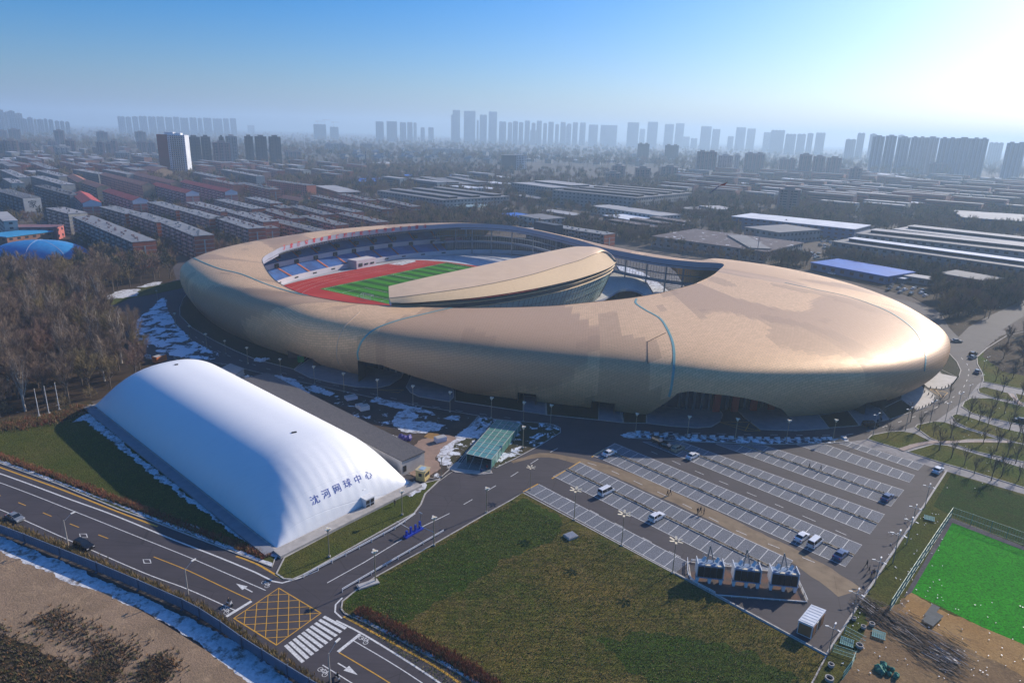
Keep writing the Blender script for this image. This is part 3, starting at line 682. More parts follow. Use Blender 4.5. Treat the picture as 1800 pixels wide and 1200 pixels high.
svals = []
for i in range(NS):
    m_ = 24 if i < 20 else 14
    svals += [i + j / m_ for j in range(m_)]
for a, b, v in DO + [(A1s, A1s, 0), (18.6, 18.6, 0)]: svals += [a - 0.001, a + 0.002, b - 0.002, b + 0.001]
svals = sorted(s for s in svals if 0 <= s < NS)
NC = len(svals)
grid = [[prof(s, k) for k in range(NP + 1)] for s in svals]
me = bpy.data.meshes.new('shell')
vs = [tuple(p) for c in grid for p in c]
fs = [(i * (NP + 1) + k, i * (NP + 1) + k + 1, ((i + 1) % NC) * (NP + 1) + k + 1, ((i + 1) % NC) * (NP + 1) + k) for i in range(NC) for k in range(NP)]
me.from_pydata(vs, [], fs); me.materials.append(m_gold)
uvl = me.uv_layers.new(name='UVMap')
mid = [grid[i][18] for i in range(NC)]; U = [0.0]
for i in range(NC): U.append(U[-1] + (grid[(i + 1) % NC][20] - grid[i][20]).length)
Vv = []
for i in range(NC):
    a = [0.0]
    for k in range(NP): a.append(a[-1] + (grid[i][k + 1] - grid[i][k]).length)
    Vv.append(a)
uvs = np.empty((len(fs), 4, 2))
for fi, f in enumerate(fs):
    i, k = divmod(fi, NP); j = (i + 1) % NC
    uvs[fi] = ((U[i], Vv[i][k]), (U[i], Vv[i][k + 1]), (U[i + 1], Vv[j][k + 1]), (U[i + 1], Vv[j][k]))
uvl.data.foreach_set('uv', uvs.ravel()); me.polygons.foreach_set('use_smooth', [True] * len(fs)); me.update()
shell = link(bpy.data.objects.new('shell', me), stadium); shell.matrix_parent_inverse = Matrix.Translation((0, -300, 0))
BV = BVHTree.FromPolygons([Vector(v) for v in vs], fs)
def hit(bv, px, py):
    h, n, _, _ = bv.ray_cast(CP, ray(px, py).normalized())
    if h is None: return None, None
    if n.dot(ray(px, py)) > 0: n = -n
    return h, n
def seam(px, wd, mat, name='expansion_joint', off=0.12, bv=None, step=0.8, par=None):
    fine = []
    P2 = [Vector((a, b, 0)) for a, b in px]
    for q in smooth_line(P2, 1.0): fine.append(q)
    hs = []
    for q in fine:
        h, n = hit(bv or BV, q.x, q.y)
        if h and (not hs or (h - hs[-1][0]).length < 14): hs.append((h, n))
    if len(hs) < 2: return
    vv = []; ff = []
    for i, (h, n) in enumerate(hs):
        d = (hs[min(i + 2, len(hs) - 1)][0] - hs[max(i - 2, 0)][0]).normalized(); s_ = d.cross(n).normalized() * wd / 2
        for z_ in (off, -0.3):
            vv += [h + n * z_ + s_, h + n * z_ - s_]
    for i in range(len(hs) - 1):
        a, b = 4 * i, 4 * i + 4
        ff += [(a, a + 1, b + 1, b), (a + 2, a, b, b + 2), (a + 1, a + 3, b + 3, b + 1)]
    mb = MB(); mb.add(vv, ff); return sbuild(mb, name, mat, parent=par)
seam([(1119, 525), (1118, 533), (1135, 545), (1158, 558), (1170, 573), (1181, 597), (1185, 620), (1184, 650), (1180, 680), (1176, 697)], 0.75, m_teal)
seam([(800, 540), (770, 546), (745, 552), (700, 563), (660, 578), (638, 597), (629, 618), (630, 632)], 0.7, m_teal)
seam([(633, 548), (620, 560), (605, 575), (594, 600), (592, 625), (596, 640)], 0.25, M('pale_joint', (0.55, 0.42, 0.3), None, 1, 0.5))
seam([(332, 448), (350, 458), (385, 472), (425, 482), (470, 500), (520, 515), (560, 522), (610, 531)], 0.6, m_teal)
seam([(1380, 497), (1430, 508), (1490, 521), (1540, 538), (1575, 555), (1605, 578), (1620, 600), (1627, 625), (1625, 652)], 0.6, m_teal)
seam([(1170, 585), (1140, 600), (1138, 604), (1139, 640)], 0.18, m_dark)
# rim lip, inner fascia and soffit
def ringband(f0, f1, s0, s1, step=0.08):
    mb = MB(); n = max(2, int((s1 - s0) / step)); A = []; B = []
    for i in range(n + 1):
        s = s0 + (s1 - s0) * i / n; A.append(f0(s)); B.append(f1(s))
    mb.add(A + B, [(i, i + 1, n + 1 + i + 1, n + 1 + i) for i in range(n)]); return mb
def off(s, r, dz):
    rx, ry, rz, bx, by, *_ = sval(s); d = Vector((bx - rx, by - ry, 0)); d.normalize()
    return Vector((rx, ry, rz + dz)) + d * r
fas = ringband(lambda s: off(s, 0.0, 0.05), lambda s: off(s, 0.6, -2.9), 0, NS)
f2 = ringband(lambda s: off(s, 1.2, -3.3), lambda s: off(s, 1.6, -4.4), 0, NS); fas.add(f2.v, f2.f)
o_fas = sbuild(fas, 'fascia', m_band, True)
gap = ringband(lambda s: off(s, 0.6, -2.9), lambda s: off(s, 1.2, -3.3), 0, NS); sbuild(gap, 'fascia_gap', m_dark)
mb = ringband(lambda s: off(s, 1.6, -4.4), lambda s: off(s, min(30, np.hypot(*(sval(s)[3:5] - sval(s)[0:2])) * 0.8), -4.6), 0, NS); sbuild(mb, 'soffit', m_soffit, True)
lip = MB(); pts = [off(s, 0.15, 0.16) for s in np.arange(0, NS, 0.05)]
lip2 = [off(s, 1.0, 0.0) for s in np.arange(0, NS, 0.05)]
n = len(pts); lip.add(pts + [p + Vector((0, 0, -0.5)) for p in pts], [(i, (i + 1) % n, n + (i + 1) % n, n + i) for i in range(n)]); sbuild(lip, 'rim_trim', M('rim_trim', (0.42, 0.36, 0.30), None, 1, 0.4, 0.5))
# small lights under the fascia
mb = MB()
for s in np.arange(30.2, 34.4, 0.045):
    p = off(s, 1.25, -3.75); mb.box(p, (1.2, 1.2, 0.5))
sbuild(mb, 'fascia_light', m_black, kind='stuff')
# red banner lettering on the fascia
FB = BVHTree.FromPolygons([Vector(v) for v in fas.v], fas.f)
def text_mesh(body, size=1.0, bold=0.0):
    cu = bpy.data.curves.new('t', 'FONT'); cu.body = body; cu.size = size; cu.align_x = 'CENTER'; cu.align_y = 'CENTER'; cu.offset = bold * size
    ob = bpy.data.objects.new('t', cu); COL.objects.link(ob); dg = bpy.context.evaluated_depsgraph_get()
    me = bpy.data.meshes.new_from_object(ob.evaluated_get(dg)); bpy.data.objects.remove(ob)
    b = bmesh.new(); b.from_mesh(me)
    bmesh.ops.triangulate(b, faces=b.faces[:])
    bmesh.ops.subdivide_edges(b, edges=[e for e in b.edges if e.calc_length() > 0.3 * size], cuts=2)
    b.to_mesh(me); b.free(); return me
m_red = M('red_lettering', (0.70, 0.01, 0.02), (0.6, 0.01, 0.02), 1, 0.5)
chars = '为全面谱写中国式现代化崭新篇章努力奋斗'
x12 = lambda x, y, ox: (ox + x / 12, 385 + y / 12)
cpos = [x12(x, y, 480) for x, y in ((235, 600), (385, 560), (542, 528), (700, 493), (862, 457), (1024, 430), (1187, 400), (1354, 375), (1522, 348), (1690, 325))] + \
       [x12(x, y, 620) for x, y in ((180, 300), (350, 283), (517, 258), (680, 236), (852, 217), (1022, 200), (1190, 187), (1352, 172), (1522, 160))]
for ch, (cx, cy_) in zip(chars, cpos):
    p, nrm = hit(FB, cx, cy_)
    if p is None: continue
    me = text_mesh(ch, 3.0, .03); nrm = Vector((nrm.x, nrm.y, nrm.z)); xx = Vector((0, 0, 1)).cross(nrm).normalized(); yy = nrm.cross(xx).normalized()
    me.transform(Matrix((xx, yy, nrm)).transposed().to_4x4()); me.transform(Matrix.Translation(p + nrm * 0.12)); me.materials.clear(); me.materials.append(m_red)
    o = link(bpy.data.objects.new('banner_character', me), stadium); o.matrix_parent_inverse = Matrix.Translation((0, -300, 0))
# ---- entrance halls behind the arches
m_hallglass = glassy('hall_glass', (0.03, 0.05, 0.075), 0.1)
hall = ringband(lambda s: off(s, np.hypot(*(sval(s)[3:5] - sval(s)[0:2])) - 9, -sval(s)[2]), lambda s: off(s, np.hypot(*(sval(s)[3:5] - sval(s)[0:2])) - 9, -sval(s)[2] + 14), 4.5, 18.6)
sbuild(hall, 'entrance_glazing', m_hallglass)
mb = MB()
for s in np.arange(12.6, 14.6, 0.12):
    L = np.hypot(*(sval(s)[3:5] - sval(s)[0:2])); p = off(s, L - 8.3, -sval(s)[2]); mb.box(p + Vector((0, 0, 6)), (0.5, 0.9, 12), GA)
for s in np.arange(7.1, 9, 0.14):
    L = np.hypot(*(sval(s)[3:5] - sval(s)[0:2])); p = off(s, L - 8.4, -sval(s)[2]); mb.box(p + Vector((0, 0, 6)), (0.3, 0.5, 12), GA)
sbuild(mb, 'entrance_mullion', m_greymetal, kind='stuff')
for s in (13.15, 13.4, 13.65, 13.9, 14.15):
    L = np.hypot(*(sval(s)[3:5] - sval(s)[0:2])); p = off(s, L - 6.5, -sval(s)[2]); mb = MB(); mb.box(p + Vector((0, 0, 4)), (2.2, 0.6, 8), 0.1); sbuild(mb, 'entrance_pier', M('red_cladding', (0.4, 0.03, 0.02), None, 1, 0.5))
# reveal that gives the arches a thickness
for a, b in ((A1s + .002, A1e), (A2s, A2e), (s_of_px(1583) + .002, 18.598)) + tuple((x + .002, y - .002) for x, y, _ in DO):
    rev = MB(); n = 30; A = [prof(a + (b - a) * i / n, NP) for i in range(n + 1)]; B = []
    for i in range(n + 1):
        s = a + (b - a) * i / n; v = sval(s); d = Vector((v[3] - v[0], v[4] - v[1], 0)).normalized(); B.append(A[i] - d * 6 + Vector((0, 0, 0.3)))
    rev.add(A + B, [(i, i + 1, n + 2 + i, n + 1 + i) for i in range(n)])
    for e in (0, n):
        if A[e].z > 1.0: rev.add([A[e], B[e], B[e] * 1 - Vector((0, 0, B[e].z)), Vector((A[e].x, A[e].y, 0))], [(0, 1, 2, 3)])
    sbuild(rev, 'arch_reveal', M('brown_reveal', (0.16, 0.11, 0.08), None, 1, 0.6, 0.3))

# ================================================================== PITCH, TRACK, STANDS
O2 = Vector((-46, 391, 0)); UU = Vector((.565, .825, 0)).normalized(); VV = Vector((-UU.y, UU.x, 0))
def uv(u, v, z=0.0): return O2 + UU * u + VV * v + Vector((0, 0, z))
pa, pb_ = G(562.5, 508), G(785, 461.5)
mb = MB(); mb.prism([uv(108 * math.copysign(abs(math.cos(a)) ** 0.7, math.cos(a)), -2 + 68 * math.copysign(abs(math.sin(a)) ** 0.7, math.sin(a))) for a in np.linspace(0, 2 * math.pi, 60, False)], 0, 0.05)
sbuild(mb, 'inner_court', M('grey_court', (0.30, 0.31, 0.34), (0.42, 0.44, 0.48), 0.08, 0.8))
m_track = M('red_running_track', (0.40, 0.03, 0.025), (0.34, 0.028, 0.024), 0.15, 0.9, c3=(0.42, 0.045, 0.035), spec=0.1)
mb = MB(); mb.prism([uv(96 * math.copysign(abs(math.cos(a)) ** 0.75, math.cos(a)) - 12, 61 * math.copysign(abs(math.sin(a)) ** 0.75, math.sin(a))) for a in np.linspace(0, 2 * math.pi, 80, False)], 0, 0.08)
sbuild(mb, 'running_track', m_track)
mb = MB()
for k in range(3):
    q = [uv((84 - k * 4) * math.copysign(abs(math.cos(a)) ** 0.7, math.cos(a)) - 6, (56 - k * 5) * math.copysign(abs(math.sin(a)) ** 0.7, math.sin(a))) for a in np.linspace(0, 2 * math.pi, 90, False)]
    mb.strip(q, 0.12, 0.095 + k * 0.001, closed=True)
sbuild(mb, 'lane_line', m_white)
mp_g = [grass('pitch_green_a', (0.05, 0.30, 0.012), (0.06, 0.33, 0.012), (0.05, 0.27, 0.012), bmp=0.1), grass('pitch_green_b', (0.022, 0.13, 0.01), (0.025, 0.14, 0.01), (0.02, 0.115, 0.01), bmp=0.1)]
pc = [pa, pb_]; pl = (pb_ - pa); PL = pl.length; pu = pl.normalized(); pv = Vector((pu.y, -pu.x, 0))
def pt(u, v, z=0.14): return pa + pu * u + pv * v + Vector((0, 0, z))
pw = 72
mb = MB()
for k in range(20):
    a, b = PL * k / 20, PL * (k + 1) / 20; mb.add([pt(a, 0), pt(b, 0), pt(b, pw), pt(a, pw)], [(3, 2, 1, 0)], k % 2)
sbuild(mb, 'football_pitch', mp_g)
pm = MB(); zz = 0.16; i0 = 1.5
def pline(*q):
    global zz
    zz += 0.001; pm.strip([pt(a, b) for a, b in q], 0.22, zz)
pline((i0, i0), (PL - i0, i0), (PL - i0, pw - i0), (i0, pw - i0), (i0, i0)); pline((PL / 2, i0), (PL / 2, pw - i0))
for s_, u0 in ((1, i0), (-1, PL - i0)):
    pline((u0, pw / 2 - 20), (u0 + s_ * 16.5, pw / 2 - 20), (u0 + s_ * 16.5, pw / 2 + 20), (u0, pw / 2 + 20)); pline((u0, pw / 2 - 9), (u0 + s_ * 5.5, pw / 2 - 9), (u0 + s_ * 5.5, pw / 2 + 9), (u0, pw / 2 + 9))
pline(*[(PL / 2 + 9.15 * math.cos(a), pw / 2 + 9.15 * math.sin(a)) for a in np.linspace(0, 2 * math.pi, 33)])
sbuild(pm, 'pitch_line', m_white)
def goal(u, s_, lab):
    g = thing('football_goal', lab, 'goal', pt(u, pw / 2, 0.16), math.atan2(pu.y, pu.x), 'goals on the pitch')
    f = MB()
    for y in (-3.66, 3.66): f.tube((0, y, 0), (0, y, 2.44), 0.12); f.tube((0, y, 2.44), (-s_ * 1.8, y, 2.2), 0.06); f.tube((-s_ * 1.8, y, 2.2), (-s_ * 2, y, 0), 0.06)
    f.tube((0, -3.66, 2.44), (0, 3.66, 2.44), 0.12); f.tube((-s_ * 2, -3.66, 0), (-s_ * 2, 3.66, 0), 0.06); f.build('frame', m_whitepaint, g)
    n_ = MB()
    for k in range(12): n_.tube((-s_ * 1.9, -3.66 + 7.32 * k / 11, 2.2), (-s_ * 2, -3.66 + 7.32 * k / 11, 0), 0.025, n=3)
    for k in range(5): n_.tube((-s_ * 1.95, -3.66, .5 * k), (-s_ * 1.95, 3.66, .5 * k), 0.025, n=3)
    n_.build('net', m_whitepaint, g)
goal(i0, 1, 'white football goal at the end of the striped pitch beside the red track')
# stands
path = smooth_line([uv(a, b) for a, b in ((-103, -10), (-98, 20), (-85, 44), (-59, 60), (-20, 66.5), (15, 68), (45, 65), (80, 52), (100, 36), (113, 14), (118, -8))], 3.0)
npth = len(path)
iu = max(i for i in range(npth) if (path[i] - O2).dot(UU) < 78)
def nrm_at(i):
    d = (path[min(i + 1, npth - 1)] - path[max(i - 1, 0)]).normalized(); return Vector((-d.y, d.x, 0)) * (1 if (Vector((-d.y, d.x, 0))).dot(path[i] - O2) > 0 else -1)
nr_ = [nrm_at(i) for i in range(npth)]
def tier(profile, i0=0, i1=None):
    i1 = npth if i1 is None else i1; mb = MB(); m = len(profile); vv = []
    for i in range(i0, i1): vv += [path[i] + nr_[i] * r + Vector((0, 0, z)) for r, z in profile]
    n = i1 - i0
    mb.add(vv, [(a * m + k, (a + 1) * m + k, (a + 1) * m + k + 1, a * m + k + 1) for a in range(n - 1) for k in range(m - 1)]); return mb
m_wallp = M('pale_lilac_wall', (0.58, 0.55, 0.58), (0.50, 0.48, 0.52), 0.1, 0.8)
m_seat = M('blue_seats', (0.035, 0.12, 0.36), (0.05, 0.17, 0.45), 2.0, 0.55, c3=(0.03, 0.09, 0.28), scale3=0.15)
sbuild(tier([(0, 0), (0, 3.0), (0.6, 3.0), (0.6, 2.4)]), 'front_wall', m_wallp)
prof_l = [(0.6, 2.4)];
for k in range(12): prof_l += [(0.6 + k * 0.85, 2.4 + (k + 1) * 0.36), (0.6 + (k + 1) * 0.85, 2.4 + (k + 1) * 0.36)]
sbuild(tier(prof_l, 0, iu), 'lower_seating', m_seat); sbuild(tier([(0.6, 2.4), (3, 2.4), (3, 12)], iu - 1), 'concourse_glazing', m_hallglass)
mb = MB()
for i in range(iu, npth):
    for f_ in (0, .5): q = path[i].lerp(path[min(i + 1, npth - 1)], f_) + nr_[i] * 2.8; mb.tube(q + Vector((0, 0, 2.4)), q + Vector((0, 0, 12)), .12, n=4)
sbuild(mb, 'concourse_mullion', m_greymetal, kind='stuff')
sbuild(tier([(10.9, 6.0), (10.9, 9.6), (11.5, 9.6), (11.5, 9.0)], 0, iu), 'parapet_wall', m_wallp)
prof_u = [(11.5, 9.2)]
for k in range(10): prof_u += [(11.5 + k * 0.9, 9.2 + (k + 1) * 0.52), (11.5 + (k + 1) * 0.9, 9.2 + (k + 1) * 0.52)]
sbuild(tier(prof_u, 0, iu), 'upper_seating', m_seat)
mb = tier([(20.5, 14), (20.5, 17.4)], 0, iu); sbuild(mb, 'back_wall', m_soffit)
m_aisle = M('orange_aisle', (0.48, 0.13, 0.06), None, 1, 0.7)
sp = 5
for n_, i in enumerate(range(6, npth - 6, sp)):
    d = (path[i + 1] - path[i - 1]).normalized()
    if i >= iu: continue
    a = MB(); p = path[i]; q = nr_[i]; M3 = Matrix((d, q, Vector((0, 0, 1)))).transposed()
    a.add([p + q * 0.7 + d * -.7 + Vector((0, 0, 2.95)), p + q * 0.7 + d * .7 + Vector((0, 0, 2.95)), p + q * 10.6 + d * .7 + Vector((0, 0, 7.0)), p + q * 10.6 + d * -.7 + Vector((0, 0, 7.0))], [(0, 1, 2, 3)])
    sbuild(a, 'aisle', m_aisle)
    if i >= iu: continue
    a = MB(); a.add([p + q * 11.8 + d * (x) + Vector((0, 0, 10.1)) for x in (2.6, 3.9)] + [p + q * 20.4 + d * x + Vector((0, 0, 15.1)) for x in (3.9, 2.6)], [(0, 1, 2, 3)]); sbuild(a, 'aisle', m_aisle)
    v_ = MB(); v_.box(p + q * 10.6 + Vector((0, 0, 7.9)), (3.0, 1.0, 2.3), M=M3); sbuild(v_, 'vomitory', m_dark)
    w_ = MB(); w_.box(p + q * 0.05 + d * 3.5 + Vector((0, 0, 1.6)), (3.2, 0.4, 0.8), M=M3); sbuild(w_, 'wall_opening', m_dark)
    v_ = MB(); v_.box(p + q * 15 + d * 6 + Vector((0, 0, 11.9)), (2.6, 3.0, 2.0), M=M3); sbuild(v_, 'vomitory', m_soffit)
# pavilion in the front wall
i = min(range(npth), key=lambda k: (path[k] - G(636, 468)).length); d = (path[i + 1] - path[i - 1]).normalized(); M3 = Matrix((d, nr_[i], Vector((0, 0, 1)))).transposed()
a = MB(); a.box(path[i] - nr_[i] * 3 + Vector((0, 0, 2.7)), (17, 8, 5.4), M=M3); pav = sbuild(a, 'pavilion', m_wallp)
for x in (-5, 0, 5.2):
    a = MB(); a.box(path[i] - nr_[i] * 7.1 + d * x + Vector((0, 0, 2.4)), (3.0, 0.3, 2.0 if x < 0 else 1.0), M=M3); a.build('pavilion_opening', m_dark, pav)
a = MB(); a.sheet([uv(20, 58), uv(45, 60), uv(40, 52), uv(24, 50)], 0.1); sbuild(a, 'snow_patch', m_snow, kind='stuff')
mb = MB(); mb.sheet(gp([(700, 458), (745, 451), (830, 449), (900, 455), (895, 464), (838, 467.5), (785, 460.5), (740, 457.5)]), 0.14); sbuild(mb, 'shaded_snow_apron', M('shaded_snow_apron', (0.5, 0.52, 0.57), (0.36, 0.38, 0.44), 0.2, 0.7))  # snow sheet, the blue-grey of the canopy's shade put into its colour
# ---- open colonnade of the far side
cols = MB(); mull = MB()
for s in np.arange(25.3, 30.6, 0.42):
    p = off(s, 3.0, -sval(s)[2]); c = MB(); c.tube(p, p + Vector((0, 0, 17.2)), 0.42, n=8); sbuild(c, 'column', m_greymetal)
for s in np.arange(25.1, 31.0, 0.06):
    p = off(s, 5.0, -sval(s)[2]); mull.tube(p + Vector((0, 0, 8.5)), p + Vector((0, 0, 17.5)), 0.1, n=4, cap=False)
sbuild(mull, 'mullion', m_greymetal, kind='stuff')
for z0, h_ in ((8.0, 1.5), (13.0, 0.3)):
    mb = ringband(lambda s: off(s, 4.4, -sval(s)[2] + z0), lambda s: off(s, 4.4, -sval(s)[2] + z0 + h_), 24.6, 31.0)
    m2 = ringband(lambda s: off(s, 4.4, -sval(s)[2] + z0 + h_), lambda s: off(s, 6.2, -sval(s)[2] + z0 + h_), 24.6, 31.0); mb.add(m2.v, m2.f); sbuild(mb, 'ring_beam', M('blue_grey_steel', (0.25, 0.27, 0.31), None, 1, 0.5, 0.3))
p = G(955, 440); mb = MB(); mb.box(p + Vector((4, 22, 9)), (26, 8, 18), -0.9); sbuild(mb, 'service_core', M('dark_blue_wall', (0.05, 0.065, 0.09), None, 1, 0.7))
c = MB(); p = G(819, 441); c.tube(p, p + Vector((0, 0, 19.5)), 0.6, n=8); sbuild(c, 'column', m_fascia)
c = MB(); p = G(828, 439); c.box(p + Vector((0, 0, 3.6)), (9, 3, 2.6), 0.1); sbuild(c, 'scoreboard', M('cream_box', (0.62, 0.56, 0.46), None, 1, 0.6))

# ================================================================== TRIBUNE ROOF ISLAND
tp = lambda L_: [G(x, y, z) for x, y, z in L_]
far_e = [(683, 503, 24.5), (740, 489.5, 25.5), (840, 468, 26.5), (930, 449, 27), (1003, 434.5, 27), (1030, 433.2, 27), (1048, 434.5, 26.8), (1064, 440, 26), (1076, 448, 25), (1083, 458, 24)]
crease = [(684, 524, 23.5), (740, 517.5, 24.6), (840, 503, 25.5), (930, 484, 26), (990, 466, 26), (1018, 458, 26), (1040, 449, 26), (1053, 444, 25.5), (1058, 442, 25.4), (1060, 441, 25.4)]
near_e = [(688, 533.5, 22.2), (740, 531, 22.8), (840, 522.5, 23.2), (930, 509, 23.3), (1000, 494, 23.3), (1035, 484, 23.2), (1062, 474.5, 23), (1077, 467, 23), (1083, 461, 23.2), (1083.5, 458.5, 23.6)]
def curve3(L_, n=60):
    P = tp(L_); f = smooth_line(P, 0.5); return [f[int(i * (len(f) - 1) / n)] for i in range(n + 1)]
def station_curve(L_, k=8):
    P = tp(L_); out = []
    for i in range(len(P) - 1):
        p1, p2 = P[i], P[i + 1]; p0 = P[i - 1] if i else p1 * 2 - p2; p3 = P[i + 2] if i + 2 < len(P) else p2 * 2 - p1
        for j in range(k):
            t = j / k; out.append(0.5 * ((2 * p1) + (p2 - p0) * t + (2 * p0 - 5 * p1 + 4 * p2 - p3) * t * t + (3 * p1 - p0 - 3 * p2 + p3) * t ** 3))
    return out + [P[-1]]
cf, cc, cn = station_curve(far_e), station_curve(crease), station_curve(near_e)
def loft(rows):
    mb = MB(); n = len(rows[0]); mb.add([p for r in rows for p in r], [(a * n + i, a * n + i + 1, (a + 1) * n + i + 1, (a + 1) * n + i) for a in range(len(rows) - 1) for i in range(n - 1)]); return mb
top = sbuild(loft([cf, [a.lerp(b, .5) + Vector((0, 0, .25)) for a, b in zip(cf, cc)], cc]), 'tribune_roof', m_goldroof, True)
edge_rows = [cc]
for t in (0.25, 0.5, 0.75, 0.92, 1.0):
    edge_rows.append([Vector((a.x + (b.x - a.x) * t, a.y + (b.y - a.y) * t, a.z + (b.z - a.z) * t ** 1.25)) for a, b in zip(cc, cn)])
tedge = loft(edge_rows)
m_rib = M('golden_ribbed_edge', (0.70, 0.50, 0.28), (0.64, 0.45, 0.25), 0.8, 0.7, 0.0)
sbuild(tedge, 'roof_edge', m_rib, True)
mb = MB(); mb.strip([p for p in cc], 0.35, 0); mb.v = [(v[0], v[1], cc[i % len(cc)].z + 0.1) for i, v in enumerate(mb.v)]; sbuild(mb, 'roof_gutter', m_dark)
for a_, b_ in (((805, 508, 25.3), (845, 468, 26.6)), ((900, 474, 26.6), (935, 488, 26.2))):
    pass
ce = [cf[0].lerp(cc[0], t) for t in np.linspace(0, 1, 6)] + [cc[0].lerp(cn[0], t) for t in (.5, 1)]
mb = MB(); mb.add(ce + [p - Vector((0, 0, 2.0)) for p in ce], [(i, i + 1, len(ce) + i + 1, len(ce) + i) for i in range(len(ce) - 1)]); sbuild(mb, 'roof_end', m_fascia)
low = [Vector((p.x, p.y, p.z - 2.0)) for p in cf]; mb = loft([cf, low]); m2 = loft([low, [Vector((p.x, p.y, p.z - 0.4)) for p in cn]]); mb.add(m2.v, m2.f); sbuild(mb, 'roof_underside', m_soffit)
def inset(L_, r, z):
    n = len(L_); out = []
    for i, p in enumerate(L_):
        d = L_[min(i + 1, n - 1)] - L_[max(i - 1, 0)]; d.z = 0; d.normalize(); nn = Vector((-d.y, d.x, 0)); out.append(Vector((p.x, p.y, 0)) + nn * r + Vector((0, 0, z)))
    return out
inner = cn + [cf[-1]] + [cf[-2], cf[-5], cf[-9], cf[-14]]
inner = smooth_line(inner[::3], 2.5)
m_gglass = glassy('green_facade_glass', (0.42, 0.58, 0.53), 0.3, 0.0)
sbuild(loft([[p - Vector((0, 0, 0.0)) for p in inset(inner, 0.3, 22.6)], inset(inner, 1.2, 22.4), inset(inner, 1.2, 21.4)]), 'dark_clerestory', glassy('clerestory_glass', (0.03, 0.05, 0.055), 0.3))
sbuild(loft([inset(inner, 0.9, 21.6), inset(inner, 0.6, 21.35), inset(inner, 0.9, 21.1)]), 'gold_ledge', m_rib)
sbuild(loft([inset(inner, 1.3, 21.2), inset(inner, 2.0, 19.2)]), 'upper_glazing', glassy('dark_glass', (0.06, 0.10, 0.105), 0.2))
sbuild(loft([inset(inner, 1.6, 19.35), inset(inner, 1.2, 19.1), inset(inner, 1.6, 18.85)]), 'gold_ledge', m_rib)
sbuild(loft([inset(inner, 2.2, 19.0), inset(inner, 4.5, 12), inset(inner, 7.5, 5), inset(inner, 10, 0)]), 'facade_glazing', m_gglass, True)
mb = MB(); a0, a1, a2, a3 = inset(inner, 2.0, 18.9), inset(inner, 4.3, 12), inset(inner, 7.3, 5), inset(inner, 9.8, 0)
for i in range(0, len(inner), 1):
    for p, q in ((a0, a1), (a1, a2), (a2, a3)): mb.tube(p[i], q[i], 0.09, n=3, cap=False)
for L_ in (inset(inner, 3.1, 15.5), a1, inset(inner, 5.8, 7.5), a2, inset(inner, 8.6, 2.5)):
    for i in range(len(L_) - 1): mb.tube(L_[i], L_[i + 1], 0.09, n=3, cap=False)
sbuild(mb, 'facade_mullion', M('facade_frame', (0.25, 0.27, 0.25), None, 1, 0.4, 0.4), kind='stuff')
# white paved mound with its vaulted opening
fe = [(1000, 542), (1030, 534), (1052, 529), (1070, 522), (1082, 514.5), (1090, 511), (1100, 509.5), (1112, 510), (1122, 513), (1131, 518), (1139, 523), (1150, 530)]
be = [(1040, 510), (1058, 498), (1068, 488), (1078, 480), (1090, 477), (1100, 478.5), (1110, 482), (1120, 486), (1130, 492), (1138, 500), (1144, 510), (1152, 522)]
F_ = station_curve([(x, y, 4 + 3.5 * math.exp(-((x - 1105) / 22) ** 2)) for x, y in fe], 4); B_ = station_curve([(x, y, 5.5) for x, y in be], 4)
mnd = loft([[a.lerp(b, t) + Vector((0, 0, 1.2 * math.sin(math.pi * t))) for a, b in zip(F_, B_)] for t in np.linspace(0, 1, 8)])
def pavemat():
    m, t, b = newmat('white_stone_paving'); v = pos(t, rz=0.5); br = N(t, 'ShaderNodeTexBrick'); br.inputs['Scale'].default_value = 0.35; t.links.new(v, br.inputs['Vector'])
    br.inputs['Color1'].default_value = (0.55, 0.53, 0.50, 1); br.inputs['Color2'].default_value = (0.45, 0.43, 0.41, 1); br.inputs['Mortar'].default_value = (0.22, 0.21, 0.2, 1); br.inputs['Mortar Size'].default_value = 0.03
    t.links.new(br.outputs[0], b.inputs['Base Color']); b.inputs['Roughness'].default_value = 0.8; return m
sbuild(mnd, 'paved_mound', pavemat(), True)
sbuild(loft([[p + Vector((0, 0, 0.4)) for p in F_], [p - Vector((0, 0, 0.7)) for p in F_]]), 'mound_edge', m_fascia)
sbuild(loft([B_, [Vector((p.x, p.y, 0)) for p in B_]]), 'mound_wall', m_wallp)
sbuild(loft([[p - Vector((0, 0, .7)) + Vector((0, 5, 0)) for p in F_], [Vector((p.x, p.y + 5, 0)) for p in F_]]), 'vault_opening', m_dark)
mb = MB(); mb.prism(gp([(1084, 468), (1105, 471), (1130, 480), (1155, 496), (1176, 514), (1184, 526), (1150, 532), (1148, 514), (1138, 498), (1120, 486), (1090, 477)]), 0, 0.5); sbuild(mb, 'snowy_path', m_snow)
mb = MB()
for k in range(11):
    t = k / 10; mb.strip([G(1150 + 42 * t, 488 + 30 * t), G(1205 + 30 * t, 486 + 22 * t)], 0.5, 0.06)
sbuild(mb, 'court_line', m_white)
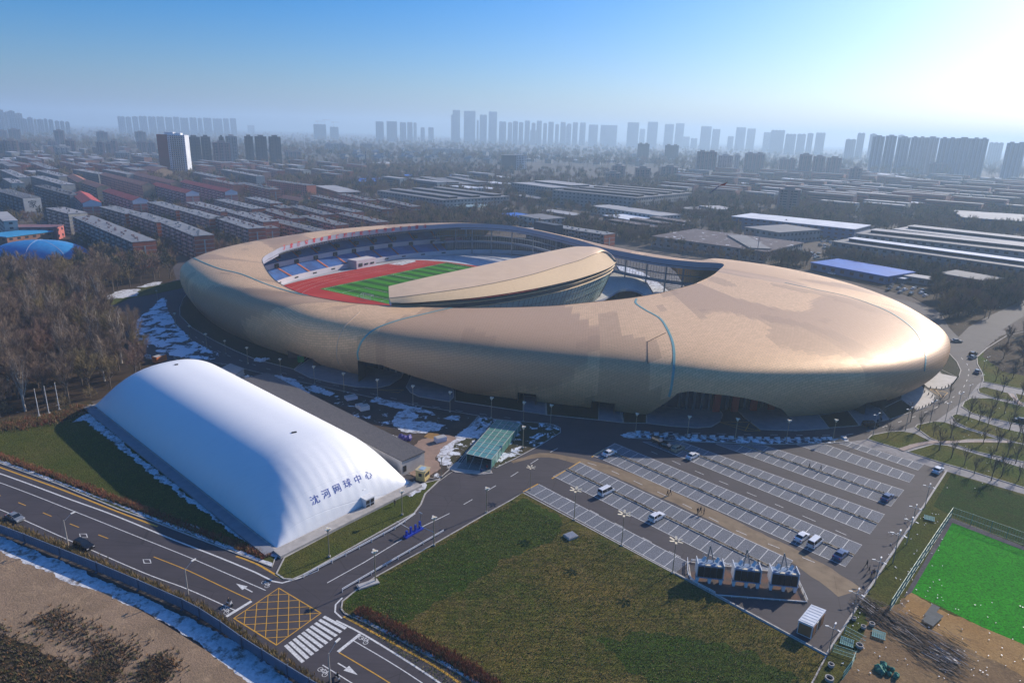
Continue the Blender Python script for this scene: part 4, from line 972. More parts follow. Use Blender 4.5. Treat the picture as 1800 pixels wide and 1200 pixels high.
# ================================================================== CITY
ORD = ['first', 'second', 'third', 'fourth', 'fifth', 'sixth', 'seventh', 'eighth', 'ninth', 'tenth', 'eleventh', 'twelfth', 'thirteenth', 'fourteenth', 'fifteenth', 'sixteenth', 'seventeenth', 'eighteenth', 'nineteenth', 'twentieth']
TAKEN = []       # footprints (centre, half length, half depth, direction)
def took(c, e, hl, hd): TAKEN.append((Vector((c[0], c[1], 0)), e.copy(), hl, hd))
def free(p, r=3.0):
    for c, e, hl, hd in TAKEN:
        d = Vector((p[0] - c.x, p[1] - c.y, 0))
        if abs(d.x) > 260 or abs(d.y) > 260: continue
        if abs(d.dot(e)) < hl + r and abs(-d.x * e.y + d.y * e.x) < hd + r: return False
    return True
m_win = glassy('window_glass', (0.02, 0.026, 0.036), 0.45, 0.0, 0.25)
m_curb = M('concrete_trim', (0.4, 0.39, 0.38), None, 0.5, 0.85)
STY = {
 'grey': dict(roof=M('grey_felt_roof', (0.22, 0.23, 0.25), (0.16, 0.17, 0.19), 0.3), wall=M('grey_brown_wall', (0.36, 0.24, 0.22), (0.27, 0.19, 0.18), 0.15), gable=M('brick_gable', (0.48, 0.13, 0.065), (0.38, 0.10, 0.055), 0.5), w='grey-roofed apartment block with brick end wall'),
 'brick': dict(roof=M('dull_roof', (0.155, 0.155, 0.165), (0.11, 0.11, 0.12), 0.3), wall=M('red_brown_wall', (0.46, 0.19, 0.14), (0.32, 0.15, 0.13), 0.1), gable=M('brick_gable2', (0.5, 0.15, 0.08), (0.4, 0.12, 0.07), 0.5), w='low red-brown apartment block with dull grey roof'),
 'orange': dict(roof=M('terracotta_roof', (0.36, 0.14, 0.085), (0.26, 0.11, 0.075), 0.3), wall=M('mauve_wall', (0.38, 0.23, 0.21), (0.27, 0.18, 0.175), 0.15), gable=M('yellow_gable', (0.55, 0.36, 0.20), (0.46, 0.3, 0.17), 0.4), w='apartment block with terracotta roof and yellow end wall'),
 'pink': dict(roof=M('red_tile_roof', (0.42, 0.06, 0.05), (0.32, 0.05, 0.045), 0.3), wall=M('violet_wall', (0.36, 0.22, 0.26), (0.27, 0.17, 0.2), 0.15), gable=M('pink_gable', (0.46, 0.17, 0.16), (0.4, 0.15, 0.14), 0.4), w='apartment block with red roof and white pink end wall'),
 'cream': dict(roof=M('pale_roof', (0.30, 0.30, 0.31), (0.20, 0.2, 0.22), 0.2), wall=M('grey_green_wall', (0.20, 0.20, 0.21), (0.15, 0.15, 0.16), 0.15), gable=M('cream_gable', (0.58, 0.52, 0.42), (0.48, 0.43, 0.35), 0.4), w='pale-roofed apartment block with cream end wall'),
 'dark': dict(roof=M('dark_roof', (0.10, 0.105, 0.12), None, 0.3), wall=M('dark_wall', (0.10, 0.10, 0.115), (0.14, 0.13, 0.14), 0.2), gable=M('grey_gable', (0.3, 0.3, 0.32), None, 0.4), w='dark apartment block with grey end wall'),
}
rgc = random.Random(11)
ROWN = {}
def block(L, R, h, depth, sty, label=None, floors=None, pitched=None):
    s = STY[sty]; Lw, Rw = G(*L, h), G(*R, h); Lw.z = Rw.z = 0
    e = (Rw - Lw).normalized(); n = Vector((-e.y, e.x, 0));
    if n.y < 0: n = -n
    Ln = (Rw - Lw).length; c = (Lw + Rw) / 2 + n * depth / 2
    rz = math.atan2(e.y, e.x); took(c, e, Ln / 2, depth / 2)
    ROWN[sty] = ROWN.get(sty, 0) + 1
    t = thing('apartment_block', label or 'x', 'apartment block', c, rz)
    t['_px'] = L[0]; t['_py'] = L[1]; t['_sty'] = sty
    if pitched is None: pitched = sty in ('orange', 'pink')
    floors = floors or max(2, round(h / 2.9)); fh = h / floors
    w_ = MB(); w_.box((0, 0, h / 2 - .2), (Ln, depth, h + .4)); w_.build('wall', s['wall'], t)
    g = MB(); g.box((Ln / 2 + .15, 0, h / 2), (.3, depth + .1, h)); g.build('end_wall', s['gable'], t)
    far = (c - CP).length > 900
    if h > 10 and not far:
        b = MB()
        for k in range(1, floors): b.box((Ln / 2 + .32, 0, k * fh), (.1, depth + .12, .28))
        b.box((Ln / 2 + .36, 0, h * .45), (.1, .9, h * .8)); b.build('end_wall_band', m_curb, t, kind='stuff')
    r = MB()
    if pitched:
        zz = h + .2; q = depth / 2 + .5; rh = depth * .2
        r.add([(-Ln / 2 - .4, -q, zz), (Ln / 2 + .5, -q, zz), (Ln / 2 + .5, 0, zz + rh), (-Ln / 2 - .4, 0, zz + rh), (-Ln / 2 - .4, q, zz), (Ln / 2 + .5, q, zz)], [(0, 1, 2, 3), (3, 2, 5, 4)])
        gm = MB(); gm.add([(Ln / 2 + .3, -q + .5, h), (Ln / 2 + .3, q - .5, h), (Ln / 2 + .3, 0, zz + rh - .05)], [(0, 1, 2)]); gm.add([(Ln / 2 + .33, -q + .5, h - fh * 1.1), (Ln / 2 + .33, q - .5, h - fh * 1.1), (Ln / 2 + .33, q - .5, h), (Ln / 2 + .33, -q + .5, h)], [(0, 1, 2, 3)])
        gm.build('gable', m_fascia if sty == 'pink' else s['gable'], t)
    else:
        r.box((0, 0, h + .12), (Ln + .8, depth + .8, .35))
    ro = r.build('roof', s['roof'], t)
    k = MB(); nb = int(Ln / 7)
    for i in range(nb):
        x = -Ln / 2 + (i + .5) * Ln / nb
        k.box((x + rgc.uniform(-1, 1), rgc.uniform(-.25, .25) * depth, h + .9), (rgc.uniform(.6, 1.8), rgc.uniform(.6, 1.6), rgc.uniform(.8, 1.6)))
        if rgc.random() < .5: k.box((x, -depth * .42, h + .6), (1.0, .5, .6))
    if nb: k.build('roof_clutter', m_curb if rgc.random() < .4 else s['wall'], t, kind='stuff')
    wn = MB(); bl = MB(); bays = max(2, int(Ln / (3.1 if not far else 5)))
    for f in range(floors):
        z = (f + .55) * fh
        for i in range(bays):
            x = -Ln / 2 + (i + .5) * Ln / bays
            if i % 4 in (1, 2) and not far: bl.box((x, -depth / 2 - .55, z - .35), (Ln / bays * .92, 1.1, 1.0)); wn.add([(x - 1.1, -depth / 2 - .8, z + .1), (x + 1.1, -depth / 2 - .8, z + .1), (x + 1.1, -depth / 2 - .8, z + 1.1), (x - 1.1, -depth / 2 - .8, z + 1.1)], [(0, 1, 2, 3)])
            else: wn.box((x, -depth / 2 - .02, z), (Ln / bays * .5, .12, fh * .48))
    for i in range(bays // 4):
        x = -Ln / 2 + (i + .5) * 4 * Ln / bays + .3; wn.box((x, -depth / 2 - .06, h * .5), (.5, .1, h * .92))
    wn.build('windows', m_win, t, kind='stuff')
    if bl.v: bl.build('balconies', M('balcony_' + sty, tuple(min(1, x * 1.5) for x in s['wall'].node_tree.nodes['Mix'].inputs[6].default_value[:3]) if 'Mix' in s['wall'].node_tree.nodes else (0.3, 0.26, 0.26), (0.42, 0.38, 0.38), 0.6), t, kind='stuff')
    return t
BL = []
for f, L_ in ((Z1, [(325, 865, 480, 905, 16, 13, 'cream'), (510, 925, 930, 1105, 16, 13, 'grey'), (700, 855, 880, 905, 16, 12, 'grey'), (905, 903, 1100, 965, 16, 12, 'grey'), (1130, 965, 1365, 1062, 16, 12, 'grey'),
        (1035, 822, 1235, 880, 16, 12, 'grey'), (1262, 880, 1470, 940, 16, 12, 'grey'), (1500, 930, 1745, 1010, 16, 12, 'grey'), (1310, 825, 1550, 890, 15, 12, 'grey'), (1600, 892, 1850, 962, 15, 12, 'grey'),
        (1510, 805, 1770, 870, 14, 12, 'grey'), (1720, 790, 1900, 832, 14, 12, 'grey'), (505, 765, 580, 830, 17, 14, 'pink'), (720, 745, 930, 812, 17, 13, 'pink'), (1060, 700, 1305, 760, 17, 13, 'pink'), (1265, 680, 1580, 752, 17, 13, 'pink'),
        (470, 640, 548, 685, 18, 13, 'orange'), (552, 678, 680, 722, 18, 13, 'orange'), (700, 628, 1000, 705, 18, 13, 'orange'), (890, 618, 1200, 690, 16, 13, 'orange'), (235, 705, 490, 775, 18, 12, 'dark'), (-60, 735, 155, 795, 18, 14, 'dark'),
        (215, 640, 430, 700, 18, 13, 'cream'), (250, 598, 410, 640, 18, 13, 'cream'), (0, 595, 130, 650, 16, 12, 'cream'), (510, 592, 690, 625, 17, 12, 'cream'), (720, 592, 890, 625, 17, 12, 'cream'), (415, 537, 600, 578, 17, 12, 'brick'), (620, 545, 780, 580, 17, 12, 'brick'),
        (200, 540, 340, 590, 17, 12, 'grey'), (985, 590, 1090, 605, 15, 25, 'orange'), (1350, 612, 1520, 650, 16, 12, 'grey'), (1550, 592, 1800, 640, 16, 12, 'cream'), (1420, 655, 1640, 700, 16, 12, 'brick'), (1660, 685, 1900, 735, 15, 12, 'brick'), (0, 530, 190, 560, 16, 12, 'brick'), (800, 560, 980, 590, 16, 12, 'brick'), (20, 655, 80, 690, 14, 12, 'cream')]),
      (Z2, [(0, 572, 150, 600, 16, 12, 'grey'), (205, 585, 330, 600, 16, 14, 'cream'), (385, 585, 500, 605, 16, 12, 'grey'), (530, 592, 640, 605, 15, 12, 'grey'), (75, 668, 355, 705, 16, 13, 'brick'), (0, 708, 85, 722, 15, 12, 'brick'),
        (0, 805, 172, 865, 12, 11, 'brick'), (30, 872, 255, 938, 12, 11, 'brick'), (235, 850, 470, 912, 12, 11, 'brick'), (80, 950, 400, 1028, 12, 11, 'brick'), (310, 918, 560, 985, 12, 11, 'brick'), (430, 838, 680, 893, 12, 11, 'brick'), (560, 900, 850, 965, 12, 11, 'brick'),
        (380, 775, 590, 823, 12, 11, 'brick'), (645, 820, 890, 873, 12, 11, 'brick'), (570, 765, 780, 810, 12, 11, 'brick'), (845, 800, 1088, 855, 12, 11, 'brick'), (-60, 900, 30, 935, 12, 11, 'brick'), (-150, 945, 60, 1010, 12, 11, 'brick'), (160, 790, 300, 815, 7, 14, 'orange')]),
      (Z3, [(215, 985, 648, 1052, 15, 13, 'grey'), (100, 1005, 540, 1095, 8, 14, 'cream')])):
    for a, b, c, d, h, dp, sty in L_: BL.append(block(f(a, b), f(c, d), h, dp, sty))
BL.sort(key=lambda o: (int(o['_py'] / 14), o['_px']))
cnt = {}
for o in BL:
    row = int(o['_py'] / 14); sty = o['_sty']; k = (row, sty); cnt[k] = cnt.get(k, 0) + 1
rws = sorted(set(k[0] for k in cnt))
cn2 = {}
for o in BL:
    row = int(o['_py'] / 14); k = (row, o['_sty']); cn2[k] = cn2.get(k, 0) + 1
    o['label'] = '%s, %s from left, %s row' % (STY[o['_sty']]['w'], ORD[cn2[k] - 1], ORD[rws.index(row)])
    for q in ('_px', '_py', '_sty'): del o[q]
# the painted character on the pale end wall at the far left
o = BL[0]
e0 = min(BL, key=lambda o: (o.location - G(*Z1(80, 790), 10)).length)
me = text_mesh('家', 7.0); me.materials.clear(); me.materials.append(m_black)
Rw = G(*Z1(155, 795), 18); hw = MB()
ge = (G(*Z1(155, 795), 18) - G(*Z1(-60, 735), 18)); ge.z = 0; ge.normalize(); gn = Vector((-ge.y, ge.x, 0))
xf = Matrix((gn, Vector((0, 0, 1)), ge)).transposed().to_4x4()
hw.add([Vector((Rw.x, Rw.y, 0)) + ge * 0.45 + gn * a + Vector((0, 0, z)) for a, z in ((.5, 6), (13.6, 6), (13.6, 18), (.5, 18))], [(0, 1, 2, 3)])
w1 = thing('end_wall_mural', 'white end wall painted with one large black written character', 'mural', (0, 0, 0)); hw.build('white_wall', M('white_render', (0.62, 0.60, 0.56), None, 0.3), w1)
me.transform(xf); me.transform(Matrix.Translation(Vector((Rw.x, Rw.y, 12.2)) + gn * 7 + ge * .5)); link(bpy.data.objects.new('painted_character', me), w1)

# ---- halls
def hall(f, q, h, roof, wall, label, cat='hall', name='factory_hall', monitors=0, win=True, snow=None, th=0.5):
    P = [G(*f(*a), h) for a in q]
    for p in P: p.z = 0
    c = sum(P, Vector()) / 4; e = (P[1] - P[0]).normalized(); n = Vector((-e.y, e.x, 0))
    if n.dot(P[3] - P[0]) < 0: n = -n
    Ln = ((P[1] - P[0]).length + (P[2] - P[3]).length) / 2; dp = abs(((P[3] + P[2]) / 2 - (P[0] + P[1]) / 2).dot(n)); c = (P[0] + P[1]) / 2 + n * dp / 2
    took(c, e, Ln / 2, dp / 2)
    t = thing(name, label, cat, c, math.atan2(e.y, e.x))
    w_ = MB(); w_.box((0, 0, h / 2 - .2), (Ln, dp, h)); w_.build('wall', wall, t)
    r = MB(); r.box((0, 0, h + th / 2 - .15), (Ln + 1, dp + 1, th)); r.build('roof', roof, t)
    for k in range(monitors):
        y = -dp / 2 + dp * (k + .6) / monitors; m_ = MB(); m_.box((0, y, h + 1.3), (Ln * .9, dp / monitors * .35, 2.0)); mo = m_.build('roof_monitor', m_win, t)
        m_ = MB(); m_.box((0, y, h + 2.45), (Ln * .91, dp / monitors * .42, .3)); m_.build('monitor_roof', roof if not snow else snow, mo)
    if win:
        wn = MB(); b_ = max(2, int(Ln / 6)); fl = max(1, round(h / 4))
        for i in range(b_):
            for k in range(fl): wn.box((-Ln / 2 + (i + .5) * Ln / b_, -dp / 2 - .03, (k + .55) * h / fl), (2.6, .14, h / fl * .4))
        for i in range(max(1, int(dp / 5))):
            for k in range(fl): wn.box((Ln / 2 + .03, -dp / 2 + (i + .5) * dp / max(1, int(dp / 5)), (k + .55) * h / fl), (.14, 2.2, h / fl * .4))
        wn.build('windows', m_win, t, kind='stuff')
    return t
rG = M('hall_roof_grey', (0.19, 0.19, 0.2), (0.14, 0.14, 0.155), 0.08); rP = M('hall_roof_pale', (0.36, 0.36, 0.37), (0.28, 0.28, 0.3), 0.06); rB = M('hall_roof_blue', (0.02, 0.14, 0.55), (0.02, 0.10, 0.42), 0.1, 0.5)
rS = M('hall_roof_snow', (0.68, 0.71, 0.76), (0.5, 0.53, 0.6), 0.08); rD = soil('snow_dusted_roof', (0.16, 0.135, 0.14), (0.13, 0.11, 0.12), (0.2, 0.17, 0.17), (0.18, 0.60))
wG = M('hall_wall_grey', (0.24, 0.25, 0.27), (0.18, 0.19, 0.2), 0.1); wR = M('hall_wall_brick', (0.28, 0.13, 0.09), (0.2, 0.10, 0.07), 0.1); wB = M('hall_wall_blue', (0.04, 0.11, 0.25), (0.03, 0.09, 0.2), 0.1); wC = M('hall_wall_cream', (0.45, 0.43, 0.4), (0.38, 0.36, 0.34), 0.1)
hall(Z2, [(880, 745), (1280, 803), (1620, 762), (1130, 700)], 12, rG, wG, 'large grey factory hall with dark roof monitors behind the low apartment blocks', monitors=3)
hall(Z2, [(1050, 650), (1290, 700), (1570, 662), (1250, 630)], 10, rG, wR, 'brick factory hall with striped grey roof beside the blue sheds', monitors=2)
hall(Z2, [(410, 705), (590, 755), (700, 738), (520, 698)], 9, rP, wR, 'long low brick shed with pale metal roof beside the red-brown blocks')
hall(Z2, [(710, 655), (850, 678), (1010, 658), (880, 640)], 7, rB, wB, 'bright blue roofed shed left of the brick factory hall')
hall(Z2, [(630, 655), (740, 680), (800, 672), (690, 650)], 6, rB, wB, 'small blue roofed shed at the left end of the blue sheds')
hall(Z2, [(1005, 628), (1080, 642), (1130, 632), (1050, 620)], 8, rB, wG, 'small blue roofed shed behind the brick factory hall')
hall(Z2, [(1310, 630), (1400, 645), (1430, 635), (1340, 625)], 8, rB, wG, 'narrow blue roofed shed at the right of the blue sheds')
hall(Z2, [(1400, 850), (1560, 860), (1570, 838), (1430, 828)], 5, M('turquoise_roof', (0.25, 0.38, 0.45), None, .2), wC, 'small pale turquoise pavilion in front of the grey factory hall', 'pavilion', 'pavilion')
hall(Z2, [(1705, 905), (1860, 930), (1900, 905), (1740, 885)], 7, rB, wC, 'blue roofed shed just behind the stadium rim')
hall(Z3, [(0, 685), (290, 722), (470, 690), (150, 660)], 17, rP, wG, 'left half of the long grey factory with white snowy roof edge', monitors=1)
hall(Z3, [(300, 738), (862, 792), (1090, 745), (560, 695)], 17, rG, wG, 'long grey multi-storey factory with stepped roof monitors and white end', monitors=4)
hall(Z3, [(865, 788), (905, 792), (1055, 770), (1020, 762)], 15, rP, wC, 'white end wing of the long factory with rows of windows', 'building', 'factory_wing')
hall(Z3, [(550, 848), (1040, 920), (1115, 898), (610, 832)], 8, rP, wC, 'long narrow shed with beige roof behind the snowy white roof')
hall(Z3, [(640, 915), (860, 953), (985, 925), (760, 892)], 5, rS, wR, 'low hall with a flat snow-white roof')
hall(Z3, [(600, 965), (860, 1010), (1245, 950), (900, 930)], 5, rD, wR, 'cluster of low brick workshops with frosty grey roofs', monitors=3)
hall(Z3, [(1030, 1068), (1730, 1165), (1890, 1105), (1190, 985)], 8, rD, wG, 'wide low hall with purple-grey roof dusted with snow right behind the trees')
hall(Z3, [(45, 915), (215, 945), (325, 925), (160, 898)], 11, rG, wC, 'grey office block behind the stadium rim')
hall(Z3, [(200, 880), (420, 915), (440, 900), (230, 865)], 5, rP, wR, 'narrow shed with beige roof behind the grey office block')
hall(Z3, [(0, 770), (180, 800), (205, 785), (20, 762)], 6, rG, wR, 'low brick shed with grey roof in front of the long factory')
hall(Z3, [(315, 790), (425, 800), (435, 785), (330, 778)], 8, M('turquoise_roof', (0.25, 0.38, 0.45)), wB, 'small turquoise shed at the foot of the long factory')
hall(Z3, [(1575, 925), (2375, 1010), (2450, 985), (1625, 888)], 11, rS, wB, 'long blue hall with white ribbed roof', monitors=0)
hall(Z3, [(1160, 860), (1290, 880), (1340, 850), (1210, 835)], 8, rG, wC, 'small cream office block among dark trees', 'building', 'office_block')
hall(Z3, [(1330, 850), (1420, 870), (1480, 860), (1400, 830)], 10, rP, wC, 'cream flat-roofed block with stair house among dark trees', 'building', 'office_block')
hall(S4, [(460, 300), (1900, 500), (1960, 455), (500, 275)], 12, rG, wG, 'nearest of the long grey sheds at the right with snowy ridge', monitors=1, snow=rS)
hall(S4, [(640, 245), (1900, 385), (1960, 350), (680, 210)], 12, rG, wG, 'second of the long grey sheds at the right with broken ridge', monitors=1, snow=rP)
hall(S4, [(900, 215), (1900, 330), (1960, 300), (950, 182)], 12, rP, wG, 'farthest of the long grey sheds at the right', monitors=1)
hall(S4, [(295, 445), (850, 548), (900, 490), (400, 405)], 5, rB, wB, 'bright blue shed roof beside the parked cars behind the stadium')
hall(S4, [(1200, 520), (1545, 580), (1562, 538), (1235, 490)], 8, rG, wR, 'brick building with grey roof near the right edge')
hall(S4, [(1240, 603), (1450, 632), (1465, 615), (1262, 585)], 4, rS, wG, 'low shed with a bluish white roof at the right')
hall(S4, [(855, 545), (955, 562), (985, 548), (890, 530)], 3, rS, wG, 'tiny white roofed shed next to the blue shed', win=False)
hall(S4, [(960, 540), (1125, 565), (1150, 550), (985, 522)], 4, rP, wG, 'small pale roofed shed in the yard behind the stadium')
hall(S4, [(1130, 560), (1255, 578), (1265, 562), (1150, 545)], 4, rG, wG, 'small grey roofed shed in the yard behind the stadium')
hall(S4, [(-120, 345), (15, 350), (250, 280), (130, 262)], 9, rG, wC, 'long two-storey office wing with rows of windows beside the car park')
hall(S4, [(-180, 195), (95, 240), (125, 175), (-100, 150)], 10, rG, wG, 'dark grey block behind the two-storey office wing')
hall(S4, [(1380, 130), (1900, 165), (1900, 110), (1450, 95)], 11, rP, wB, 'long dark blue warehouse with white roof at the right edge')
hall(Z1, [(70, 1000), (400, 1000), (395, 980), (90, 985)], 9, M('pink_roof', (0.2, 0.1, 0.12)), M('pink_school_wall', (0.48, 0.14, 0.13), None, .3), 'pink school building with square windows at the left edge', 'school', 'school')
hall(Z1, [(-120, 1050), (60, 1070), (75, 995), (-60, 985)], 7, M('azure_roof', (0.05, 0.33, 0.6), (0.04, 0.28, 0.52), .2, .4), wR, 'azure roofed gym beside the pink school', 'gym', 'gym')
hall(Z1, [(-60, 880), (45, 975), (55, 870), (-40, 850)], 14, rP, wC, 'white block at the far left edge behind the pink school', 'building', 'office_block')
# azure air dome
c = G(72, 450); t = thing('sports_dome', 'azure air-supported dome among the bare trees at the left', 'dome', c, 0.1)
mb = MB(); n = 24; rr = 8
vv = [(30 * math.sin(j / rr * 1.57) * math.cos(i / n * 6.2832), 17 * math.sin(j / rr * 1.57) * math.sin(i / n * 6.2832), 10.5 * math.cos(j / rr * 1.57)) for j in range(rr + 1) for i in range(n)]
mb.add(vv, [(j * n + i, (j + 1) * n + i, (j + 1) * n + (i + 1) % n, j * n + (i + 1) % n) for j in range(rr) for i in range(n)]); mb.build('membrane', M('azure_membrane', (0.04, 0.28, 0.6), (0.03, 0.22, 0.5), 0.3, .4), t, True)
rb = MB()
for i in range(0, n, 3): 
    for j in range(rr): rb.tube(vv[j * n + i], vv[(j + 1) * n + i], .12, n=4, cap=False)
rb.build('rib', m_fascia, t, kind='stuff'); took(c, Vector((1, 0, 0)), 30, 17)

# ---- towers
m_tw = {'haze': (M('tower_grey', (0.34, 0.35, 0.38), (0.30, 0.31, 0.33), .02), M('tower_bay', (0.34, 0.33, 0.34), None, .02)),
        'brown': (M('tower_brown', (0.30, 0.19, 0.17), (0.24, 0.16, 0.15), .05), M('tower_brown_bay', (0.3, 0.24, 0.23), None, .05)),
        'cream': (M('tower_cream', (0.40, 0.35, 0.31), None, .05), M('tower_cream_bay', (0.55, 0.5, 0.45), None, .05)),
        'teal': (M('scaffold_net', (0.07, 0.22, 0.24), (0.05, 0.17, 0.2), .1), M('tower_bay', (0.34, 0.33, 0.34))),
        'dark': (M('tower_dark', (0.09, 0.085, 0.09), (0.07, 0.07, 0.075), .05), M('tower_dark_bay', (0.13, 0.12, 0.12), None, .05))}
TW = []
def tower(x0, x1, yt, yb, col='haze', name='tower_block', cap=1, rz=0.12, label=None, dep=None, detail=True):
    b = G((x0 + x1) / 2, yb); d = (b - CP).dot(CF); w_ = (x1 - x0) / FPX * d * 1.0
    top = CP + ray((x0 + x1) / 2, yt) * (Vector((b.x, b.y, 0)).length / Vector((ray((x0 + x1) / 2, yt).x, ray((x0 + x1) / 2, yt).y, 0)).length)
    h = max(8, top.z); dp = dep or min(16, w_ * .6); face = math.atan2(-b.x, b.y) * 1.0
    c = Vector((b.x, b.y, 0)) + Vector((b.x, b.y, 0)).normalized() * dp / 2
    w_ = max(4, w_ * rgc.uniform(.82, .92) - dp * abs(math.sin(rz)) * .8); h *= rgc.uniform(.97, 1.02)
    m0, m1 = m_tw[col]; t = thing(name, label or 'x', 'tower block', c, face + rz); took(c, Vector((math.cos(face + rz), math.sin(face + rz), 0)), w_ / 2 + 4, dp / 2 + 4)
    hh = h - (4 if cap else 0)
    mb = MB(); mb.box((0, 0, hh / 2), (w_, dp, hh)); mb.build('body', m0, t)
    n = max(1, int(w_ / 9)); by = MB()
    for i in range(n): by.box((-w_ / 2 + (i + .5) * w_ / n, -dp / 2 - .6, hh / 2 - .5), (w_ / n * .45, 1.4, hh - 1))
    by.build('bays', m1, t, kind='stuff')
    fl = max(3, int(hh / 3)); wn = MB()
    if fl * n < 400:
        for f in range(fl):
            for i in range(n):
                x = -w_ / 2 + (i + .5) * w_ / n
                wn.add([(x - w_ / n * .18, -dp / 2 - 1.34, f * 3 + 1), (x + w_ / n * .18, -dp / 2 - 1.34, f * 3 + 1), (x + w_ / n * .18, -dp / 2 - 1.34, f * 3 + 2.4), (x - w_ / n * .18, -dp / 2 - 1.34, f * 3 + 2.4)], [(0, 1, 2, 3)])
                x -= w_ / n * .36; wn.add([(x - .9, -dp / 2 - .04, f * 3 + 1), (x + .9, -dp / 2 - .04, f * 3 + 1), (x + .9, -dp / 2 - .04, f * 3 + 2.4), (x - .9, -dp / 2 - .04, f * 3 + 2.4)], [(0, 1, 2, 3)])
            wn.add([(w_ / 2 + .04, -2, f * 3 + 1), (w_ / 2 + .04, 2, f * 3 + 1), (w_ / 2 + .04, 2, f * 3 + 2.4), (w_ / 2 + .04, -2, f * 3 + 2.4)], [(0, 1, 2, 3)])
        wn.build('windows', m_win, t, kind='stuff')
    if cap:
        k = MB()
        for i in range(max(1, n // 2)): k.box((-w_ / 2 + (i + .5) * w_ / max(1, n // 2), 0, hh + 2), (w_ / max(1, n // 2) * .45, dp * .6, 4.2))
        k.build('roof_house', m1, t) if n < 4 else k.build('roof_houses', m1, t, kind='stuff')
        pr = MB(); pr.box((0, 0, hh + .4), (w_ + .6, dp + .6, 1.0)); pr.build('parapet', m1, t)
    if not label: TW.append((x0, t, col, yb))
    return t
def TL(f, L_, col='haze', **k):
    for q in L_:
        a = f(q[0], q[2]); b = f(q[1], q[3]); tower(a[0], b[0], a[1], b[1], col, rz=k.get('rz', 0.12) + rgc.uniform(-.05, .05))
TL(Z1, [(840, 892, 215, 345), (896, 935, 218, 345), (942, 985, 216, 345), (988, 1048, 216, 346), (1052, 1110, 217, 347), (1113, 1165, 220, 347), (1170, 1225, 221, 348), (1228, 1272, 223, 348), (1276, 1335, 224, 349), (1341, 1395, 225, 350), (1398, 1432, 227, 350), (1436, 1500, 227, 351), (1504, 1572, 230, 351), (1576, 1620, 231, 352), (1625, 1670, 232, 352),
        (0, 48, 172, 345), (52, 95, 182, 345), (85, 130, 180, 350), (133, 178, 192, 350), (0, 40, 235, 350), (105, 155, 228, 352), (160, 205, 230, 352), (210, 250, 225, 353), (254, 274, 236, 353), (278, 320, 236, 353), (324, 350, 232, 353), (355, 390, 238, 354), (400, 430, 250, 354), (435, 465, 248, 354), (470, 502, 252, 355)])
TL(Z1, [(0, 60, 308, 400), (75, 155, 303, 410), (0, 70, 388, 510), (48, 145, 378, 512), (148, 232, 392, 500), (395, 470, 312, 450), (476, 545, 376, 505), (345, 405, 385, 470), (690, 768, 322, 430), (685, 748, 388, 512), (750, 800, 392, 505), (785, 835, 382, 495), (960, 1040, 322, 440), (975, 1038, 388, 485), (1042, 1102, 392, 490), (1740, 1795, 280, 335)], 'brown')
TL(Z1, [(820, 925, 462, 540), (990, 1130, 478, 545), (400, 505, 420, 520), (620, 715, 485, 530)], 'cream')
TL(Z1, [(1338, 1425, 350, 570), (1428, 1500, 350, 572), (1555, 1590, 352, 560)], 'dark'); TL(Z1, [(1502, 1638, 385, 578)], 'brown'); TL(Z1, [(1600, 1684, 346, 560)], 'cream')
TL(Z2, [(-70, -5, 352, 562), (0, 92, 352, 562), (96, 190, 350, 560)], 'dark')
TL(Z2, [(405, 500, 270, 380), (520, 586, 290, 380)], 'teal')
TL(Z2, [(840, 905, 254, 395), (915, 1000, 252, 397), (1010, 1060, 255, 397), (1063, 1104, 256, 397), (1107, 1132, 259, 392), (1155, 1190, 295, 395), (1210, 1252, 295, 397), (1370, 1398, 202, 405), (1380, 1436, 177, 406), (1455, 1546, 176, 408), (1549, 1566, 240, 405), (1567, 1624, 206, 410), (1626, 1698, 180, 412), (1702, 1760, 256, 415), (1766, 1800, 256, 415)])
TL(Z2, [(200, 325, 455, 520)], 'brown'); TL(Z2, [(480, 640, 402, 478), (725, 830, 405, 475), (1170, 1490, 440, 495)], 'cream')
TL(Z3, [(0, 40, 250, 420), (42, 78, 256, 420), (82, 124, 248, 421), (130, 163, 262, 421), (166, 206, 249, 422), (212, 243, 264, 422), (247, 290, 251, 423), (296, 327, 270, 423), (331, 373, 253, 424), (378, 412, 272, 424), (416, 459, 256, 425), (466, 514, 257, 425), (530, 600, 278, 428), (604, 742, 280, 430), (120, 205, 316, 415), (345, 415, 286, 418), (466, 514, 292, 420), (556, 600, 296, 420), (650, 727, 296, 424),
        (796, 886, 256, 438), (888, 930, 302, 425), (936, 1018, 258, 440), (1056, 1130, 269, 442), (1133, 1200, 268, 442), (1195, 1245, 358, 440), (1248, 1300, 372, 445), (1311, 1390, 289, 455), (1393, 1452, 308, 455), (1556, 1630, 296, 462), (1633, 1700, 298, 462), (1752, 1830, 326, 468), (1505, 1550, 355, 455)])
TL(Z3, [(870, 962, 405, 538), (1062, 1166, 412, 546)], 'dark')
TL(Z3, [(1280, 1430, 452, 635), (1615, 1770, 472, 620)], 'brown'); TL(Z3, [(1430, 1545, 480, 632), (1550, 1592, 482, 620)], 'cream')
TL(Z4, [(0, 100, 308, 480), (105, 180, 338, 488), (184, 250, 336, 488), (255, 300, 336, 490), (312, 385, 328, 492), (520, 600, 372, 530), (600, 655, 335, 520), (686, 735, 340, 530), (1525, 1620, 400, 560), (885, 930, 345, 525)], rz=0.1)
TL(Z4, [(692, 780, 352, 612), (783, 862, 350, 614), (868, 960, 352, 618), (963, 1060, 355, 622), (1063, 1152, 360, 626), (1160, 1270, 362, 640), (1273, 1375, 364, 645), (1378, 1490, 360, 650), (1625, 1755, 398, 660)], rz=0.1)
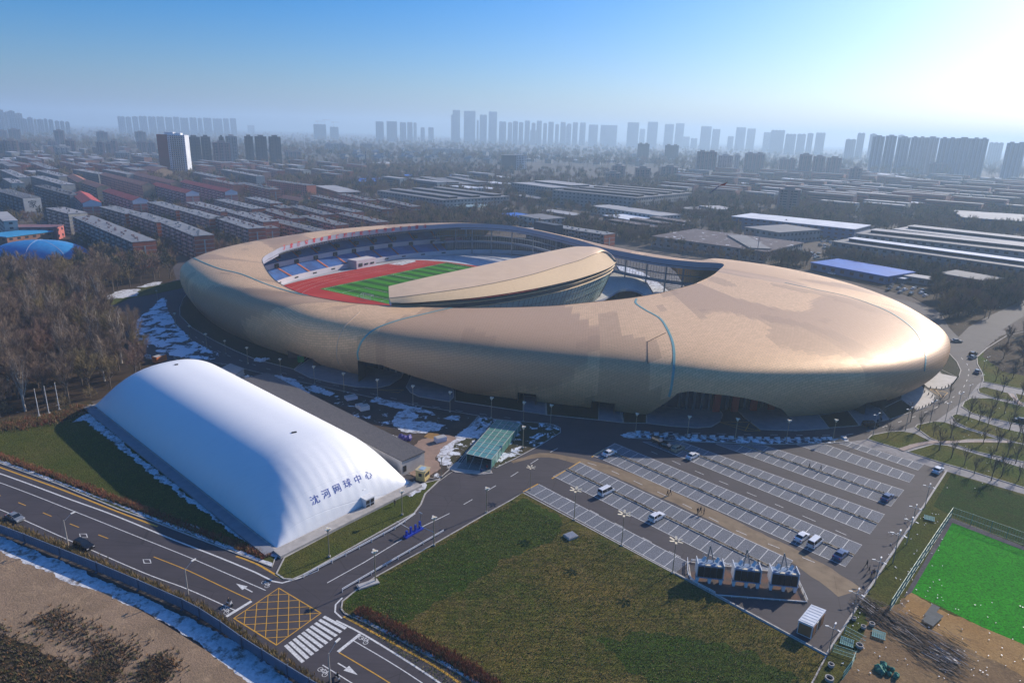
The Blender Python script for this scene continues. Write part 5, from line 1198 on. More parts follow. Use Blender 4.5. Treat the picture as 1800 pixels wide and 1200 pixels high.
TL(Z4, [(1115, 1245, 540, 640), (68, 186, 508, 622), (200, 290, 478, 645), (295, 385, 485, 650), (388, 505, 498, 655), (555, 648, 572, 700)], 'brown')
TL(Z3, [(690, 800, 552, 650), (850, 975, 568, 685), (1030, 1170, 562, 660), (640, 770, 602, 680), (1190, 1340, 662, 730)], 'brown')
TL(Z4, [(50, 205, 712, 920), (260, 430, 740, 830)], 'brown')
TW.sort(key=lambda q: q[0])
names = {'haze': 'pale high-rise tower on the hazy skyline', 'brown': 'brownish residential tower', 'cream': 'cream residential tower', 'teal': 'unfinished tower wrapped in teal scaffold netting', 'dark': 'dark grey residential tower'}
c_ = {}
def nth(n):
    if n <= 20: return ORD[n - 1]
    tens = ['twenty', 'thirty', 'forty', 'fifty', 'sixty', 'seventy', 'eighty', 'ninety', 'hundred'][n // 10 - 2]; u = n % 10
    return tens + ('-' + ORD[u - 1] if u else {'y': 'th'}.get(tens[-1], 'th')) if u else tens[:-1] + 'ieth'
for x, t, col, yb in TW:
    c_[col] = c_.get(col, 0) + 1; t['label'] = '%s, %s from the left of its kind' % (names[col], nth(c_[col])); t['group'] = {'haze': 'skyline towers', 'brown': 'brown towers', 'cream': 'cream towers', 'teal': 'towers under construction', 'dark': 'dark towers'}[col]
# the red and white landmark tower
b = G(*Z1(1240, 640)); t = thing('tower_block', 'tall tower with a red side and a white curved balcony front', 'tower block', b, 0)
sc_ = (b - CP).dot(CF) / FPX; took(b, Vector((1, 0, 0)), 34, 16)
Hh_ = 70 * sc_; m_redw = M('red_tower_side', (0.26, 0.06, 0.045), None, .1); m_wht = M('white_tower_front', (0.74, 0.76, 0.8), None, .1)
mb = MB(); mb.box((-22 * sc_ * .55 - 4, 4, Hh_ / 2), (20 * sc_, 16, Hh_), .3); mb.build('red_wing', m_redw, t)
mb = MB(); mb.box((12 * sc_ * .8, 2, Hh_ / 2), (30 * sc_, 15, Hh_), .0); mb.build('white_wing', m_wht, t)
mb = MB()
for k in range(int(Hh_ / 3)):
    pts = [(12 * sc_ * .8 + 9 * math.cos(a) * 1.2, -5.5 + 4.0 * math.sin(a)) for a in np.linspace(math.pi, 2 * math.pi, 9)]
    mb.prism(pts, k * 3 + .2, k * 3 + 1.2)
mb.build('balconies', M('cream_balcony', (0.6, 0.5, 0.4), None, .3), t, kind='stuff')
mb = MB()
for k in range(int(Hh_ / 3)):
    for i in range(8): mb.box((12 * sc_ * .8 - 15 * sc_ + (i + .5) * 30 * sc_ / 8, -5.6, k * 3 + 1.9), (1.8, .2, 1.3))
    for i in range(4): mb.box((-22 * sc_ * .55 - 4 - 6 + i * 4, -5.4 + i * 1.2, k * 3 + 1.9), (1.6, .5, 1.3), .3)
mb.build('windows', m_win, t, kind='stuff')
mb = MB(); mb.box((-4, 3, Hh_ + 2), (14, 9, 4)); mb.box((10, 3, Hh_ + 1.5), (10, 8, 3)); mb.build('roof_houses', m_wht, t, kind='stuff')
# white grid-fronted office
b = G(*Z3(30, 598)); t = thing('office_block', 'slab office block with a white gridded front in the middle distance', 'office', b, 0.18)
mb = MB(); mb.box((-8, 8, 17), (52, 16, 34)); mb.build('body', m_tw['dark'][0], t)
mb = MB()
for k in range(9): mb.box((12, -.3, k * 4), (24, .8, .9))
for k in range(7): mb.box((.3 + k * 3.9, -.3, 17), (.9, .8, 33))
mb.build('white_grid', m_wht, t, kind='stuff'); mb = MB(); mb.box((-8, 8, 34.6), (53, 17, 1.2)); mb.build('roof', m_curb, t); took(b, Vector((1, 0, 0)), 30, 14)
# chimney, masts, cranes
def mast(f, x, yt, yb, r, label, cat, mat, name, par=None):
    b = G(*f(x, yb)); d = (b - CP).dot(CF); h = (yb - yt) / 4 / FPX * d
    t = thing(name, label, cat, b); mb = MB(); mb.tube((0, 0, 0), (0, 0, h), r, r * .55, 8); mb.build('shaft', mat, t)
    k = MB(); k.tube((0, 0, h), (0, 0, h + .6), r * .9, n=8); k.tube((0, 0, h * .7), (0, 0, h * .7 + .8), r * 1.1, n=8); k.build('collar', m_curb, t, kind='stuff'); return t, h
mast(Z2, 773, 462, 540, 3.2, 'dark brick chimney standing beside a low boiler house', 'chimney', m_tw['dark'][0], 'chimney')
hall(Z2, [(775, 545), (900, 552), (925, 540), (800, 532)], 8, rP, wR, 'boiler house at the foot of the dark chimney', 'boiler house', 'boiler_house')
mast(Z1, 545, 180, 262, 9, 'slender broadcasting tower on the hazy horizon at the left', 'tower', m_curb, 'broadcast_tower')
mast(Z2, 345, 350, 450, 1.2, 'thin white mast in the middle distance left of centre', 'mast', m_whitepaint, 'mast')
mast(Z4, 1245, 545, 640, 1.5, 'white pylon in front of the bluish towers at the right', 'pylon', m_whitepaint, 'pylon')
mast(S3, 1715, 240, 445, 0.35, 'lattice mast rising beside the snow-dusted hall', 'mast', m_greymetal, 'mast')
mast(Z3, 1570, 420, 500, 1.2, 'thin antenna mast on the hazy skyline right of centre', 'mast', m_greymetal, 'mast')
for f, x, yt, yb, lab in ((Z2, 490, 248, 375, 'tower crane beside the taller teal netted tower'), (Z2, 440, 256, 378, 'tower crane left of the taller teal netted tower'), (Z2, 550, 262, 378, 'tower crane above the smaller teal netted tower')):
    t, h = mast(f, x, yt, yb, 1.6, lab, 'crane', m_greymetal, 'tower_crane'); mb = MB(); mb.box((14, 0, h - 3), (60, 1.6, 1.6)); mb.build('jib', M('crane_red', (0.35, 0.1, 0.06)), t); mb = MB(); mb.box((-12, 0, h - 6), (5, 3, 4)); mb.build('counterweight', m_curb, t)
# elevated snow-covered track roof in the distance
a, b = G(*Z4(650, 640)), G(*Z4(1140, 722)); e = (b - a).normalized(); t = thing('elevated_railway', 'long elevated railway with snow-white roof crossing the hazy right', 'railway', a, math.atan2(e.y, e.x))
Lr = (b - a).length; mb = MB(); mb.box((Lr / 2, 0, 12), (Lr, 14, 4)); mb.build('track_roof', rS, t); mb = MB()
for k in range(int(Lr / 30)): mb.box((k * 30 + 10, 0, 5), (2, 6, 10))
mb.build('pier', m_curb, t, kind='stuff'); took((a + b) / 2, e, Lr / 2, 10)

# ---- low houses and blocks beyond: copies of a few kinds
def small_block(L, D, h, wall, roof, gable, name, pitched):
    t = thing(name, 'x', 'house', (0, 0, -500)); mb = MB(); mb.box((0, 0, h / 2 - .2), (L, D, h)); mb.build('wall', wall, t)
    r = MB(); q = D / 2 + .6
    if pitched: r.add([(-L / 2 - .5, -q, h), (L / 2 + .5, -q, h), (L / 2 + .5, 0, h + D * .3), (-L / 2 - .5, 0, h + D * .3), (-L / 2 - .5, q, h), (L / 2 + .5, q, h)], [(0, 1, 2, 3), (3, 2, 5, 4)])
    else: r.box((0, 0, h + .2), (L + .8, D + .8, .6))
    r.build('roof', roof, t); g = MB(); g.box((L / 2 + .15, 0, h / 2), (.3, D, h))
    if pitched: g.add([(L / 2 + .2, -D / 2, h), (L / 2 + .2, D / 2, h), (L / 2 + .2, 0, h + D * .28)], [(0, 1, 2)])
    g.build('end_wall', gable, t); w_ = MB()
    for k in range(int(h / 3)): w_.box((0, -D / 2 - .05, k * 3 + 1.8), (L * .92, .1, 1.1))
    w_.build('window_band', m_win, t); return t
kinds = [(small_block(28, 13, 12, STY['cream']['wall'], rG, M('pale_gable', (0.6, 0.54, 0.44), None, .3), 'town_house', True), 'cream-gabled town house in the dense estate behind the factories', 'town houses behind the factories'),
         (small_block(60, 13, 17, STY['brick']['wall'], rG, M('salmon_gable', (0.5, 0.24, 0.17), None, .3), 'distant_block', False), 'distant salmon-ended apartment block in the hazy estate', 'distant salmon-ended blocks'),
         (small_block(50, 14, 14, STY['cream']['wall'], rP, STY['cream']['gable'], 'distant_block', False), 'distant pale apartment block with light roof in the haze', 'distant pale blocks'),
         (small_block(40, 22, 8, wG, rS, wC, 'distant_shed', False), 'distant flat shed with a frosty white roof', 'distant frosty sheds')]
used = [[] for _ in kinds]
def fill(x0, y0, x1, y1, n, ks, skew=0.0, sz=1.0):
    k = tries = 0
    while k < n and tries < n * 30:
        tries += 1; x = rgc.uniform(x0, x1); y = rgc.uniform(y0, y1) + (x - x0) * skew; p = G(x, y)
        if not free(p, 16): continue
        i = rgc.choice(ks); proto, lab, grp = kinds[i]
        o = place(proto, used[i], (p.x, p.y, 0), GA + rgc.choice((0, 0, 0, 0.08)), lab, grp, sz * rgc.uniform(.85, 1.15)); took(p, GE, 26, 10); k += 1
fill(590, 268, 900, 286, 62, [0], 0.01); fill(900, 272, 1190, 290, 34, [0, 0, 3], 0.01); fill(880, 262, 1100, 270, 14, [0])
fill(1180, 300, 1330, 325, 18, [1, 2, 3], 0.04); fill(1350, 300, 1800, 322, 40, [1, 2, 3], 0.045); fill(1180, 335, 1700, 352, 26, [1, 2], 0.03); fill(1340, 325, 1800, 345, 34, [1, 2, 3], 0.04)
fill(0, 286, 280, 318, 26, [1, 2, 1], .02); fill(350, 288, 640, 318, 22, [1, 2, 1], .02); fill(690, 318, 880, 340, 8, [2, 3]); fill(0, 268, 290, 285, 20, [2, 3, 1]); fill(420, 245, 900, 255, 16, [3, 2]); fill(0, 236, 220, 244, 8, [3]); fill(1450, 345, 1800, 375, 14, [1, 2, 3], 0.03)
for i, (p, l, g) in enumerate(kinds):
    if not used[i]: p.location.z = 0
# kite over the city
kp = CP + ray(1268, 325).normalized() * 190; t = thing('kite', 'red and dark blue kite with a trailing tail flying above the city', 'kite', kp, 0.2)
mb = MB(); mb.add([(-.6, 0, -.3), (.9, .1, .35), (1.6, 0, .75), (.9, -.05, -.05), (.2, .3, .1)], [(0, 1, 4), (1, 2, 3), (0, 3, 1), (0, 4, 3)]); mb.v = [(a * 1.1, b, c * 1.1) for a, b, c in mb.v]; mb.build('sail', M('kite_red', (0.6, 0.05, 0.04), None, 1), t)
mb = MB(); mb.tube((-.6, 0, -.3), (-3.2, 0, -2.3), .12, .04, 5); mb.build('tail', M('kite_blue', (0.05, 0.06, 0.2), None, 1), t)
# ================================================================== AIR DOME
dA, dB, dC = G(487, 967), G(165, 714), G(722, 851)
dl = (dB - dA); DL = dl.length; dl.normalize(); dwv = (dC - dA); DW = dwv.length; dwn = dwv.normalized()
dome = thing('air_dome', 'long white inflated tennis hall with blue writing on its near end', 'air dome', dA + dl * DL / 2 + dwn * DW / 2)
DH = 13.5
def dz(u, v):      # u along 0..1, v across 0..1
    a = min(u, 1 - u) * DL; g = 1.0 if a > 19 else max(0, 1 - (1 - a / 19) ** 2.3) ** 0.62
    f = max(0, 1 - abs(2 * v - 1) ** 2.5) ** 0.62
    z = DH * g * f
    z += 0.05 * math.sin(v * DW * 2.6) * max(0, 1 - a / 16) * f * min(1, a * 2)
    z -= 0.03 * (0.5 + 0.5 * math.cos(u * DL * 1.05)) ** 8 * f
    return z
nu, nv = 150, 90
us = [0.5 - 0.5 * math.cos(math.pi * i / nu) for i in range(nu + 1)]; us = [0.5 * a + 0.5 * i / nu for i, a in enumerate(us)]
vsn = [0.5 - 0.5 * math.cos(math.pi * i / nv) for i in range(nv + 1)]
mb = MB(); mb.add([dA + dl * (u * DL) + dwn * (v * DW) + Vector((0, 0, .25 + dz(u, v))) for u in us for v in vsn], [(i * (nv + 1) + j, (i + 1) * (nv + 1) + j, (i + 1) * (nv + 1) + j + 1, i * (nv + 1) + j + 1)[::-1] for i in range(nu) for j in range(nv)])
def membrane():
    m, t, b = newmat('white_membrane'); v = pos(t, rz=-math.atan2(dl.y, dl.x))
    n1 = noise(t, v, 0.08, 4); c = mixc(t, n1, (0.84, 0.85, 0.86), (0.79, 0.80, 0.83)); 
    st = noise(t, pos(t, (0.3, 3, .3), rz=-math.atan2(dl.y, dl.x)), 1.0, 4); c = mixc(t, math_(t, 'MULTIPLY', ramp(t, st, [(0.5, (0, 0, 0)), (0.75, (1, 1, 1))]), 0.14), c, (0.5, 0.52, 0.56))
    t.links.new(c, b.inputs['Base Color']); b.inputs['Roughness'].default_value = 0.42
    sx = N(t, 'ShaderNodeSeparateXYZ'); t.links.new(v, sx.inputs[0]); w1 = math_(t, 'PINGPONG', sx.outputs[0], 1.6); seam_ = ramp(t, w1, [(0.0, (0, 0, 0)), (0.06, (1, 1, 1))])
    bump(t, b, seam_, 0.35, 0.08); return m
mem = mb.build('membrane', membrane(), dome, True); mem.matrix_parent_inverse = Matrix.Translation(-Vector(dome.location))
DBV = BVHTree.FromPolygons([Vector(v) for v in mb.v], mb.f)
def wpart(mb, name, mat, par, smooth=False, kind=None):
    o = mb.build(name, mat, par, smooth, kind); o.matrix_parent_inverse = Matrix.Translation(-Vector(par.location)); return o
bs = MB(); q = [dA - dl * .5 - dwn * .5, dA + dl * (DL + .5) - dwn * .5, dA + dl * (DL + .5) + dwn * (DW + .5), dA - dl * .5 + dwn * (DW + .5)]
bs.prism(q, 0, .45); wpart(bs, 'base_beam', m_concrete, dome)
# writing: placed along the near end, wrapped on the membrane
m_blue = M('blue_lettering', (0.03, 0.06, 0.36), None, 1, 0.5)
for ch, (x, y) in zip('沈河网球中心', ((416, 1115), (495, 1073), (572, 1035), (645, 1000), (718, 970), (790, 942))):
    cx, cy_ = 450 + x / 4, 600 + y / 4
    p0, n0 = hit(DBV, cx, cy_)
    if p0 is None: continue
    me = text_mesh(ch, 2.2); out = []
    xx = (dwn - n0 * dwn.dot(n0)).normalized(); yy = n0.cross(xx)
    if yy.z < 0: yy = -yy
    for vv_ in me.vertices:
        q = p0 + xx * vv_.co.x + yy * vv_.co.y + n0 * 2
        h, n2, _, _ = DBV.ray_cast(q, -n0); vv_.co = (h + n0 * 0.06) if h else q - n0 * 1.9
    me.materials.clear(); me.materials.append(m_blue); o = link(bpy.data.objects.new('written_character', me), dome); o.matrix_parent_inverse = Matrix.Translation(-Vector(dome.location))
# entrance lock
p = G(651, 893); ld = math.atan2(dwn.y, dwn.x)
mb = MB(); mb.box(p + dl * 1.3 + Vector((0, 0, 1.35)), (2.6, 2.6, 2.7), ld); wpart(mb, 'entrance_lock', m_whitepaint, dome)
for a in (-.65, .65):
    for z in (.75, 1.9): mb = MB(); mb.box(p + dwn * a + Vector((0, 0, z)), (1.0, .12, .95), ld); wpart(mb, 'door_pane', m_dark, dome)
mb = MB(); mb.tube(p + dl * 2.5 + Vector((0, 0, 2.9)), p + dl * 6 + Vector((0, 0, 3.2)), 1.1, 1.5, 12); wpart(mb, 'air_duct', m_whitepaint, dome, True)
p, n_ = hit(DBV, 517, 760)
if p: mb = MB(); mb.box(p, (1.2, .5, .4), 0.5); wpart(mb, 'wind_vane', m_dark, dome)
p, n_ = hit(DBV, 310, 641)
if p: mb = MB(); mb.box(p, (1.0, .5, .5), 0.5); wpart(mb, 'wind_vane', m_dark, dome)
mb = MB(); q = [dA - dl * 3.2 - dwn * 1.0, dA - dl * 3.2 + dwn * (DW + 1), dA - dl * .3 + dwn * (DW + 1), dA - dl * .3 - dwn * 1.0]; mb.prism(q, 0, .16 + .5); tag(mb.build('pavement', m_concrete), kind='structure')
mb = MB(); q = [dA - dl * .3 - dwn * 3.0, dA + dl * (DL + 1) - dwn * 3.0, dA + dl * (DL + 1) - dwn * .6, dA - dl * .3 - dwn * .6]; mb.prism(q, 0, .62); tag(mb.build('pavement', M('blue_grey_paving', (0.25, 0.26, 0.29), None, .6)), kind='structure')
# annex
def quad_building(name, label, cat, q, h, wall, roof, over=0.3, th=0.3, parts=None):
    P = [G(*a, h) for a in q]; B_ = [Vector((p.x, p.y, 0)) for p in P]; c = sum(B_, Vector()) / 4; t = thing(name, label, cat, c)
    mb = MB(); mb.prism(B_, 0, h); wpart(mb, 'wall', wall, t)
    e = [c + (b - c) * (1 + over / (b - c).length) for b in B_]; mb = MB(); mb.prism(e, h + .005, h + th, bottom=True); wpart(mb, 'roof', roof, t); return t, B_
def shingle():
    m, t, b = newmat('dark_shingle_roof'); v = pos(t, rz=-math.atan2(dl.y, dl.x)); br = N(t, 'ShaderNodeTexBrick'); br.inputs['Scale'].default_value = 0.7; t.links.new(v, br.inputs['Vector'])
    br.inputs['Color1'].default_value = (0.055, 0.053, 0.058, 1); br.inputs['Color2'].default_value = (0.10, 0.095, 0.10, 1); br.inputs['Mortar'].default_value = (0.03, 0.03, 0.032, 1)
    n1 = noise(t, v, 0.5, 6, .7); c = mixc(t, math_(t, 'MULTIPLY', n1, .6), br.outputs[0], (0.13, 0.12, 0.125)); t.links.new(c, b.inputs['Base Color']); b.inputs['Roughness'].default_value = .85; bump(t, b, n1, .5, .1); return m
t, B_ = quad_building('annex', 'long low grey annex with dark shingle roof along the white air dome', 'annex', [(430, 668), (706, 811), (746, 794), (470, 656)], 4.2, M('annex_wall', (0.45, 0.43, 0.41), (0.38, 0.36, 0.35), .4), shingle())
mb = MB(); p = B_[1].lerp(B_[2], .12); mb.box(p + Vector((0, 0, 1.9)), (1.0, .3, 1.6), math.atan2((B_[2] - B_[1]).y, (B_[2] - B_[1]).x)); wpart(mb, 'window', m_dark, t)
quad_building('plant_room', 'small flat-roofed grey plant room at the far end of the dark annex', 'plant room', [(386, 650), (412, 660), (428, 649), (405, 640)], 4.0, M('annex_wall', (0.45, 0.43, 0.41)), M('annex_roof', (0.28, 0.26, 0.25)))
for k in range(4):
    c = G(408 + k * 8.2, 656 + k * 3.2, 1); t = thing('cooling_unit', 'white cooling unit in the row at the far end of the annex', 'cooling unit', (c.x, c.y, 0), ld, 'white cooling units'); mb = MB(); mb.box((0, 0, 1.1), (1.6, 2.2, 2.2)); mb.build('casing', m_whitepaint, t)
    mb = MB(); mb.tube((0, .4, 2.2), (0, .4, 2.4), .6, n=12); mb.build('fan_guard', m_dark, t)
# glass canopy
q = [(820, 797), (864, 807), (915, 744), (873, 737)]; HQ = [2.9, 2.9, 2.3, 2.3]
P = [G(x, y, h) for (x, y), h in zip(q, HQ)]; c = sum((Vector((p.x, p.y, 0)) for p in P), Vector()) / 4
t = thing('glass_canopy', 'green glass canopy over the ramp between the annex and the ring road', 'canopy', c)
m_gg = glassy('canopy_glass', (0.10, 0.24, 0.21), .15); m_fr = M('canopy_frame', (0.42, 0.46, 0.42), None, 1, .5)
def pane_grid(a, b, c_, d, n, m, name):
    for i in range(n):
        for j in range(m):
            f = lambda s, r: (a.lerp(b, s)).lerp(d.lerp(c_, s), r)
            s0, s1, r0, r1 = (i + .05) / n, (i + .95) / n, (j + .05) / m, (j + .95) / m
            mb = MB(); qn = (b - a).cross(d - a).normalized() * .06
            v4 = [f(s0, r0), f(s1, r0), f(s1, r1), f(s0, r1)]; mb.add(v4 + [v - qn for v in v4], [(0, 1, 2, 3), (7, 6, 5, 4), (0, 4, 5, 1), (1, 5, 6, 2), (2, 6, 7, 3), (3, 7, 4, 0)]); wpart(mb, name, m_gg, t)
pane_grid(P[0], P[1], P[2], P[3], 4, 9, 'roof_pane')
g0 = [Vector((p.x, p.y, 0)) for p in P]
pane_grid(g0[1], g0[2], P[2], P[1], 9, 1, 'side_pane'); pane_grid(g0[0], g0[3], P[3], P[0], 9, 1, 'side_pane')
fr = MB()
for i in range(5): fr.tube(P[0].lerp(P[1], i / 4), P[3].lerp(P[2], i / 4), .1, n=4)
for j in range(10): fr.tube(P[0].lerp(P[3], j / 9), P[1].lerp(P[2], j / 9), .1, n=4); fr.tube(g0[1].lerp(g0[2], j / 9), P[1].lerp(P[2], j / 9), .09, n=4); fr.tube(g0[0].lerp(g0[3], j / 9), P[0].lerp(P[3], j / 9), .09, n=4)
wpart(fr, 'frame', m_fr, t, kind='stuff')
mb = MB(); q5 = gp([(803, 823), (862, 830), (866, 812), (822, 802)]); mb.sheet(q5, .16); 
for k in range(7): mb.strip([q5[0].lerp(q5[3], k / 6), q5[1].lerp(q5[2], k / 6)], .3, .18 + k * .001)
wpart(mb, 'ramp_grille', M('ramp_grille', (0.10, 0.12, 0.12), (0.2, .22, .22), 2), t)
for k in range(4): mb = MB(); mb.tube(q5[0].lerp(q5[1], k / 3) + Vector((0, 0, .1)), P[0].lerp(P[1], k / 3), .07, n=4); wpart(mb, 'strut', m_fr, t)
# guard booth
c = G(751, 843); t = thing('guard_booth', 'small yellow guard booth beside the annex end wall', 'booth', c, ld + .3)
mb = MB(); mb.box((0, 1.3, 1.35), (2.6, 2.6, 2.7)); mb.build('cabin', M('yellow_panel', (0.6, 0.45, 0.18), (0.5, .38, .15), 1), t)
mb = MB(); mb.box((0, 1.3, 2.82), (3.0, 3.0, .22)); mb.build('roof', M('booth_roof', (0.5, .42, .25)), t); mb = MB(); mb.box((0, 1.3, 2.97), (1.7, 1.4, .1)); mb.build('roof_light', M('pale_blue', (0.3, .45, .6)), t)
for x, y, a in ((-.55, -.02, 0), (.6, -.02, 0), (-1.32, 1.3, 1.571)): mb = MB(); mb.box((x, y, 1.7), (.9, .08, .9), a); mb.build('window', m_dark, t)

# ================================================================== LAMPS
def h_of(b, topx, topy):
    lo, hi = 1, 20
    for _ in range(20):
        m_ = (lo + hi) / 2; y = proj((b.x, b.y, m_))[1]
        if y > topy: lo = m_
        else: hi = m_
    return lo
m_pole = M('bronze_pole', (0.34, 0.29, 0.20), (0.28, .24, .17), 1, .5, .3); m_lampw = M('cream_lamp', (0.72, 0.62, 0.44), None, 1, .4); m_whl = M('white_lamp', (0.75, .74, .7), None, 1, .4)
def petal_lamp(h):
    t = thing('lamp_post', 'x', 'lamp post'); mb = MB(); mb.tube((0, 0, 0), (0, 0, h), .11, .06, 8); mb.build('pole', m_pole, t)
    mb = MB(); mb.box((0, 0, .15), (.5, .5, .3)); mb.build('base', m_curb, t)
    for k in range(6):
        a = k * math.pi / 3 + .3; mb = MB(); mb.box((math.cos(a) * .95, math.sin(a) * .95, h + .18), (1.1, .42, .1), M=Matrix.Rotation(a, 3, 'Z') @ Matrix.Rotation(-.2, 3, 'Y')); mb.tube((0, 0, h - .3), (math.cos(a) * .5, math.sin(a) * .5, h + .1), .04, n=4); mb.build('lamp_head', m_lampw, t)
    return t
def ring_lamp(h):
    t = thing('lamp_post', 'x', 'lamp post'); mb = MB(); mb.tube((0, 0, 0), (0, 0, h - .9), .12, .09, 8); mb.build('pole', m_pole, t)
    mb = MB(); mb.box((0, 0, .2), (.45, .45, .4)); mb.build('base', m_curb, t)
    mb = MB(); mb.tube((0, 0, h - .9), (0, 0, h - .25), .12, .45, 8); mb.tube((0, 0, h - .25), (0, 0, h), .5, .35, 8); mb.build('lantern', m_lampw, t)
    for k in range(3):
        a = k * 2.09; mb = MB(); mb.box((math.cos(a) * .45, math.sin(a) * .45, h - .1), (.35, .3, .16), a); mb.build('lamp_head', m_whl, t)
    return t
def arm_lamp(h, n=2):
    t = thing('lamp_post', 'x', 'lamp post'); mb = MB(); mb.tube((0, 0, 0), (0, 0, h), .1, .06, 8); mb.build('pole', m_greymetal, t)
    for k in range(n):
        a = k * 2 * math.pi / n; mb = MB(); mb.tube((0, 0, h - .2), (math.cos(a) * 1.1, math.sin(a) * 1.1, h + .25), .05, n=5); mb.box((math.cos(a) * 1.3, math.sin(a) * 1.3, h + .3), (.7, .28, .12), a); mb.build('lamp_head', m_whl, t)
    return t
def road_lamp(h):
    t = thing('street_lamp', 'x', 'street lamp'); mb = MB(); mb.tube((0, 0, 0), (0, 0, h), .17, .09, 8); mb.build('pole', M('concrete_pole', (0.42, .38, .33), None, 1), t)
    mb = MB(); mb.tube((0, 0, h - .3), (1.8, .4, h + .7), .05, n=5); mb.build('arm', m_greymetal, t); mb = MB(); mb.box((2.3, .5, h + .78), (1.1, .34, .18), .2); mb.build('lamp_head', m_whl, t)
    return t
def lamps(proto_fn, items, fmt, group, refh, rz=0):
    used = []; proto = proto_fn(refh)
    for i, (b, tp_, extra) in enumerate(items):
        bw = G(*b); h = h_of(bw, *tp_); place(proto, used, (bw.x, bw.y, 0), rz + (extra[1] if isinstance(extra, tuple) else 0), extra[0] if isinstance(extra, tuple) else extra, group, max(.75, min(1.25, h / refh)))
lamps(petal_lamp, [((932, 860), (932, 822), 'petal-headed lamp post at the left start of the car park'), ((1009, 914), (1011, 862), 'petal-headed lamp post on the lawn edge, second along the front bay row'),
    ((1092.5, 959), (1095, 904), 'petal-headed lamp post on the lawn edge, third along the front bay row'), ((1182, 1007), (1189, 951), 'petal-headed lamp post at the corner before the black machines')], '', 'petal lamp posts of the car park', 7.6)
lamps(ring_lamp, [((579, 979), (574, 928), 'lamp post on the verge in front of the white dome end'), ((660, 1023), (657, 967), 'lamp post beside the slab on the lawn corner of the side road'), ((763, 959), (762, 908), 'lamp post on the lawn edge next to the guard rail end'),
    ((707, 905), (704, 862), 'lamp post on the verge close to the dome entrance lock'), ((855, 901), (856, 857), 'lamp post on the lawn edge where the side road widens'), ((776, 838), (775, 802), 'thin lamp post among the snow heaps beside the canopy'),
    ((919, 788), (920, 749), 'lamp post on the grass tip right of the glass canopy')], '', 'lamp posts of the side road', 6.5)
rl = [((494, 659), (491, 630)), ((553, 675), (551, 643)), ((605, 689), (603, 655)), ((664, 701), (662, 666)), ((726, 712), (724.5, 677)), ((791, 724), (791, 688)), ((863.5, 735), (863.5, 698)), ((920, 741), (920, 706)), ((967.5, 747), (968, 711)),
      ((1117, 761), (1120, 726)), ((1208, 767), (1211, 731)), ((1292, 772), (1297, 735)), ((1382, 775), (1388, 738)), ((1464, 772), (1470, 737)), ((436, 639), (433, 610)), ((397, 622), (394, 598)), ((364, 614), (360, 586)), ((335, 597), (331, 572)), ((309.5, 576), (308, 550)), ((277, 527), (273, 518))]
rl.sort(key=lambda q: q[0][0])
lamps(ring_lamp, [(b, t_, 'lamp post of the ring road, %s from the left' % ORD[i]) for i, (b, t_) in enumerate(rl)], '', 'ring road lamp posts', 6.5)
al = [((1534, 767), (1542, 729)), ((1591, 757), (1597, 719)), ((1634, 744), (1640, 706)), ((1661, 741), (1669, 709)), ((1681, 729), (1689, 692)), ((1702, 700), (1709, 679)), ((1722, 682), (1728, 664)), ((1727, 655), (1735, 646)), ((1733, 648), (1742, 637))]
lamps(arm_lamp, [(b, t_, ('two-armed lamp post along the park edge, %s from the parking' % ORD[i], .6)) for i, (b, t_) in enumerate(al)], '', 'park edge lamp posts', 6.5)
kl = [((1604, 914 + 40 - 28), (1605 + 1, 914)), ((1572, 985), (1581, 939)), ((1539, 1032), (1549, 986)), ((1499, 1092), (1510, 1042)), ((1458, 1150), (1470, 1103)), ((1626, 893), (1635, 855)), ((1600, 934), (1609, 892))]
kl = [((1593, 958), (1605, 915)), ((1569, 990), (1581, 939)), ((1537, 1030), (1549, 986)), ((1497, 1090), (1510, 1042)), ((1456, 1150), (1470, 1103)), ((1625, 893), (1635, 855)), ((1601, 930), (1610, 892))]
kl.sort(key=lambda q: q[0][0])
lamps(lambda h: arm_lamp(h, 3), [(b, t_, ('white three-armed lamp on the far kerb, %s from the container' % ORD[i], .9)) for i, (b, t_) in enumerate(kl)], '', 'kerb lamps of the car park', 6.5)
lamps(road_lamp, [((120, 958), (110, 914), ('concrete street lamp beside the parked black car on the main road', .9)), ((331, 1045), (322.5, 999), ('concrete street lamp by the hoarding, near the stop line', .9)), ((581, 1205), (576, 1147), ('concrete street lamp at the bottom edge below the crossing', .9))], '', 'street lamps of the main road', 6.8)
used = []; t0_ = thing('flagpole', 'x', 'flagpole'); mb = MB(); mb.tube((0, 0, 0), (0, 0, 9), .13, .07, 8); mb.build('pole', m_whitepaint, t0_); mb = MB(); mb.ico((0, 0, 9.1), .16); mb.build('finial', m_lampw, t0_); mb = MB(); mb.box((0, 0, .1), (.7, .7, .3)); mb.build('base', m_curb, t0_)
for (b, tp_, l) in (((69, 731), (57.5, 684), 'leftmost of three bare white flagpoles at the wood edge'), ((86, 726), (76, 679), 'middle one of three bare white flagpoles at the wood edge'), ((104.5, 720), (94.5, 673), 'rightmost of three bare white flagpoles, next to the shrub')):
    bw = G(*b); place(t0_, used, bw, 0, l, 'flagpoles', h_of(bw, *tp_) / 9)

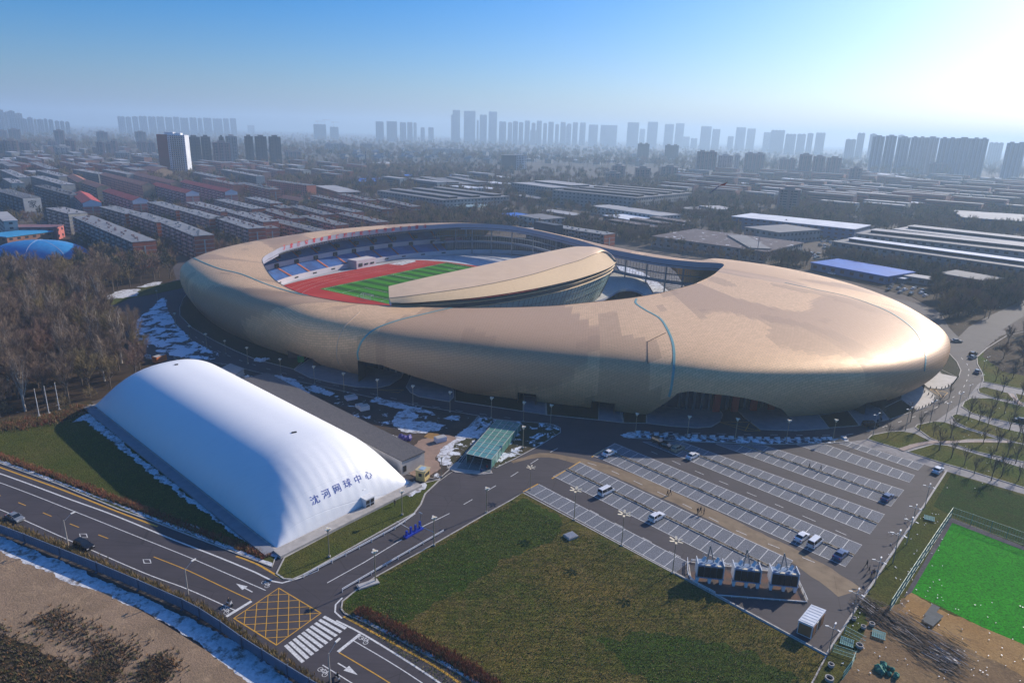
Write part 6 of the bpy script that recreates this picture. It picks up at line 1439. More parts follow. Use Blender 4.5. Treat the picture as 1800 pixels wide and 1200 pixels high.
# ================================================================== HOARDING, RAILS, HEDGES
wp = gp([(-150, 870), (-95, 896), (-45, 917), (0, 937), (45, 954), (107, 979), (172, 1005), (245, 1036), (322, 1070), (352, 1086), (389, 1110), (426, 1137), (462, 1160), (506, 1188), (545, 1212), (600, 1245)])
hz_ = thing('site_hoarding', 'blue-grey metal hoarding along the road above the snow strip', 'hoarding', wp[3])
m_hoard = M('blue_grey_sheet', (0.16, 0.20, 0.27), (0.13, .165, .225), .3, .55, .2)
for i in range(len(wp) - 1):
    a, b = wp[i], wp[i + 1]; e = (b - a).normalized(); L = (b - a).length; rz_ = math.atan2(e.y, e.x); mb = MB()
    mb.box((a + b) / 2 + Vector((0, 0, 1.15)), (L - .12, .06, 2.0), rz_)
    n_ = int(L / .8)
    for k in range(n_): mb.box(a + e * ((k + .5) * L / n_) + Vector((0, 0, 1.15)), (.08, .12, 2.0), rz_)
    mb.box((a + b) / 2 + Vector((0, 0, 2.2)), (L, .14, .1), rz_); wpart(mb, 'panel', m_hoard, hz_)
    mb = MB(); mb.box(a + Vector((0, 0, 1.2)), (.16, .3, 2.5), rz_); mb.box(a + Vector((0, 0, .1)), (.5, 1.0, .2), rz_); wpart(mb, 'post', M('hoard_post', (0.1, .12, .17)), hz_)
def rail(px, label, posts=3.0, h=.85, mat=None, name='guard_rail', cat='guard rail', beams=(.55, .8), r=.07):
    P = smooth_line(gp(px), 1.0); t = thing(name, label, cat, P[0]); mat = mat or m_whitepaint
    mb = MB()
    for z in beams:
        for i in range(len(P) - 1): mb.tube(P[i] + Vector((0, 0, z)), P[i + 1] + Vector((0, 0, z)), r, n=4, cap=False)
    wpart(mb, 'rail_beam', mat, t); acc = 0; last = -9
    for i in range(len(P) - 1):
        acc += (P[i + 1] - P[i]).length
        if acc - last >= posts:
            last = acc; mb = MB(); mb.box(P[i] + Vector((0, 0, h / 2)), (.12, .12, h)); wpart(mb, 'post', mat, t)
    return t
rail([(534, 1015), (600, 981), (660, 949), (700, 927), (730, 906)], 'white guard rail on the dome side of the side road')
rail([(602, 1040), (660, 1006), (720, 971), (780, 936)], 'white guard rail on the lawn side of the side road')
gt = M('teal_fence', (0.07, 0.26, 0.24), (.05, .2, .19), 1, .5)
def mesh_fence(px, label, h=3.0, step=3.0, name='mesh_fence'):
    P = smooth_line(gp(px), step); t = thing(name, label, 'fence', P[0])
    for i in range(len(P) - 1):
        mb = MB(); a, b = P[i], P[i + 1]
        for z in (.1, h * .5, h): mb.tube(a + Vector((0, 0, z)), b + Vector((0, 0, z)), .05, n=4, cap=False)
        for k in range(1, 7): mb.tube(a.lerp(b, k / 7), a.lerp(b, k / 7) + Vector((0, 0, h)), .018, n=3, cap=False)
        for k in range(1, 7): mb.tube(a + Vector((0, 0, h * k / 7)), b + Vector((0, 0, h * k / 7)), .015, n=3, cap=False)
        wpart(mb, 'mesh_panel', gt, t)
        mb = MB(); mb.tube(a, a + Vector((0, 0, h + .1)), .07, n=6); wpart(mb, 'post', gt, t)
mesh_fence([(1563, 1076), (1600, 1018), (1640, 957), (1671, 911)], 'teal mesh fence along the left side of the green turf'); mesh_fence([(1671, 911), (1740, 936), (1800, 958), (1900, 995)], 'teal mesh fence along the far side of the green turf')
mesh_fence([(1484, 1113), (1520, 1132)], 'short teal fence panel among the concrete rings', 1.6, 2.5); mesh_fence([(1463, 1145), (1502, 1158), (1480, 1195)], 'bent teal fence near the bottom right corner', 1.6, 2.5)
def blades(px, wd, n, hgt, mats, name, label=None, seed=1, lean=.5, bw=.05, area_poly=None, z0=.1, cl=5):
    """loose clumps of blades and stems: one object"""
    rg = random.Random(seed); P = smooth_line(gp(px), 1.0) if px else None; V = []; F = []; Mi = []
    for i in range(n):
        if P:
            k = rg.randrange(len(P) - 1); p = P[k].lerp(P[k + 1], rg.random()); d = (P[k + 1] - P[k]).normalized(); nn = Vector((-d.y, d.x, 0)); p = p + nn * rg.gauss(0, wd / 2.5)
        else: p = area_poly(rg)
        hh = hgt * rg.uniform(.5, 1.3); mi = rg.randrange(len(mats))
        for j in range(cl):
            a = rg.uniform(0, 6.283); q = p + Vector((math.cos(a), math.sin(a), 0)) * rg.uniform(0, hh * .25); s = Vector((-math.sin(a), math.cos(a), 0)) * bw
            tipp = q + Vector((math.cos(a) * hh * lean * rg.random(), math.sin(a) * hh * lean * rg.random(), hh)); b = len(V)
            V += [tuple(q - s + Vector((0, 0, z0))), tuple(q + s + Vector((0, 0, z0))), tuple(tipp + Vector((0, 0, z0)))]; F.append((b, b + 1, b + 2)); Mi.append(mi)
    me = bpy.data.meshes.new(name); me.from_pydata(V, [], F)
    for m in mats: me.materials.append(m)
    me.polygons.foreach_set('material_index', Mi); me.update(); o = link(bpy.data.objects.new(name, me)); tag(o, label, kind='stuff'); return o
m_w1, m_w2, m_w3 = M('straw_weed', (0.30, 0.21, 0.09), None, 1, 1), M('olive_weed', (0.13, 0.12, 0.05), None, 1, 1), M('rust_hedge', (0.34, 0.12, 0.06), (.24, .09, .05), 1, 1)
blades([(-150, 852), (0, 922), (45, 938), (107, 962), (172, 990), (245, 1021), (322, 1056), (389, 1094), (440, 1130), (506, 1172), (600, 1232)], 1.4, 2600, .9, [m_w1, m_w2, m_w1], 'weeds', seed=3, cl=7)
blades([(-150, 742), (0, 802), (100, 838), (207, 879), (277, 905), (340, 931), (415, 958), (470, 981)], 1.3, 3600, .7, [m_w3, m_w3, m_w1], 'hedge_growth', seed=4, cl=8)
blades([(628, 1073), (685, 1100), (745, 1133), (805, 1165), (865, 1202), (925, 1240)], 1.5, 3200, .75, [m_w3, m_w3, m_w2], 'hedge_growth', seed=5, cl=8)
blades([(0, 750), (60, 744), (110, 733), (150, 715)], 5, 1500, 1.0, [m_w3, m_w1, m_w2], 'undergrowth', seed=6, cl=7)
area('snow_patch', [(-60, 788), (0, 808), (100, 844), (209, 886), (277, 911), (415, 964), (478, 990), (478, 995), (412, 969), (276, 916), (208, 890), (100, 848), (0, 812), (-60, 792)], m_snow, edge=(.18, .5), kind='stuff', h=.02)
area('snow_patch', [(620, 1078), (704, 1118), (764, 1152), (854, 1207), (850, 1210), (760, 1155), (700, 1121), (616, 1080)], m_snow, edge=(.18, .5), kind='stuff')
# dark scrub on the dirt lot
def polyrand(px, jit=0):
    P = gp(px); xs = [p.x for p in P]; ys = [p.y for p in P]
    def inside(x, y):
        c = False; n = len(P)
        for i in range(n):
            a, b = P[i], P[(i + 1) % n]
            if (a.y > y) != (b.y > y) and x < (b.x - a.x) * (y - a.y) / (b.y - a.y) + a.x: c = not c
        return c
    def f(rg):
        while True:
            x, y = rg.uniform(min(xs), max(xs)), rg.uniform(min(ys), max(ys))
            if inside(x, y): return Vector((x, y, 0)) if not jit else Vector((x + rg.gauss(0, jit), y + rg.gauss(0, jit), 0))
    f.inside = inside; return f
m_sc1, m_sc2 = M('dark_scrub', (0.11, 0.08, 0.06), None, 1, 1), M('rust_scrub', (0.26, 0.14, 0.06), None, 1, 1)
for i, px in enumerate([[(55, 1100), (75, 1080), (110, 1078), (135, 1100), (180, 1125), (240, 1135), (232, 1160), (200, 1178), (170, 1160), (150, 1130), (105, 1105)], [(255, 1180), (270, 1165), (285, 1168), (290, 1185), (275, 1200)], [(-80, 1070), (20, 1115), (90, 1150), (180, 1195), (330, 1230), (200, 1300), (-80, 1300)], [(160, 1180), (175, 1170), (190, 1185), (180, 1195)]]):
    blades(None, 0, 900 if i != 2 else 2600, .45, [m_sc1, m_sc1, m_sc2, m_w2], 'scrub', seed=20 + i, area_poly=polyrand(px, 1.3), cl=7, bw=.07, lean=1.2)
mG = [M('blade_green', (0.12, 0.17, 0.025), None, 1, 1), M('blade_olive', (0.19, 0.19, 0.04), None, 1, 1), M('blade_straw', (0.32, 0.24, 0.10), None, 1, 1)]
blades(None, 0, 30000, .16, [mG[0], mG[1], mG[0], mG[2]], 'grass', seed=31, area_poly=polyrand([(597, 1072), (660, 1016), (900, 880), (1187, 1012), (1452, 1157), (1380, 1290), (900, 1290), (640, 1105)]), cl=4, bw=.05, lean=1.5, z0=.12)
blades(None, 0, 9000, .16, [mG[0], mG[1]], 'grass', seed=32, area_poly=polyrand([(-100, 745), (110, 741), (165, 722), (486, 978), (410, 965), (0, 812)]), cl=4, bw=.05, lean=1.5, z0=.08)
# hedge line edges on the lot kerb: litter
rg = random.Random(9); mb = MB()
for _ in range(200):
    x, y = rg.choice([(rg.uniform(1480, 1800), rg.uniform(1060, 1200)), (rg.uniform(1560, 1660), rg.uniform(900, 1060)), (rg.uniform(1650, 1800), rg.uniform(640, 860))])
    p = G(x, y); mb.box(p + Vector((0, 0, .32)), (rg.uniform(.1, .3), rg.uniform(.08, .2), .06), rg.uniform(0, 3))
tag(mb.build('litter', m_whitepaint), kind='stuff')

# ================================================================== VEHICLES
m_tyre = M('tyre_rubber', (0.012, 0.012, 0.012), None, 1, .8); m_cglass = glassy('car_glass', (0.01, 0.014, 0.02), .05); m_rim = M('wheel_rim', (0.3, .3, .31), None, 1, .3, .8)
m_hl = M('headlight', (0.6, .6, .62), None, 1, .1); m_tl = M('taillight', (0.4, .01, .01), None, 1, .2)
def paint(name, c): return M('paint_' + name, c, tuple(x * .95 for x in c), 5, .22, .1)
def make_car(kind, mat, L=4.6, W=1.8, H=1.45):
    t = thing('parked_car' if kind != 'van' else 'parked_van', 'x', 'car' if kind != 'van' else 'van')
    if kind == 'van': side = [(-.5, .35), (-.5, .95), (-.485, 1.0), (-.47, .55 * 2), (.30, 1.05), (.42, .95), (.49, .85), (.5, .35)]
    side = {'sedan': [(-.5, .3), (-.5, .85), (-.46, .97), (-.33, 1.0), (.22, .98), (.44, .86), (.495, .7), (.5, .3)], 'suv': [(-.5, .32), (-.5, 1.0), (-.48, 1.06), (.20, 1.04), (.45, .95), (.5, .8), (.5, .32)], 'van': [(-.5, .35), (-.5, 1.1), (-.49, 1.12), (.33, 1.1), (.44, .98), (.5, .8), (.5, .35)]}[kind]
    cab = {'sedan': [(-.36, .98), (-.24, 1.42), (.05, 1.45), (.24, .96)], 'suv': [(-.47, 1.04), (-.42, 1.62), (.02, 1.66), (.22, 1.03)], 'van': [(-.485, 1.1), (-.46, 1.9), (.20, 1.92), (.36, 1.08)]}[kind]
    def extr(pts, w0, w1, zc):
        v = []; n = len(pts)
        for s in (-1, 1):
            for x, z in pts: ww = w0 + (w1 - w0) * max(0, (z - zc[0]) / (zc[1] - zc[0])); v.append((x * L, s * ww / 2, z))
        return v, [tuple(range(n)), tuple(range(2 * n - 1, n - 1, -1))] + [(i, n + i, n + (i + 1) % n, (i + 1) % n) for i in range(n)]
    b = MB(); v, f = extr(side, W, W * .93, (.6, 1.1)); b.add(v, f)
    for x in (-.32, .32):
        for s in (-1, 1): b.tube((x * L, s * (W / 2 - .06), .34), (x * L, s * (W / 2 + .02), .34), .42, n=14)
    b.build('body', mat, t)
    g = MB(); zt = cab[1][1]; v, f = extr(cab, W * .93, W * .74, (cab[0][1], zt)); g.add(v, f); g.build('cabin_glass', m_cglass, t)
    r = MB(); x0, x1 = cab[1][0] * L, cab[2][0] * L; w2 = W * .74 / 2
    r.add([(x0 - .05, -w2, zt), (x1 + .05, -w2, zt + .02), (x1 + .05, w2, zt + .02), (x0 - .05, w2, zt), (x0, -w2 * .85, zt + .07), (x1, -w2 * .85, zt + .09), (x1, w2 * .85, zt + .09), (x0, w2 * .85, zt + .07)], [(4, 5, 6, 7), (0, 1, 5, 4), (1, 2, 6, 5), (2, 3, 7, 6), (3, 0, 4, 7)])
    for s in (-1, 1):
        for i in (0, 2):
            a, c = cab[i], cab[i + 1]; r.tube((a[0] * L, s * W * .462, a[1]), (c[0] * L, s * W * .372, c[1]), .045, n=4)
        xm = (cab[1][0] + cab[2][0]) / 2 * L; r.tube((xm, s * W * .466, cab[0][1]), (xm, s * W * .373, zt), .045, n=4)
    r.build('roof', mat, t)
    for x in (-.32, .32):
        for s in (-1, 1):
            w_ = MB(); w_.tube((x * L, s * (W / 2 - .16), .33), (x * L, s * (W / 2 + .04), .33), .33, n=16); o = w_.build('wheel', m_tyre, t); w_ = MB(); w_.tube((x * L, s * (W / 2 + .04), .33), (x * L, s * (W / 2 + .06), .33), .2, n=12); w_.build('rim', m_rim, o)
    for s in (-1, 1):
        w_ = MB(); w_.box((L * .495, s * W * .36, .72), (.08, .4, .16)); w_.build('headlight', m_hl, t); w_ = MB(); w_.box((-L * .497, s * W * .38, .85), (.08, .3, .18)); w_.build('taillight', m_tl, t)
        w_ = MB(); w_.box((L * .15, s * (W / 2 + .08), 1.02), (.12, .2, .12)); w_.build('mirror', mat, t)
    return t
GEa = math.atan2(GE.y, GE.x); GNa = math.atan2(GN.y, GN.x)
pw_, pb2, pbl, pbe, pg = paint('white', (.75, .75, .76)), paint('black', (.012, .012, .014)), paint('slate_blue', (.10, .14, .24)), paint('beige', (.42, .34, .24)), paint('grey', (.2, .22, .25))
carlist = [('sedan', pw_, (1071, 799), GNa, 'white sedan parked alone at the near corner of the car park'), ('van', pw_, (1065, 867), GNa, 'white minivan parked in the front double row near a petal lamp'), ('suv', pw_, (1154, 912), GNa, 'white estate car in the front double row'),
    ('suv', pbe, (1191, 791), GNa, 'beige estate car at the edge of the stadium shadow'), ('sedan', pw_, (1217, 804), GNa, 'white sedan right of the beige estate car'), ('suv', pb2, (1158, 779), GEa, 'black car in the shadow, left of two behind the beige one'), ('sedan', pb2, (1172, 787), GEa, 'black sedan in the shadow touching the beige estate car'),
    ('sedan', pw_, (1409, 947), GNa, 'white sedan parked left of the tall white van'), ('van', pw_, (1432, 957), GNa, 'tall white van beside the white sedan at the lot end'), ('sedan', pbl, (1477, 978), GNa, 'blue-grey sedan in the last bays near the group of people'),
    ('sedan', pbl, (1559, 877), GNa, 'slate blue sedan alone at the end of a double row'), ('sedan', pw_, (1648, 829), GNa, 'white car on the lane at the far right corner of the car park'), ('van', pb2, (1529, 750), GEa + .95, 'black van on the ring road by the small paved ramp'),
    ('suv', pb2, (1710, 624), GNa - .15, 'black car heading along the ring road at the right'), ('sedan', pg, (1709, 630), GNa - .15, 'grey sedan just behind the black car on the ring road'), ('sedan', pg, (1717, 655), GNa + .15, 'grey-green car on the ring road near the park corner'),
    ('sedan', pbe, (1681, 601), GEa + .7, 'beige car half hidden by the right end of the stadium'), ('suv', pb2, (148, 962), GEa, 'black car parked on the main road by a street lamp'), ('sedan', pg, (27, 913), GEa, 'silver-grey car at the left edge behind the weeds'), ('sedan', pb2, (1797, 742), GEa + .3, 'dark car on the park road at the right edge'),
    ('suv', pw_, (1462, 482), GEa, 'white car beside the stadium roofline behind the golden lobe')]
RD1 = math.atan2((G(250, 1005) - G(0, 895)).y, (G(250, 1005) - G(0, 895)).x)
for k, m_, p, rz_, lab in carlist:
    if p[0] < 200: rz_ = RD1
    t = make_car(k, m_, 4.6 if k != 'van' else 4.9); b = G(*p); t.location = (b.x, b.y, .02); t.rotation_euler = (0, 0, rz_); t['label'] = lab
# distant parked cars behind the stadium: small, body and windows only
def tiny_car(m_):
    t = thing('parked_car', 'x', 'car', (0, 0, 0)); b = MB(); b.box((0, 0, .65), (4.4, 1.8, .8)); b.build('body', m_, t); b = MB(); b.box((-.2, 0, 1.2), (2.4, 1.5, .5)); b.build('cabin', m_cglass, t); b = MB(); b.box((-.2, 0, 1.48), (1.9, 1.4, .06)); b.build('roof', m_, t); return t
rg = random.Random(5)
for mat_, nm in ((pw_, 'white'), (pb2, 'black'), (pg, 'grey')):
    pr = tiny_car(mat_); used = []
    for (x0, y0, x1, y1, n) in ((1380, 404, 1475, 418, 16), (1390, 441, 1440, 452, 7), (1440, 430, 1466, 437, 4), (1560, 500, 1665, 515, 6)):
        for k in range(n):
            for _ in range(20):
                x = rg.uniform(x0, x1); y = y0 + (x - x0) * (.12) + rg.uniform(0, y1 - y0); p = G(x, y)
                if free(p, 2): break
            took(p, GE, 1.5, 1.5); place(pr, used, (p.x, p.y, 0), GNa + rg.uniform(-.06, .06), 'small %s car in the crowded yard behind the stadium' % nm, '%s cars parked in the yard' % nm)
# ================================================================== PEOPLE
def skin_mesh(V, E, Rr, name, sub=1):
    me = bpy.data.meshes.new(name); me.from_pydata(V, E, []); o = bpy.data.objects.new(name, me); COL.objects.link(o)
    md = o.modifiers.new('s', 'SKIN'); md.use_smooth_shade = True
    for i, r in enumerate(Rr): me.skin_vertices[0].data[i].radius = (r, r) if not isinstance(r, tuple) else r
    me.skin_vertices[0].data[0].use_root = True
    s = o.modifiers.new('u', 'SUBSURF'); s.levels = s.render_levels = sub
    dg = bpy.context.evaluated_depsgraph_get(); out = bpy.data.meshes.new_from_object(o.evaluated_get(dg)); bpy.data.objects.remove(o); return out
def person_mesh(pose='walk', coat=(0.02, .02, .025), legs=(.02, .022, .03)):
    st_ = {'walk': .28, 'stand': .06, 'sit': 0}[pose]; sit = pose == 'sit'
    V = [(0, 0, .95), (0, 0, 1.15), (0, 0, 1.38), (0, 0, 1.48), (.01, 0, 1.56), (.015, 0, 1.70)]; Rr = [(.13, .16), (.12, .15), (.12, .19), .055, .085, .095]; E = [(0, 1), (1, 2), (2, 3), (3, 4), (4, 5)]
    for s in (-1, 1):
        b = len(V); k = st_ * s
        if sit: V += [(0.05, s * .1, .9), (.45, s * .18, .85), (.38, s * .2, .45), (.50, s * .2, .40)]
        else: V += [(0, s * .1, .88), (k * .5 + .03, s * .11, .48), (k - .03, s * .11, .08), (k + .14, s * .12, .04)]
        Rr += [(.1, .1), .068, .045, (.04, .05)]; E += [(0, b), (b, b + 1), (b + 1, b + 2), (b + 2, b + 3)]
        b = len(V)
        if sit: V += [(.0, s * .2, 1.40), (.18, s * .27, 1.15), (.45, s * .28, 1.08), (.53, s * .28, 1.07)]
        else: V += [(0, s * .2, 1.40), (-k * .3, s * .25, 1.13), (-k * .5 + .05, s * .24, .88), (-k * .55 + .07, s * .24, .80)]
        Rr += [.06, .048, .034, (.022, .04)]; E += [(2, b), (b, b + 1), (b + 1, b + 2), (b + 2, b + 3)]
        h = b + 3; d = Vector(V[h]) - Vector(V[h - 1]); d.normalize()
        for fi in range(5):
            o1 = len(V); off_ = Vector((.018 * (fi - 2), 0, 0)); ln = (.04, .075, .085, .078, .06)[fi]; p1 = Vector(V[h]) + d * .04 + off_ + (Vector((.025, 0, .02)) if fi == 0 else Vector()); p2 = p1 + d * ln + Vector((0, -s * .015, 0))
            V += [tuple(p1), tuple(p2)]; Rr += [.010, .008]; E += [(h, o1), (o1, o1 + 1)]
    me = skin_mesh(V, E, Rr, 'person'); mats = [M('coat_%d' % int(coat[0] * 999), coat, None, 3, .9), M('legs', legs, None, 3, .9), M('skin', (.42, .26, .18), None, 3, .6), M('hair', (.012, .01, .01), None, 3, .7), M('shoe', (.015, .012, .012))]
    me.materials.clear()
    for m_ in mats: me.materials.append(m_)
    for p in me.polygons:
        c = p.center; hand = abs(c.y) > .2 and ((c.z < .9 and not sit) or (sit and c.x > .44 and c.z > 1))
        p.material_index = 2 if hand else 4 if c.z < .1 and not sit else 1 if c.z < .9 else 0 if c.z < 1.47 else (3 if c.z > 1.72 or (c.x < -.02 and c.z > 1.54) else 2); p.use_smooth = True
    return me
PM = {}
def person(px, pose, coatn, rz, label, group=None, z=0.02):
    coats = {'black': (0.02, .02, .025), 'blue': (.03, .06, .2), 'red': (.35, .03, .03), 'white': (.6, .6, .6), 'brown': (.1, .06, .04)}
    k = (pose, coatn)
    if k not in PM: PM[k] = person_mesh(pose, coats[coatn])
    b = G(*px) if len(px) == 2 else Vector(px); t = link(bpy.data.objects.new('person', PM[k])); t.location = (b.x, b.y, z if len(px) == 2 else px[2]); t.rotation_euler = (0, 0, rz); tag(t, label, 'person', group)
    hm = MB(); hm.ico((.0, 0, 1.735), .088, 1, sc=(1, .95, .85)); hm.build('hair', M('hair', (.012, .01, .01)), t); nz = MB(); nz.box((.115, 0, 1.66), (.03, .02, .035)); nz.build('nose', M('skin', (.42, .26, .18)), t)
    return t
pl_ = [((1178, 869), 'walk', 'black', 'person in dark coat walking on the dusty track, left of the pair', GEa), ((1173, 871), 'walk', 'brown', 'shorter person beside the walker in dark coat on the dusty track', GEa), ((1226, 903), 'stand', 'black', 'leftmost of three people standing on the dusty track', 1), ((1231, 901), 'walk', 'black', 'middle of three people on the dusty track', 2), ((1237, 904), 'stand', 'brown', 'rightmost of three people on the dusty track', 3),
       ((1422, 823), 'walk', 'black', 'person walking alone across the far bays, left one', GEa), ((1442, 827), 'walk', 'black', 'person walking alone across the far bays, right one', GEa), ((1523, 996), 'walk', 'black', 'person walking apart from the group by the far kerb', 2), ((1527, 1006), 'walk', 'black', 'person in black leading the group by the far kerb', 2.4),
       ((1531, 1014), 'stand', 'blue', 'person in blue coat in the middle of the kerbside group', 2.1), ((1535, 1012), 'stand', 'black', 'person in black at the back of the kerbside group', 1), ((1541, 1012), 'walk', 'white', 'person in pale jacket at the right of the kerbside group', .4), ((856, 826), 'stand', 'red', 'person in red jacket at the ramp under the glass canopy', 1),
       ((846, 833), 'walk', 'blue', 'person in blue jacket in front of the glass canopy ramp', 2), ((1542, 745), 'walk', 'black', 'person walking behind the black van on the ring road', 1), ((1548, 742), 'walk', 'black', 'second walker near the black van, closer to the bollards', 1), ((694, 889), 'walk', 'brown', 'person walking on the paving in front of the dome end', 1), ((297, 814), 'stand', 'black', 'worker standing on the snowy path beside the long dome side', 1)]
for p, pose, c_n, lab, rz_ in pl_: person(p, pose, c_n, rz_, lab)
def scooter(px, rz, lab1, lab2, coat):
    b = G(*px); t = thing('motor_scooter', lab1, 'scooter', (b.x, b.y, .02), rz)
    for x in (-.6, .6):
        mb = MB(); mb.tube((x, -.06, .27), (x, .06, .27), .27, n=14); w_ = mb.build('wheel', m_tyre, t); mb = MB(); mb.tube((x, -.07, .27), (x, .07, .27), .14, n=10); mb.build('rim', m_rim, w_)
    mb = MB(); mb.box((-.35, 0, .55), (.75, .28, .35)); mb.box((.1, 0, .32), (.5, .26, .08)); mb.box((.42, 0, .6), (.1, .34, .55), tilt=Matrix.Rotation(-.3, 3, 'Y')); mb.build('body', M('paint_white', (.75, .75, .76)), t)
    mb = MB(); mb.box((-.3, 0, .78), (.65, .26, .1)); mb.build('seat', m_black, t); mb = MB(); mb.tube((.55, 0, .3), (.4, 0, 1.0), .03, n=6); mb.tube((.4, -.32, 1.02), (.4, .32, 1.02), .02, n=6); mb.build('handlebar', m_greymetal, t)
    p = person((b.x, b.y, 0), 'sit', coat, rz, lab2, z=0); p.location = Vector((b.x, b.y, -.02)) - Vector((math.cos(rz), math.sin(rz), 0)) * .2
scooter((404, 1063), RD1, 'white scooter waiting at the stop line of the junction', 'rider in black on the scooter at the stop line', 'black'); scooter((593, 1193), GEa + math.pi, 'scooter near the bottom edge beside a street lamp', 'rider on the scooter at the bottom edge', 'black')

# ================================================================== MACHINES ON THE TRIANGLE PLOT
area('planting_bed', [(1210, 988), (1214, 1018), (1257, 1046), (1418, 1058), (1392, 999), (1350, 1004), (1300, 998)], M('rust_soil', (0.14, 0.07, 0.045), (0.09, .06, .05), .8, 1, c3=(.07, .06, .06), scale3=.3), kerb=.35)
ua = G(1246, 1026); ub = G(1376, 1040); ue = (ub - ua).normalized(); urz = math.atan2(ue.y, ue.x)
m_bluegrey = M('blue_grey_plate', (0.22, .30, .42), (.18, .25, .36), 1, .4)
def machine():
    t = thing('panel_machine', 'x', 'machine'); mb = MB(); mb.box((0, 1.3, 2.7), (4.9, 2.4, 2.3)); mb.build('body', m_bluegrey, t)
    for k in range(4):
        mb = MB(); mb.box((-1.8 + k * 1.2, .02, 2.55), (1.12, .16, 2.3), tilt=Matrix.Rotation(-.12, 3, 'X')); mb.build('black_panel', m_black, t)
        mb = MB(); mb.box((-1.8 + k * 1.2, .35, 3.98), (1.0, .5, .12)); mb.build('top_cap', m_lampw if k % 2 else m_bluegrey, t)
    for s in (-1, 1): mb = MB(); mb.box((s * 2.55, 1.25, 2.9), (.14, 2.7, 3.0)); mb.build('side_plate', m_whitepaint, t)
    mb = MB(); mb.box((0, -.12, 1.42), (5.4, .25, .22)); mb.build('front_beam', m_bluegrey, t)
    for x in (-2.4, 0, 2.2):
        mb = MB(); mb.add([(x - .22, -.1, 0), (x + .22, -.1, 0), (x + .22, .7, 0), (x - .22, .7, 0), (x - .4, -.1, 1.4), (x + .4, -.1, 1.4), (x + .4, .9, 1.4), (x - .4, .9, 1.4)], [(0, 1, 5, 4), (1, 2, 6, 5), (2, 3, 7, 6), (3, 0, 4, 7)]); mb.build('leg', m_whitepaint, t)
    for x in (-1.3, 1.3):
        mb = MB(); mb.tube((x - .25, 1.2, 4.2), (x + .35, 1.6, 5.1), .38, .3, 10); mb.build('white_drum', m_whitepaint, t)
    for s in (-1, 1): mb = MB(); mb.tube((s * .65 + .1, 1.8, 3.8), (-.2, 2.1, 7.3), .11, n=6); mb.build('mast_leg', m_greymetal, t)
    mb = MB(); mb.tube((-1.4, 2.4, 5.2), (1.4, 2.4, 5.2), .05, n=4)
    for x in (-1.4, -.5, .5, 1.4): mb.tube((x, 2.4, 3.8), (x, 2.4, 5.2), .05, n=4)
    mb.build('top_railing', m_greymetal, t)
    return t
mu = machine(); used = []
for k, l in enumerate(('leftmost black-panelled machine with A-shaped mast beside the car park corner', 'middle black-panelled machine with A-shaped mast', 'rightmost black-panelled machine with A-shaped mast, nearest the white container')):
    p = ua.lerp(ub, k / 2) - Vector((0, 0, 0)); place(mu, used, (p.x, p.y, .1), urz, l, 'black-panelled machines')
rail([(1208, 985), (1213, 1019), (1257, 1046)], 'low white rail on the left edge of the triangular plot', 2.0); rail([(1215, 988), (1280, 996), (1350, 1004), (1392, 1000)], 'white rail behind the three black machines', 2.5); rail([(1258, 1047), (1418, 1059)], 'white kerb rail in front of the three black machines', 3, .4, beams=(.3,)); rail([(1392, 1000), (1419, 1059)], 'dark low fence on the right edge of the triangular plot', 2.0, mat=m_greymetal)
# container
qb = gp([(1400, 1112.5), (1425, 1123.5), (1447, 1095), (1422, 1085)]); c = sum(qb, Vector()) / 4
t = thing('site_container', 'white site container with brown door panels standing alone by the lot corner', 'container', c); hc = 2.75
mb = MB(); mb.prism(qb, .1, hc); wpart(mb, 'body', m_whitepaint, t)
mb = MB(); e = [c + (b - c) * 1.04 for b in qb]; mb.prism(e, hc + .005, hc + .16, bottom=True); 
for k in range(7): mb.box(e[0].lerp(e[3], (k + .5) / 7).lerp(e[1].lerp(e[2], (k + .5) / 7), .5) + Vector((0, 0, hc + .18)), ((e[1] - e[0]).length * .9, .1, .06), math.atan2((e[1] - e[0]).y, (e[1] - e[0]).x))
wpart(mb, 'roof', M('pale_sheet_roof', (.6, .64, .7), None, .6, .4), t)
m_brn = M('brown_panel', (0.26, 0.115, 0.04), (.2, .09, .035), 1)
def face_panel(a, b, s0, s1, z0, z1, mat, name):
    d = (b - a); L = d.length; d.normalize(); nn = Vector((d.y, -d.x, 0)); mb = MB(); mb.box(a + d * (L * (s0 + s1) / 2) + nn * .03 + Vector((0, 0, (z0 + z1) / 2)), (L * (s1 - s0), .08, z1 - z0), math.atan2(d.y, d.x)); wpart(mb, name, mat, t)
face_panel(qb[0], qb[1], .06, .94, .3, 2.45, m_brn, 'end_panel')
for s0, s1, mt in ((.05, .3, m_brn), (.34, .46, m_greymetal), (.5, .62, m_dark), (.68, .95, m_brn)): face_panel(qb[1], qb[2], s0, s1, .3, 2.4, mt, 'side_panel')
# barrier island
c = G(727, 937); t = thing('barrier_island', 'blue toll-gate island with posts in the middle of the side road', 'barrier', c, math.atan2((G(740, 928) - G(712, 944)).y, (G(740, 928) - G(712, 944)).x))
m_bl = M('bright_blue', (.02, .05, .42), None, 1, .4); mb = MB(); mb.box((0, 0, .2), (5.2, 1.0, .4)); mb.build('plinth', m_bl, t)
for x, h in ((-2, 1.2), (-.8, 1.6), (.6, 1.5), (1.9, 1.7)): mb = MB(); mb.box((x, 0, .4 + h / 2), (.4, .45, h)); mb.build('cabinet', m_bl, t)
for s, x in ((1, -.8), (-1, 1.6)): mb = MB(); mb.tube((x, 0, 1.3), (x + .2, s * 4.8, 1.35), .05, n=5); mb.build('boom', m_whitepaint, t)
mb = MB(); mb.tube((2.4, .2, 0), (2.4, .2, 4.0), .06, n=6); mb.box((2.4, .2, 3.9), (.3, 1.0, .2)); mb.build('sign_mast', m_greymetal, t)
